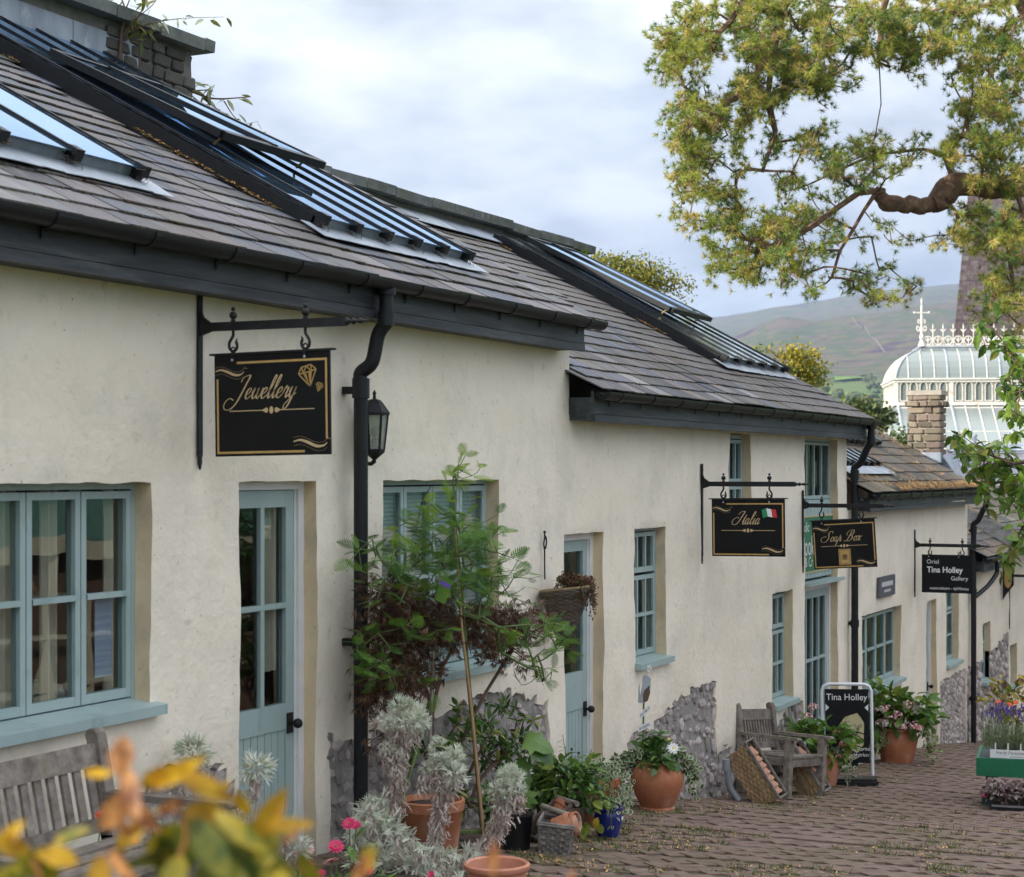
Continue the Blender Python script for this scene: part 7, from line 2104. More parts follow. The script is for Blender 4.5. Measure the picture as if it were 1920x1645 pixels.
for (a, z) in ((.06, .17), (.02, .13), (.55, .26)):
    for _ in range(5): hf.ball(Tt(a, -.36, gz_t + z) + rdir() * .012, .009, 5)
obj('flower_buds', hf, 'pink_petal', ht2)
d16 = 17.2; s_ = d16 / FPX
t = leafy('bedding_plant', 'yellow-green plant with bronze leaves and orange flowers at the right edge behind the lavender', 'plant', W3(1905, 1380, d16),
      [(W3(1905, 1310, d16), (28 * s_, .3, 34 * s_)), (W3(1900, 1340, d16), (40 * s_, .3, 16 * s_))], 40, 5, ['oak_y', 'acer_b', 'hyd_b'], .09, .5, 'twig', .003, mixw=[.4, .35, .25])
fm = MB()
for (px, py) in ((1872, 1318), (1905, 1318), (1893, 1322)): flower(fm, W3(px, py, d16 - .3), -FW + Vector((0, 0, .9)), .032, 9, 0, 1, 2)
obj('flower_head', fm, ['coral_petal', 'flower_core'], t)
# --- dead plants of the wall basket
t = thing('dead_plant', 'dried brown bedding plant spilling from the cone-shaped wall basket', 'plant', BK)
sb = MB(); fm = MB()
for _ in range(95):
    a = R.uniform(0, 6.283); o = Vector((math.cos(a), math.sin(a), 0)); rgt = max(0, o.dot(RT))
    if o.dot(RT) < -.45: continue
    P = crom([BK + o * .05, BK + o * .13 + Vector((0, 0, R.uniform(.02, .10))), BK + o * (.135 + .04 * rgt) + Vector((0, 0, R.uniform(-.03, .09))), BK + o * (.145 + .06 * rgt) + Vector((0, 0, R.uniform(-.02, .06) - .22 * rgt * R.random()))], 5)
    sb.tube(P, .0018, 4)
    for p in P[4:]:
        for k in range(3): tri_leaf(fm, p + rdir() * .01, rdir() + Vector((0, 0, -.2)), rdir(), R.uniform(.018, .034), .012, 0 if R.random() < .85 else 1)
obj('stem', sb, 'twig', t, True); obj('foliage', fm, ['dead_leaf', 'shrub_a'], t)
# --- silver artemisia: grey-green rosettes above collars of shrivelled leaves
dS = 9.15
def sv(px, py, dd=0): return W3(px, py, dS + dd)
t = thing('silver_plant', 'tall silver-leaved plant with shrivelled pinkish-grey lower leaves at the centre bottom', 'plant', sv(800, 1700))
fm = MB(); sb = MB(); s_ = dS / FPX
def forked(p, d, L_, mi, up):
    d = d.normalized()
    for k in range(5):
        a = (k - 2) * .30; s2 = d.cross(up); s2 = s2.normalized() if s2.length > 1e-3 else d.orthogonal().normalized()
        st = p + d * L_ * (.0 if k in (1, 2, 3) else .3)
        tri_leaf(fm, st, d * math.cos(a) + s2 * math.sin(a), up, L_ * (.95 if k == 2 else .72), L_ * .13, mi)
def rosette(c, r, n, ax=Vector((0, 0, 1))):
    for _ in range(n):
        d = rdir(.35) - FW * .25; p = c + Vector((d.x * r * .45, d.y * r * .45, d.z * r * .4)); forked(p, d + Vector((0, 0, R.uniform(-.5, .6))), max(.045, r) * R.uniform(.5, .95), 0 if R.random() < .5 else 1, rdir(.6))
def collar(a, b_, r, n):
    for _ in range(n):
        f = R.random(); p = a.lerp(b_, f) + Vector((R.gauss(0, r * .38), R.gauss(0, r * .38), 0)); L_ = R.uniform(.035, .07)
        d = Vector((R.gauss(0, .6), R.gauss(0, .6), -1)); q = p + d.normalized() * L_ * .55; q2 = q + (rdir() + Vector((0, 0, -.4))).normalized() * L_ * .45
        sd = rdir(); sd = sd.cross(d).normalized() * .0042
        mb = fm; mi = 2 if R.random() < .62 else 3
        mb.add([p - sd, p + sd, q + sd * .9, q - sd * .9], [(0, 1, 2, 3)], mi); mb.add([q - sd * .9, q + sd * .9, q2 + sd * .2, q2 - sd * .2], [(0, 1, 2, 3)], mi)
for stem_ in ([(722, 1700), (735, 1560), (748, 1440), (755, 1350)], [(800, 1700), (818, 1570), (826, 1500), (834, 1440)], [(860, 1700), (895, 1620), (930, 1540), (950, 1460)], [(690, 1700), (700, 1620), (690, 1570)], [(770, 1700), (760, 1640), (752, 1590)], [(850, 1700), (840, 1650), (815, 1610)], [(730, 1700), (665, 1640), (655, 1600)]):
    sb.tube(crom([sv(*p) for p in stem_], 6), [.009] * 19 if len(stem_) == 4 else [.007] * 13, 6)
obj('stem', sb, 'dry_a', t, True)
for (px, py, r, n, dd) in ((757, 1338, .125, 95, 0), (770, 1352, .11, 60, -.05), (735, 1350, .10, 50, 0), (728, 1408, .07, 22, -.05), (832, 1425, .145, 100, 0), (850, 1440, .12, 60, -.04), (812, 1440, .10, 50, .02), (955, 1455, .125, 80, 0), (940, 1470, .11, 60, -.05), (970, 1480, .09, 40, 0), (945, 1505, .09, 35, -.05)):
    for _ in range(4):
        rosette(sv(px + R.gauss(0, r * 95), py + R.gauss(0, r * 80), dd + R.gauss(0, .03)), r * R.uniform(.36, .6), int(n * .5))
    collar(sv(px - 8, py + 4, dd), sv(px + 6, py + 40, dd), r * .55, int(n * 1.1))
for (a, b_, r, n) in (((757, 1360), (740, 1440), .085, 190), ((748, 1440), (740, 1520), .075, 190), ((834, 1455), (822, 1540), .08, 210), ((820, 1540), (812, 1590), .07, 120), ((950, 1490), (930, 1560), .085, 210), ((925, 1560), (880, 1620), .085, 230), ((800, 1450), (790, 1480), .05, 50), ((968, 1485), (975, 1500), .05, 50), ((870, 1620), (850, 1660), .08, 120), ((730, 1390), (735, 1410), .06, 60)):
    collar(sv(*a), sv(*b_), r * .78, int(n * 2.4))
for _ in range(1500):
    px, py = R.uniform(655, 905), R.uniform(1490, 1680)
    lim = lerp_tab([(655, 1560), (685, 1490), (720, 1500), (760, 1560), (800, 1585), (860, 1600), (905, 1590)], px)
    if py < lim: continue
    p = sv(px, py, R.uniform(-.25, .3)); forked(p, rdir(.3) - FW * .3, R.uniform(.05, .09), 0 if R.random() < .55 else 1, rdir(.5))
    if R.random() < .4: q = p + rdir() * .08; sbp = (q - p).cross(FW).normalized() * .0018; fm.add([p - sbp, p + sbp, q + sbp, q - sbp], [(0, 1, 2, 3)], 1)
    if R.random() < .3: collar(p, p + Vector((0, 0, -.05)), .04, 5)
obj('foliage', fm, ['silver_a', 'silver_b', 'dry_a', 'dry_b'], t)
t = thing('silver_plant', 'smaller silver-leaved plant in front of the left shop door and window', 'plant', W3(400, 1700, 8.2))
fm = MB(); sb = MB(); dS2 = 8.3
for (px, py, r, n) in ((362, 1408, .09, 70), (372, 1420, .07, 30), (482, 1440, .085, 60), (468, 1446, .05, 20), (455, 1500, .06, 30), (545, 1545, .05, 24), (440, 1545, .06, 30), (560, 1590, .07, 40), (280, 1540, .07, 30), (240, 1600, .06, 30)):
    rosette(W3(px, py, dS2), r, n); b0 = W3(px + (420 - px) * .35, 1690, dS2); sb.tube(crom([b0, W3(px, py + 60, dS2), W3(px, py, dS2)], 5), .006, 5)
for (a, b_, r, n) in (((366, 1430), (372, 1470), .05, 80), ((330, 1470), (325, 1510), .06, 110), ((480, 1455), (476, 1490), .045, 80), ((540, 1560), (535, 1610), .06, 110), ((270, 1540), (285, 1560), .05, 60), ((440, 1510), (445, 1540), .05, 60)): collar(W3(*a, dS2), W3(*b_, dS2), r, n)
obj('stem', sb, 'dry_a', t, True); obj('foliage', fm, ['silver_a', 'silver_b', 'dry_a', 'dry_b'], t)
# --- zinnias
def zinnia(px, py, d, mt, label, r=.034, tilt=None, layers=2):
    c = W3(px, py, d); t = thing('zinnia', label, 'flower', c, group='zinnias in the front bed')
    fm = MB(); flower(fm, c, tilt or (-FW * .7 + Vector((R.gauss(0, .3), R.gauss(0, .3), .9))), r, 12, 0, 1, layers, .12, .5); obj('petals', fm, [mt, 'flower_core'], t)
    sb = MB(); b0 = c + Vector((R.gauss(0, .03), R.gauss(0, .03), -.42)); sb.tube(crom([c, c.lerp(b0, .4) + rdir() * .01, b0], 4), .003, 5); obj('stem', sb, 'green_stem', t, True)
    for k in range(3): put_leaf(t, leaf_variants('zin', ['shrub_b', 'hyd_a'], .42), c.lerp(b0, R.uniform(.12, .5)), rdir() - FW * .3, R.uniform(.06, .10))
ZL = iter(('on the tallest stem, nearest the downpipe', 'fully open, left of the silver plant', 'lowest of the left bed', 'pale ring', 'before the white door frame', 'below the white door frame', 'half hidden against the silver plant', 'cut by the lower picture edge', 'under the silver plant', 'small faded', 'lowest by the edge', 'tiny, beneath the silver plant'))
for (px, py, d, mt, r) in ((655, 1545, 8.6, 'pink_petal', .042), (630, 1588, 8.4, 'pink_petal', .045), (573, 1622, 8.3, 'pink_petal', .042), (622, 1616, 8.4, 'rose_petal', .046), (503, 1570, 8.3, 'pink_petal', .034), (545, 1600, 8.35, 'pink_petal', .032), (668, 1548, 8.7, 'pink_petal', .03), (600, 1640, 8.2, 'pink_petal', .034), (690, 1635, 8.4, 'pink_petal', .03), (580, 1594, 8.5, 'rose_petal', .028), (612, 1660, 8.2, 'pink_petal', .034), (808, 1640, 8.4, 'pink_petal', .022)):
    zinnia(px, py, d, mt, {'pink_petal': 'deep pink zinnia in the bed, ', 'rose_petal': 'faded pale pink zinnia in the bed, '}[mt] + next(ZL), r)
for (px, py, mt, lb_) in ((192, 1528, 'red_petal', 'bright red zinnia in front of the slatted bench back'), (230, 1590, 'coral_petal', 'orange zinnia among the blurred leaves, left of a pair'), (246, 1580, 'coral_petal', 'orange zinnia among the blurred leaves, upper right of a pair'), (220, 1610, 'coral_petal', 'lowest orange zinnia among the blurred leaves at left'), (390, 1622, 'coral_petal', 'orange zinnia alone under the blurred leaves by the shop door')):
    zinnia(px, py, 7.3, mt, lb_, .036, layers=3)
gb = leafy('bedding_foliage', 'green foliage of the flower bed under the zinnias by the left door', 'plant', W3(600, 1760, 8.4), [(W3(600, 1690, 8.4), (.28, .25, .10)), (W3(500, 1690, 8.3), (.3, .25, .09)), (W3(690, 1690, 8.5), (.2, .2, .10)), (W3(380, 1680, 8.0), (.3, .25, .12))], 150, 5, ['shrub_b', 'hyd_a', 'shrub_a'], .07, .4, 'green_stem', .002)
bd = MB(); bd.prism([(-4.2, -1.4, gz(-4) - .1), (-1.4, -1.5, gz(-1) - .1), (-.5, -.95, gz(-.4) - .1), (.0, -.35, gz(0) - .1), (-4.2, -.1, gz(-4) - .1)], (0, 0, .12)); struct('flower_bed', bd, 'soil')
# --- out-of-focus leaves close to the lens
dF = 1.75; s_ = dF / FPX
t = thing('foreground_plant', 'blurred yellow and orange autumn leaves close to the camera at bottom left', 'plant', W3(330, 1800, dF))
sb = MB()
for P in ([(330, 1800), (330, 1640), (350, 1560), (320, 1500)], [(250, 1800), (230, 1620), (225, 1520), (230, 1400)], [(420, 1800), (470, 1640), (560, 1560)], [(90, 1800), (80, 1660), (60, 1610)], [(640, 1760), (690, 1610)], [(900, 1760), (935, 1600)], [(1020, 1760), (1075, 1640)]):
    sb = MB(); sb.tube(crom([W3(a, b_, dF) for a, b_ in P], 5), .0024, 6); obj('stem', sb, 'autumn_d', t, True)
def fleaf(px, py, qx, qy, wd, m_, dd=0.0, curl=.15):
    a, b_ = W3(px, py, dF + dd), W3(qx, qy, dF + dd + R.uniform(-.05, .05)); mb = MB()
    leaf(mb, a, b_ - a, -FW + Vector((R.gauss(0, .3), 0, R.gauss(.2, .3))), (b_ - a).length, wd * s_ * .85, 0, .25, curl); obj('leaf', mb, m_, t, True)
for A_ in ((225, 1460, 230, 1372, 62, 'autumn_d'), (240, 1470, 205, 1385, 40, 'autumn_d'), (250, 1480, 175, 1570, 62, 'autumn_d'), (240, 1440, 252, 1530, 46, 'autumn_d'), (215, 1450, 140, 1450, 24, 'autumn_a'), (260, 1478, 375, 1430, 46, 'autumn_a'), (330, 1450, 440, 1500, 52, 'autumn_a'), (320, 1440, 260, 1480, 50, 'autumn_a'), (470, 1580, 540, 1480, 58, 'autumn_a'), (480, 1560, 598, 1535, 42, 'autumn_a'), (440, 1480, 470, 1540, 34, 'autumn_a'), (410, 1490, 430, 1465, 24, 'autumn_a'),
           (340, 1520, 440, 1540, 66, 'autumn_a'), (350, 1530, 350, 1640, 78, 'autumn_c'), (360, 1530, 430, 1650, 70, 'autumn_c'), (330, 1540, 270, 1640, 66, 'autumn_b'), (380, 1540, 560, 1640, 60, 'autumn_b'), (300, 1560, 330, 1700, 60, 'autumn_c'), (420, 1580, 520, 1700, 66, 'autumn_c'), (390, 1600, 400, 1720, 80, 'autumn_c'), (430, 1555, 560, 1560, 46, 'autumn_b'), (100, 1580, 160, 1550, 30, 'autumn_b'),
           (60, 1600, -20, 1570, 50, 'autumn_a'), (60, 1600, 110, 1670, 60, 'autumn_b'), (90, 1590, 10, 1660, 60, 'autumn_c'), (40, 1620, -30, 1700, 60, 'autumn_b'), (150, 1620, 60, 1590, 50, 'autumn_a'), (200, 1590, 250, 1660, 40, 'autumn_d'), (190, 1600, 180, 1700, 56, 'autumn_a'), (260, 1580, 220, 1540, 30, 'autumn_d'), (150, 1640, 120, 1720, 60, 'autumn_c'), (560, 1590, 600, 1680, 50, 'autumn_b'),
           (690, 1640, 690, 1580, 40, 'autumn_a'), (672, 1600, 715, 1600, 36, 'autumn_b'), (660, 1660, 690, 1600, 26, 'autumn_d'), (925, 1640, 925, 1570, 26, 'autumn_d'), (905, 1620, 940, 1590, 20, 'autumn_d'), (1068, 1680, 1075, 1630, 18, 'autumn_d'), (230, 1500, 300, 1560, 46, 'autumn_d'), (300, 1590, 210, 1650, 60, 'autumn_c'), (450, 1600, 440, 1700, 64, 'autumn_c'), (340, 1600, 310, 1690, 60, 'autumn_b'), (480, 1620, 570, 1690, 56, 'autumn_b'), (20, 1640, 90, 1720, 60, 'autumn_c'), (0, 1590, 40, 1540, 40, 'autumn_a'), (400, 1520, 500, 1600, 50, 'autumn_b'), (280, 1530, 210, 1600, 44, 'autumn_a'), (300, 1640, 380, 1720, 70, 'autumn_c'), (520, 1560, 480, 1640, 50, 'autumn_b'), (350, 1500, 280, 1530, 30, 'autumn_d')):
    fleaf(*A_)
# ================================================================== THE GLASSHOUSE, SPIRE AND TREES BEYOND
dK = 70.0; sK = dK / FPX
zk = lambda py: CAM.z + (PY0 - py) * sK
KE = (FW + RT * .105).normalized(); KU = (RT - FW * .105).normalized()
KO = on_d(1679, 885, dK)
K = lambda u, v, z: Vector((KO.x, KO.y, 0)) + KU * u + KE * v + Vector((0, 0, z))
gh = thing('glasshouse', 'white Victorian glasshouse with curved glass roof, arched clerestory and iron cresting', 'glasshouse', (KO.x, KO.y, gz(KO.x)))
LU, LV = 9.0, 4.6
zb, zc0, zc1, zr = zk(842), zk(757), zk(716), zk(651)
def kbox(mb, u0, u1, v0, v1, z0, z1): mb.prism([K(u0, v0, z0), K(u1, v0, z0), K(u1, v1, z0), K(u0, v1, z0)], (0, 0, z1 - z0))
m = MB(); kbox(m, -2.6, LU + 3, -2.6, LV + 2.6, gz(KO.x) - 1, zb - .02); obj('base_wall', m, 'cast_white', gh)
# clerestory: sill and head, posts, arched lights
m = MB(); kbox(m, -.06, LU, -.06, LV, zc1 - .03, zc1 + .07); kbox(m, -.12, LU, -.12, LV, zc1 + .0705, zc1 + .13); obj('cornice', m, 'cast_white', gh)
m = MB(); kbox(m, -.08, LU, -.08, LV, zc0 - .08, zc0 + .05); obj('clerestory_sill', m, 'cast_white', gh)
def arch_light(along_u, c, w_):
    """a pointed-arch light: glass pane and its frame ring"""
    z0, z1 = zc0 + .10, zc1 - .16
    P = [(c - w_ / 2, z0), (c + w_ / 2, z0), (c + w_ / 2, z1), (c + w_ * .36, z1 + .09), (c, z1 + .15), (c - w_ * .36, z1 + .09), (c - w_ / 2, z1)]
    f = (lambda a, z, o: K(a, o, z)) if along_u else (lambda a, z, o: K(o, a, z))
    g = MB(); g.prism([f(a, z, .03) for a, z in P], f(0, 0, .04) - f(0, 0, .03)); obj('arched_light', g, 'milky_glass', gh)
    r = MB(); q = [f(a, z, .0) for a, z in P]
    for i in range(len(q)): r.bar(q[i], q[(i + 1) % len(q)], .035, .05, up=tuple((KE if along_u else KU)))
    obj('arch_frame', r, 'cast_white', gh)
m = MB(); kbox(m, .05, LU, .05, .12, zc0 + .051, zc1 - .031); kbox(m, .05, .12, .121, LV, zc0 + .051, zc1 - .031); obj('clerestory_wall', m, 'cast_white', gh)
for k in range(4):
    u0 = k * 2.15
    m = MB(); kbox(m, u0 - .06, u0 + .10, -.04, .049, zc0 + .051, zc1 - .031); obj('post', m, 'cast_white', gh)
    for j in range(5): arch_light(True, u0 + .32 + j * .385, .27)
for c in (.5, 1.1, 2.0, 2.6, 3.5, 4.1): arch_light(False, c, .38)
# curved upper roof, hipped at the near end
PROF = [(0, 0), (.035, .16), (.10, .36), (.21, .56), (.36, .74), (.58, .89), (.86, 1.0)]
IN = 1.35
rp = lambda u, f, side: (K(u, f[0] * IN, zc1 + .13 + f[1] * (zr - zc1 - .13)) if side == 0 else K(f[0] * IN, u, zc1 + .13 + f[1] * (zr - zc1 - .13)))
nb_ = 17; us = [i * .51 for i in range(nb_)]
for i, u in enumerate(us):
    b_ = MB(); P = [rp(max(u, f[0] * IN), f, 0) - KE * .02 for f in PROF if True]
    b_.tube(P, .022 if i % 4 else .04, 5); obj('roof_rib', b_, 'cast_white' if i % 4 else 'lead_pale', gh)
for i in range(nb_ - 1):
    for (a, c) in ((0, 3), (3, 6)):
        g = MB()
        for f0, f1 in zip(PROF[a:c + 1], PROF[a + 1:c + 1]):
            q = [rp(max(us[i], f0[0] * IN), f0, 0), rp(max(us[i + 1], f0[0] * IN), f0, 0), rp(max(us[i + 1], f1[0] * IN), f1, 0), rp(max(us[i], f1[0] * IN), f1, 0)]
            if (q[1] - q[0]).length < .02 and (q[2] - q[3]).length < .02: continue
            g.add(q, [(0, 1, 2, 3)]); g.add([p + KE * .012 for p in q], [(3, 2, 1, 0)])
        if g.f: obj('roof_pane', g, 'milky_glass', gh)
vs_ = [0, .6, 1.2, 1.8, 2.4, 3.0, 3.6, 4.2, LV]
for v in vs_:
    b_ = MB(); b_.tube([rp(min(max(v, f[0] * IN), LV - f[0] * IN), f, 1) - KU * .02 for f in PROF], .024, 5); obj('roof_rib', b_, 'cast_white', gh)
for v0, v1 in zip(vs_, vs_[1:]):
    g = MB()
    for f0, f1 in zip(PROF, PROF[1:]):
        cl = lambda v, f: min(max(v, f[0] * IN), LV - f[0] * IN)
        q = [rp(cl(v0, f0), f0, 1), rp(cl(v1, f0), f0, 1), rp(cl(v1, f1), f1, 1), rp(cl(v0, f1), f1, 1)]
        g.add(q, [(0, 1, 2, 3)])
    obj('roof_pane', g, 'milky_glass', gh)
m = MB(); kbox(m, IN * .86 - .05, LU, IN * .86 - .05, LV - IN * .86, zr - .04, zr + .05); kbox(m, IN * .86 - .1, LU, IN * .86 - .1, LV - IN * .86, zr + .051, zr + .11); obj('ridge_platform', m, 'lead_pale', gh)
# cresting: rings with spear heads
uc = IN * .86; vc = IN * .86 - .02; i = 0
u = uc + .25
while u < LU:
    r = MB(); z0 = zr + .33
    P = [K(u + .17 * math.cos(a), vc, z0 + .17 * math.sin(a)) for a in [2 * math.pi * k / 14 for k in range(15)]]; r.tube(P, .024, 5, caps=False)
    r.bar(K(u, vc, z0 - .17), K(u, vc, z0 + .16), .022, .022); r.ball(K(u, vc, z0 + .03), .05, 5)
    for s in (-1, 1): r.tube([K(u, vc, z0 - .05), K(u + s * .08, vc, z0 + .03), K(u + s * .09, vc, z0 + .09)], .02, 4)
    r.bar(K(u - .2, vc, zr + .14), K(u + .2, vc, zr + .14), .03, .03)
    x = u + .2
    r.bar(K(x, vc, zr + .14), K(x, vc, z0 + .62), .026, .026); r.prism([K(x - .035, vc, z0 + .50), K(x + .035, vc, z0 + .50), K(x, vc, z0 + .70)], KE * .02)
    for s in (-1, 1): r.prism([K(x, vc, z0 + .32), K(x + s * .05, vc, z0 + .36), K(x + s * .13, vc, z0 + .47), K(x + s * .03, vc, z0 + .44)], KE * .02)
    obj('cresting', r, 'cast_white', gh); u += .40
f = MB(); H = zk(558) - zr; fu = uc
f.lathe([(.16, 0), (.12, .1), (.06, .25), (.10, .38), (.05, .5), (.07, .62), (.035, .74), (.05, H * .62), (.03, H * .66), (.05, H * .80), (.02, H * .86), (.04, H * .92), (.005, H)], 8, K(fu, vc, zr + .1))
f.bar(K(fu - .28, vc, zr + H * .74), K(fu + .30, vc, zr + H * .74), .035, .035)
for s in (-1, 1):
    f.ball(K(fu + s * .29, vc, zr + H * .74), .05, 5)
    f.tube(crom([K(fu, vc, zr + H * .40), K(fu + s * .16, vc, zr + H * .46), K(fu + s * .19, vc, zr + H * .40), K(fu + s * .12, vc, zr + H * .36), K(fu + s * .08, vc, zr + H * .41)], 5), .024, 5)
    f.tube(crom([K(fu, vc, zr + H * .50), K(fu + s * .11, vc, zr + H * .60), K(fu + s * .14, vc, zr + H * .54), K(fu + s * .08, vc, zr + H * .52)], 5), .02, 5)
obj('finial', f, 'cast_white', gh)
# lower glass slope
lo = lambda u, f, side: (K(u, -f * 2.5, zc0 - .08 - f * (zc0 - .08 - zb)) if side == 0 else K(-f * 2.5, u, zc0 - .08 - f * (zc0 - .08 - zb)))
us2 = [-2.5 + .52 * i for i in range(24)]
for i, u in enumerate(us2):
    f0 = max(0, -u / 2.5) if u < 0 else 0
    b_ = MB(); b_.tube([lo(u, f0, 0) - KE * .03, lo(u, 1, 0) - KE * .03], .024 if i % 4 != 1 else .055, 5); obj('slope_rib', b_, 'cast_white' if i % 4 != 1 else 'lead_pale', gh)
    if i + 1 < len(us2):
        u1 = us2[i + 1]; f1 = max(0, -u1 / 2.5) if u1 < 0 else 0
        g = MB(); q = [lo(u, 1, 0), lo(u1, 1, 0), lo(u1, f1, 0), lo(u, f0, 0)]; g.add(q, [(0, 1, 2, 3)]); g.add([p + Vector((0, 0, -.012)) for p in q], [(3, 2, 1, 0)]); obj('slope_pane', g, 'milky_glass', gh)
for i in range(14):
    v = -2.5 + i * .55; v1 = v + .55; f0 = max(0, -v / 2.5) if v < 0 else 0; f1 = max(0, -v1 / 2.5) if v1 < 0 else 0
    b_ = MB(); b_.tube([lo(v, f0, 1) - KU * .03, lo(v, 1, 1) - KU * .03], .03, 5); obj('slope_rib', b_, 'lead_pale' if i % 3 == 0 else 'cast_white', gh)
    g = MB(); q = [lo(v, 1, 1), lo(v1, 1, 1), lo(v1, f1, 1), lo(v, f0, 1)]; g.add(q, [(3, 2, 1, 0)]); obj('slope_pane', g, 'milky_glass', gh)
b_ = MB(); b_.tube([lo(-2.5, 1, 0), lo(LU + 1, 1, 0)], .05, 5); b_.tube([lo(0, .06, 0), lo(LU + 1, .06, 0)], .03, 5); b_.tube([lo(-2.5, .62, 0), lo(LU + 1, .62, 0)], .018, 5); obj('slope_rail', b_, 'cast_white', gh)
# ---- slate-hung spire
dT = 95.0; sT = dT / FPX; zt_ = lambda py: CAM.z + (PY0 - py) * sT
sp = thing('slate_spire', 'tall tapering purple slate-hung spire behind the glasshouse cresting', 'tower', on_d(1880, 885, dT))
def spx(py): return 1787 + (640 - py) * 16 / 170
def spp(side_f, py, o=0.0):
    l = spx(py); r = 2 * 1885 - l; d0 = dT + (1885 - l) * sT * .0
    p = on_d(l + (r - l) * side_f, 885, dT); return Vector((p.x, p.y, zt_(py))) - FW * o
ET = (FW + RT * .30).normalized(); m = MB(); wdT = lambda py: (1885 - spx(py)) * 2 * sT
for (a, b_) in (((0, 0), (1, 0)), ((1, 0), (1, 1)), ((1, 1), (0, 1)), ((0, 1), (0, 0))):
    c = lambda q, py: spp(0.5, py) + RT * ((q[0] - .5) * wdT(py)) + ET * (q[1] * wdT(py) + (wdT(760) - wdT(py)) / 2)
    m.add([c(a, 760), c(b_, 760), c(b_, 356), c(a, 356)], [(0, 1, 2, 3)])
m.add([c((0, 0), 356), c((1, 0), 356), c((1, 1), 356), c((0, 1), 356)], [(0, 1, 2, 3)]); core = obj('core', m, 'slate_spire', sp)
q = MB(); q.box(-.5, .5, -.02, .02, 0, 1); sl_me = mesh_from('slate', q, 'slate_spire'); cnt = 0
rows_ = [(740 - 9.4 * i) for i in range(41)]; jn = MB()
for i, py in enumerate(rows_):
    wd = wdT(py); hgt_ = 9.4 * sT; x = -wd / 2 + (0 if i % 2 else .19)
    while x < wd / 2 - .1:
        l = R.uniform(.30, .44); l = min(l, wd / 2 - x); yo = (wdT(760) - wdT(py)) / 2
        c = spp(.5, py) + RT * (x + l / 2) + ET * yo - FW * .02
        Mx = Matrix(((RT.x, FW.x, 0, c.x), (RT.y, FW.y, 0, c.y), (0, 0, 1, c.z), (0, 0, 0, 1))) @ Matrix.Rotation(R.uniform(.02, .08), 4, 'X') @ Matrix.Diagonal((l - .02, 1, hgt_ * R.uniform(.9, 1.0), 1))
        ppx = to_px(c)[0]
        if 455 < py < 660 and ppx < 1930 and cnt < 290: inst('slate', sl_me, core, Mx); cnt += 1
        else: jn.box(-.5, .5, -.02, .02, 0, 1, Mx)
        x += l
obj('slate_courses', jn, 'slate_spire', core, kind='stuff')
# ---- slate roof with lead ridge between chimney and branch
sh = thing('slate_house', 'low purple-slated roof with lead ridge and short vent pipe right of the stone chimney', 'house', on_d(1850, 1000, 38))
dH = 38.0; sH = dH / FPX
rH = [on_d(1775, 842, dH), on_d(2100, 838, dH)]; eH = [on_d(1740, 1040, dH - 4.5), on_d(2100, 1040, dH - 4.5)]
m = MB(); m.add([eH[0], eH[1], rH[1], rH[0]], [(0, 1, 2, 3)]); m.add([eH[0], rH[0], rH[0] + FW * 3 + Vector((0, 0, -1.4))], [(0, 1, 2)]); rfH = obj('roof', m, 'slate_far', sh)
nrm = (eH[1] - eH[0]).cross(rH[0] - eH[0]).normalized()
q = MB(); q.box(-.5, .5, 0, 1, -.012, .012); sl2 = mesh_from('slate', q, 'slate_far')
ux_ = (rH[1] - rH[0]).normalized(); uy_ = (rH[0] - eH[0]); slen = uy_.length; uy_.normalize(); uy_ = (uy_ - ux_ * uy_.dot(ux_)).normalized(); un_ = ux_.cross(uy_)
for i in range(14):
    x = .15 if i % 2 else 0
    while x < 2.3:
        l = R.uniform(.26, .38); c = eH[0] + (rH[0] - eH[0]) * (i / 14) + ux_ * (x + l / 2) + un_ * .03
        inst('slate', sl2, rfH, basis(ux_, uy_, un_, c) @ Matrix.Rotation(rad(-2.5), 4, 'X') @ Matrix.Diagonal((l - .012, slen / 14 * 1.15, 1, 1))); x += l
m = MB(); m.tube([rH[0] + Vector((0, 0, .02)), rH[1] + Vector((0, 0, .02))], .07, 8); m.prism([rH[0] + un_ * .04, rH[1] + un_ * .04, rH[1] - uy_ * .25 + un_ * .045, rH[0] - uy_ * .25 + un_ * .045], un_ * .01); obj('lead_ridge', m, 'lead', sh)
m = MB(); c = on_d(1826, 838, dH); m.lathe([(.06, 0), (.06, .24), (.075, .25), (.075, .30), (.05, .30)], 10, c - Vector((0, 0, .03))); obj('vent_pipe', m, 'lead_pale', sh, True)
m = MB(); m.prism([eH[0] - Vector((0, 0, .01)), eH[1] - Vector((0, 0, .01)), eH[1] - Vector((0, 0, 5)), eH[0] - Vector((0, 0, 5))], FW * .3); obj('wall', m, 'plaster', sh)

# ---------------------------------------------------------------- trees
def tufts(mb, p, ax, n, L_, w_, mi, spread=1.0):
    for _ in range(n):
        d = (ax * R.uniform(.1, 1.0) + rdir() * spread); s = d.cross(rdir()).normalized() * w_
        d = d.normalized() * L_ * R.uniform(.7, 1.15)
        mb.add([p - s, p + s, p + d], [(0, 1, 2)], mi)
dP = 23.0; sP = dP / FPX
def pp_(px, py, dd=0): return W3(px, py, dP + dd)
pt = thing('pine_tree', 'large old pine whose crooked limb and yellow-green needle clouds fill the upper right', 'tree', (22.5, -5.2, gz(22.5)))
limb = [Vector((22.5, -5.2, gz(22) - .3)), Vector((22.3, -5.0, 1.5)), Vector((21.6, -4.3, 4.6)), pp_(2080, 250, 1.0), pp_(1990, 320, .6), pp_(1900, 345, .3), pp_(1840, 352, .1), pp_(1790, 345, 0), pp_(1772, 362, 0), pp_(1765, 378, 0), pp_(1735, 385, 0), pp_(1700, 386, -.1), pp_(1665, 378, -.1), pp_(1645, 358, -.1)]
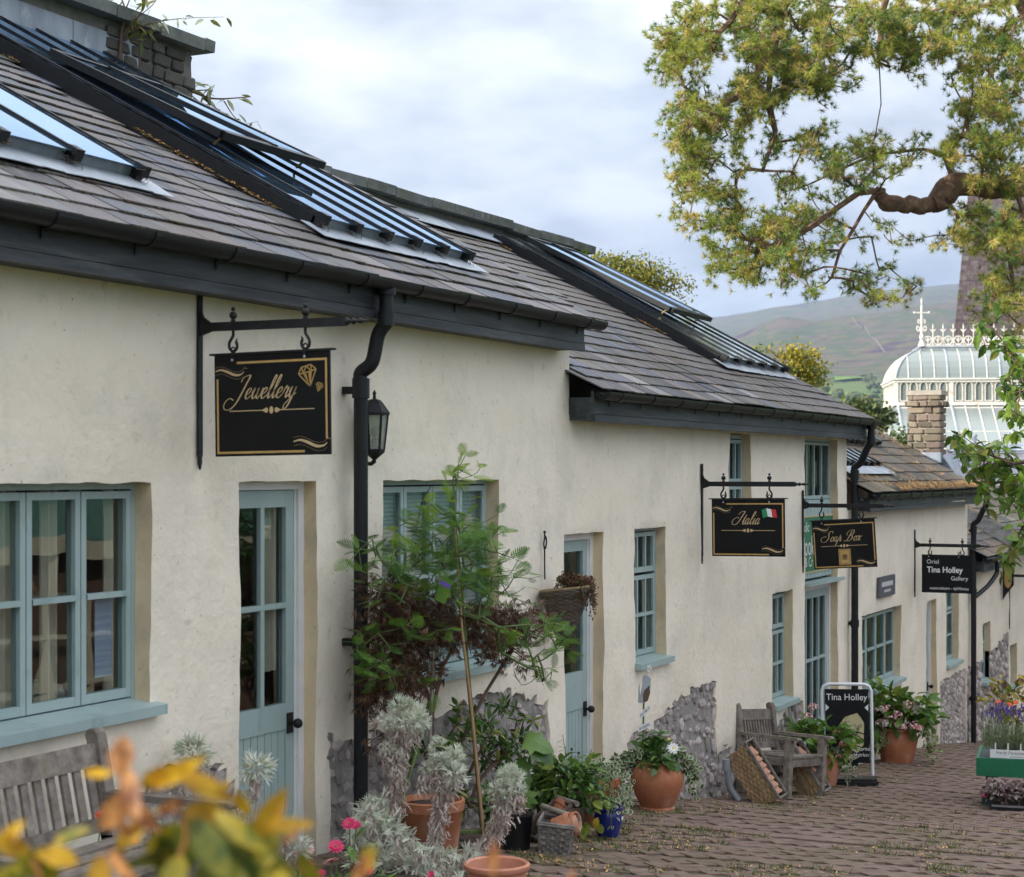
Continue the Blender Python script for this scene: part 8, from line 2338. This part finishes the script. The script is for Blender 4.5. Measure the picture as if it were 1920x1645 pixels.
lr = [.34, .32, .30, .26, .22, .17, .15, .15, .16, .13, .11, .105, .10, .085]
sub1 = [limb[-1], pp_(1620, 395, -.2), pp_(1600, 430, -.3), pp_(1575, 470, -.35), pp_(1560, 520, -.4)]
sub2 = [limb[-1], pp_(1610, 362, -.3), pp_(1570, 390, -.5), pp_(1530, 420, -.6), pp_(1480, 450, -.6), pp_(1420, 470, -.7)]
sub3 = [limb[3], pp_(1960, 100, .4), pp_(1880, -60, .2), pp_(1700, -120, -.2), pp_(1520, -60, -.5), pp_(1470, 10, -.6), pp_(1450, 90, -.7), pp_(1440, 180, -.7), pp_(1455, 245, -.7), pp_(1430, 320, -.7)]
sub4 = [limb[7], pp_(1770, 290, .2), pp_(1730, 280, .3), pp_(1640, 290, .4), pp_(1570, 320, .3)]
sub5 = [sub3[3], pp_(1655, 20, .5), pp_(1648, 110, .5), pp_(1652, 195, .4), pp_(1640, 260, .4)]
sub6 = [limb[5], pp_(1920, 400, .2), pp_(1890, 460, .2), pp_(1900, 540, .2)]
sub7 = [sub3[4], pp_(1420, -40, -.6), pp_(1370, 40, -.7), pp_(1310, 100, -.7), pp_(1270, 130, -.7)]
sub8 = [sub3[6], pp_(1400, 170, -.9), pp_(1350, 200, -1), pp_(1310, 240, -1)]
BL_ = [(1290, 60, 70, 60, 1), (1380, 50, 90, 60, 1), (1270, 120, 55, 50, .9), (1480, 60, 100, 80, 1.1), (1600, 50, 110, 60, 1), (1720, 40, 110, 60, 1), (1840, 40, 90, 70, 1), (1370, 190, 70, 45, 1.2), (1310, 250, 55, 60, 1.1), (1450, 150, 80, 50, 1.2), (1330, 320, 75, 50, 1.0), (1290, 290, 45, 40, .7),
       (1500, 130, 70, 50, 1), (1560, 150, 60, 30, .7), (1680, 90, 90, 40, .8), (1760, 110, 80, 50, .7), (1880, 140, 60, 80, 1.2), (1860, 230, 70, 60, 1.2), (1830, 300, 70, 50, 1.1), (1890, 320, 50, 70, 1), (1330, 400, 80, 40, .9), (1400, 440, 90, 50, 1), (1460, 500, 90, 40, .9), (1380, 510, 60, 40, .7), (1500, 440, 80, 50, .8),
       (1620, 320, 70, 40, .9), (1560, 290, 70, 50, .6), (1690, 270, 70, 40, .5), (1520, 360, 70, 50, .5), (1560, 540, 50, 30, .5), (1630, 540, 60, 35, .55), (1680, 530, 40, 40, .4), (1640, 440, 50, 35, .25), (1740, 440, 45, 30, .25), (1855, 430, 75, 50, 1.6), (1890, 490, 40, 80, 1.1), (1850, 560, 45, 40, .45), (1900, 600, 30, 60, .8), (1540, 250, 40, 60, .35), (1800, 180, 50, 40, .4), (1260, 190, 35, 60, .5), (1420, 260, 60, 40, .6)]
attr = []
for (px, py, a, b_, w_) in BL_:
    n = int(a * b_ * w_ / 62)
    for _ in range(n):
        an, rr = R.uniform(0, 6.283), math.sqrt(R.random()); x, y = px + a * rr * math.cos(an), py + b_ * rr * math.sin(an)
        if nz3(x / 42, y / 30, 3) < -.26: continue
        dd = -.7 + (x - 1300) / 620 * .9
        attr.append(pp_(x, y, dd + R.gauss(0, .55)))
L2 = crom(limb, 3); lr = [lerp_tab([(i * 3, v) for i, v in enumerate(lr)], k) * (1 + .28 * nz3(k * .9, 4.2)) for k in range(len(L2))]
limb = [p + Vector((nz3(k * .7, 1), nz3(k * .7, 2), nz3(k * .7, 3))) * .10 for k, p in enumerate(L2)]
arr, par, tips, nr = grow([limb, sub1, sub2, sub3, sub4, sub5, sub6, sub7, sub8], attr, .16, .45)
sb = MB(); branches(sb, arr, par, tips, .0055, .38, rmax=.09, n_side=6, nroot=nr, root_r=lr, skip=len(limb)); sb.tube(crom(limb, 3), [lerp_tab([(i * 3, v) for i, v in enumerate(lr)], k) for k in range(3 * len(limb) - 2)], 12)
obj('trunk', sb, 'pine_bark', pt, True)
fm = MB(); cn = MB()
for ti in tips:
    p = Vector(arr[ti]); q = Vector(arr[par[ti]]) if par[ti] >= 0 else p; ax = (p - q); ax = ax.normalized() if ax.length > 1e-5 else Vector((0, 0, 1))
    ax = (ax + Vector((0, 0, .35))).normalized(); base_mi = R.choices((0, 1, 2), (.55, .27, .18))[0]
    for k in range(R.randint(5, 9)):
        c = p.lerp(q, R.random() * .5) + Vector((R.gauss(0, .062), R.gauss(0, .062), R.gauss(0, .045)))
        mi = base_mi if R.random() < .7 else R.choices((0, 1, 2), (.5, .28, .22))[0]
        tufts(fm, c, (ax + rdir() * .6).normalized(), 26, .092, .0042, mi, .7)
    if R.random() < .22: cn.ball(p + rdir() * .05, .022, 5)
obj('needles', fm, ['pine_a', 'pine_b', 'pine_c'], pt); obj('cone', cn, 'bark', pt, kind='stuff')

def broadleaf(name, label, d, blobs_px, trunk_px, n, lpt, mats_, L_, mixw=None, r_tip=.006, depth_r=1.2, spread=.18, bark_='bark', extra_d=0):
    s = d / FPX; base = W3(*trunk_px[0], d)
    t = thing(name, label, 'tree', (base.x, base.y, base.z))
    blobs = [(W3(a, b_, d), (w_ * s, depth_r, h * s)) for a, b_, w_, h in blobs_px]
    tp_ = [in_blob(blobs)[0] for _ in range(n)]
    tp_ = [p for p in tp_ if nz3(p.x * 1.1, p.y * 1.1, p.z * 1.5) > -.25]
    arr, par, tips, nr = grow([[W3(a, b_, d) for a, b_ in trunk_px]], tp_, max(.12, L_ * 1.6), .35)
    sb = MB(); branches(sb, arr, par, tips, r_tip, .45, nroot=nr, rmax=.25); obj('trunk', sb, bark_, t, True)
    fm = MB()
    for ti in tips:
        p = Vector(arr[ti])
        bm_ = R.choices(range(len(mats_)), mixw)[0] if mixw else R.randrange(len(mats_))
        for k in range(lpt):
            mi = bm_ if R.random() < .7 else R.randrange(len(mats_))
            l = L_ * R.uniform(.6, 1.2); tri_leaf(fm, p + Vector((R.gauss(0, spread), R.gauss(0, spread), R.gauss(0, spread * .7))), rdir(), rdir(.5), l, l * .6, mi)
    obj('crown', fm, mats_, t)
    return t
broadleaf('oak_tree', 'olive-green broadleaf tree top showing beyond the garden wall end', 33, [(1160, 505, 38, 30), (1195, 530, 40, 28), (1225, 545, 22, 24), (1150, 490, 22, 18), (1140, 530, 30, 40)], [(1170, 1000), (1170, 700), (1165, 560)], 260, 28, ['oak_a', 'oak_b', 'oak_y'], .075, [.6, .3, .1], spread=.11, depth_r=.9)
broadleaf('autumn_tree', 'yellow-green tree top in front of the hills, right of the middle roof', 36, [(1452, 668, 22, 16), (1472, 695, 26, 18), (1505, 712, 22, 13), (1438, 690, 14, 26)], [(1470, 1100), (1470, 850), (1465, 740)], 300, 24, ['oak_y', 'oak_a', 'oak_b'], .085, [.55, .27, .18], spread=.10, depth_r=.9)
broadleaf('far_tree', 'rounded dark green tree below the hill beside the glasshouse', 62, [(1603, 776, 20, 15), (1618, 788, 20, 14), (1590, 794, 16, 12)], [(1605, 1000), (1605, 860), (1602, 800)], 170, 22, ['far_tree_b', 'far_tree_a', 'oak_b'], .26, [.5, .3, .2], spread=.22, depth_r=1.0, r_tip=.012)
broadleaf('ivy_bush', 'dark ivy bush between the middle roof and the stone chimney', 30, [(1680, 825, 16, 18), (1690, 850, 14, 20)], [(1685, 1000), (1685, 880)], 60, 14, ['ivy_a', 'oak_b'], .10, spread=.10, depth_r=.4)
# magnolia-like branch reaching in from the right
dG = 15.5
t = thing('leafy_branch', 'overhanging tree branch with big bright green leaves at the right edge', 'tree', W3(2060, 900, dG))
s_ = dG / FPX
bl_ = [(1850, 870, 40, 22, 1), (1890, 890, 40, 40, 1), (1830, 840, 40, 20, .8), (1800, 815, 22, 16, .6), (1905, 780, 24, 60, .5), (1875, 640, 34, 30, .8), (1900, 690, 26, 40, .9), (1855, 610, 20, 16, .5), (1900, 930, 28, 40, .9), (1905, 1000, 24, 30, .5), (1885, 1050, 30, 30, .5), (1900, 740, 22, 30, .5), (1865, 910, 30, 25, .7)]
tp_ = []
for (a, b_, w_, h, k) in bl_:
    for _ in range(int(w_ * h * k / 90) + 3): tp_.append(W3(R.gauss(a, w_ * .5), R.gauss(b_, h * .5), dG + R.gauss(0, .3)))
arr, par, tips, nr = grow([[W3(2060, 900, dG), W3(1960, 860, dG), W3(1900, 870, dG), W3(1850, 850, dG), W3(1800, 815, dG)], [W3(1960, 860, dG), W3(1930, 740, dG), W3(1890, 650, dG), W3(1850, 605, dG)], [W3(1960, 860, dG), W3(1930, 960, dG), W3(1890, 1050, dG)]], tp_, .06, .4)
sb = MB(); branches(sb, arr, par, tips, .003, .4, nroot=nr, rmax=.03); obj('branch', sb, 'bark', t, True)
todo = []
for ti in tips:
    for k in range(4): todo.append((Vector(arr[ti]) + rdir() * .03, rdir() + Vector((0, 0, -.55)) - FW * .1, R.uniform(.09, .15)))
todo.sort(key=lambda q: q[0].dot(RT)); fm = MB(); mv = leaf_variants('mag', ['mag_a', 'mag_a', 'mag_b', 'oak_a'], .52)
vis_ = [q for q in todo if to_px(q[0])[0] < 1935]
for q in vis_[:290]: put_leaf(t, mv, *q)
for q in todo:
    if q not in vis_[:290]: leaf(fm, q[0], q[1], Vector((R.gauss(0, .5), R.gauss(0, .5), 1)), q[2], q[2] * .52, R.randrange(2))
if fm.f: obj('foliage', fm, ['mag_a', 'mag_b'], t, kind='stuff')
# weeds rooted in the garden wall and roof
def weed(label, base, lines, L_, mats_, name='buddleia', wr=.3, n=3, droop=.5):
    t = thing(name, label, 'plant', base); sb = MB(); fm = []
    for ln in lines:
        P = crom(ln, 6); sb.tube(P, [.010 * (1 - .8 * i / len(P)) * (1.6 if ln is lines[0] else .6) for i in range(len(P))], 5)
        for p in P[5:]:
            for _ in range(n):
                put_leaf(t, leaf_variants((name, wr), mats_, wr), p + rdir() * .02, rdir() + Vector((0, 0, -.3)) + RT * R.uniform(-.6, .6), L_ * R.uniform(.6, 1.2))
    obj('stem', sb, 'twig', t, True); return t
dW = depth(on_y(230, 110, WALL_Y)); 
bw = lambda px, py: W3(px, py, dW - .12)
weed('straggly self-sown buddleia rooted at the base of the left garden wall', bw(224, 118),
     [[bw(224, 118), bw(228, 60), bw(235, 20), bw(215, -30)], [bw(230, 70), bw(250, 40), bw(290, 5), bw(300, -30)], [bw(230, 65), bw(280, 45), bw(340, 35), bw(420, 32)], [bw(228, 50), bw(205, 25), bw(180, 18)], [bw(240, 60), bw(270, 10), bw(265, -30)], [bw(262, 130), bw(262, 80), bw(255, 45)], [bw(250, 50), bw(275, 58), bw(295, 55)], [bw(235, 20), bw(245, -10), bw(240, -40)]], .11, ['oak_a', 'oak_b', 'ivy_w'], n=1)
bw2 = lambda px, py: W3(px, py, dW + 1.2)
weed('pale trailing weed rooted behind the long rooflight', bw2(320, 170),
     [[bw2(300, 175), bw2(350, 170), bw2(400, 185), bw2(470, 182)], [bw2(350, 172), bw2(390, 205), bw2(430, 235), bw2(485, 228)], [bw2(380, 185), bw2(420, 215), bw2(450, 245)], [bw2(370, 170), bw2(390, 168), bw2(400, 160)], [bw2(420, 190), bw2(440, 220), bw2(480, 255)]], .13, ['ivy_w', 'oak_b', 'dry_a'], n=1)
t = thing('fern', 'bright green fern growing out of the end of the lower garden wall', 'fern', on_y(1080, 490, WALL_Y)); fm = MB(); c = on_y(1078, 500, WALL_Y - .05)
for _ in range(16):
    d = rdir(1.0) + RT * R.uniform(-.3, .5); L_ = R.uniform(.18, .36); p0 = c + rdir() * .03; up_ = rdir(.6)
    d.normalize(); sd = d.cross(up_).normalized()
    for k in range(14):
        f = (k + 1) / 14; q = p0 + d * L_ * f - Vector((0, 0, .12 * L_ * f * f)); w_ = .30 * L_ * math.sin(math.pi * (.15 + .8 * f)) 
        for sg in (-1, 1): tri_leaf(fm, q, sd * sg + d * .4, up_, w_ * .6 + .01, .018, 0)
obj('fronds', fm, ['fern'], t)
# ================================================================== HAZE: the damp air of the valley
hz = MB(); hz.box(-8700, 8700, -8700, 8700, -60, 900)
me = bpy.data.meshes.new('haze'); me.from_pydata(hz.v, [], hz.f)
hmat = bpy.data.materials.new('haze_air'); hmat.use_nodes = True
hn_ = hmat.node_tree; hn_.nodes.remove(hn_.nodes['Principled BSDF'])
pv = hn_.nodes.new('ShaderNodeVolumePrincipled'); pv.inputs['Density'].default_value = 0.00010; pv.inputs['Color'].default_value = (.54, .71, 1.0, 1); pv.inputs['Anisotropy'].default_value = 0.2
hn_.links.new(pv.outputs[0], hn_.nodes['Material Output'].inputs['Volume'])
me.materials.append(hmat); ho = bpy.data.objects.new('haze', me); COL.objects.link(ho); ho['kind'] = 'stuff'
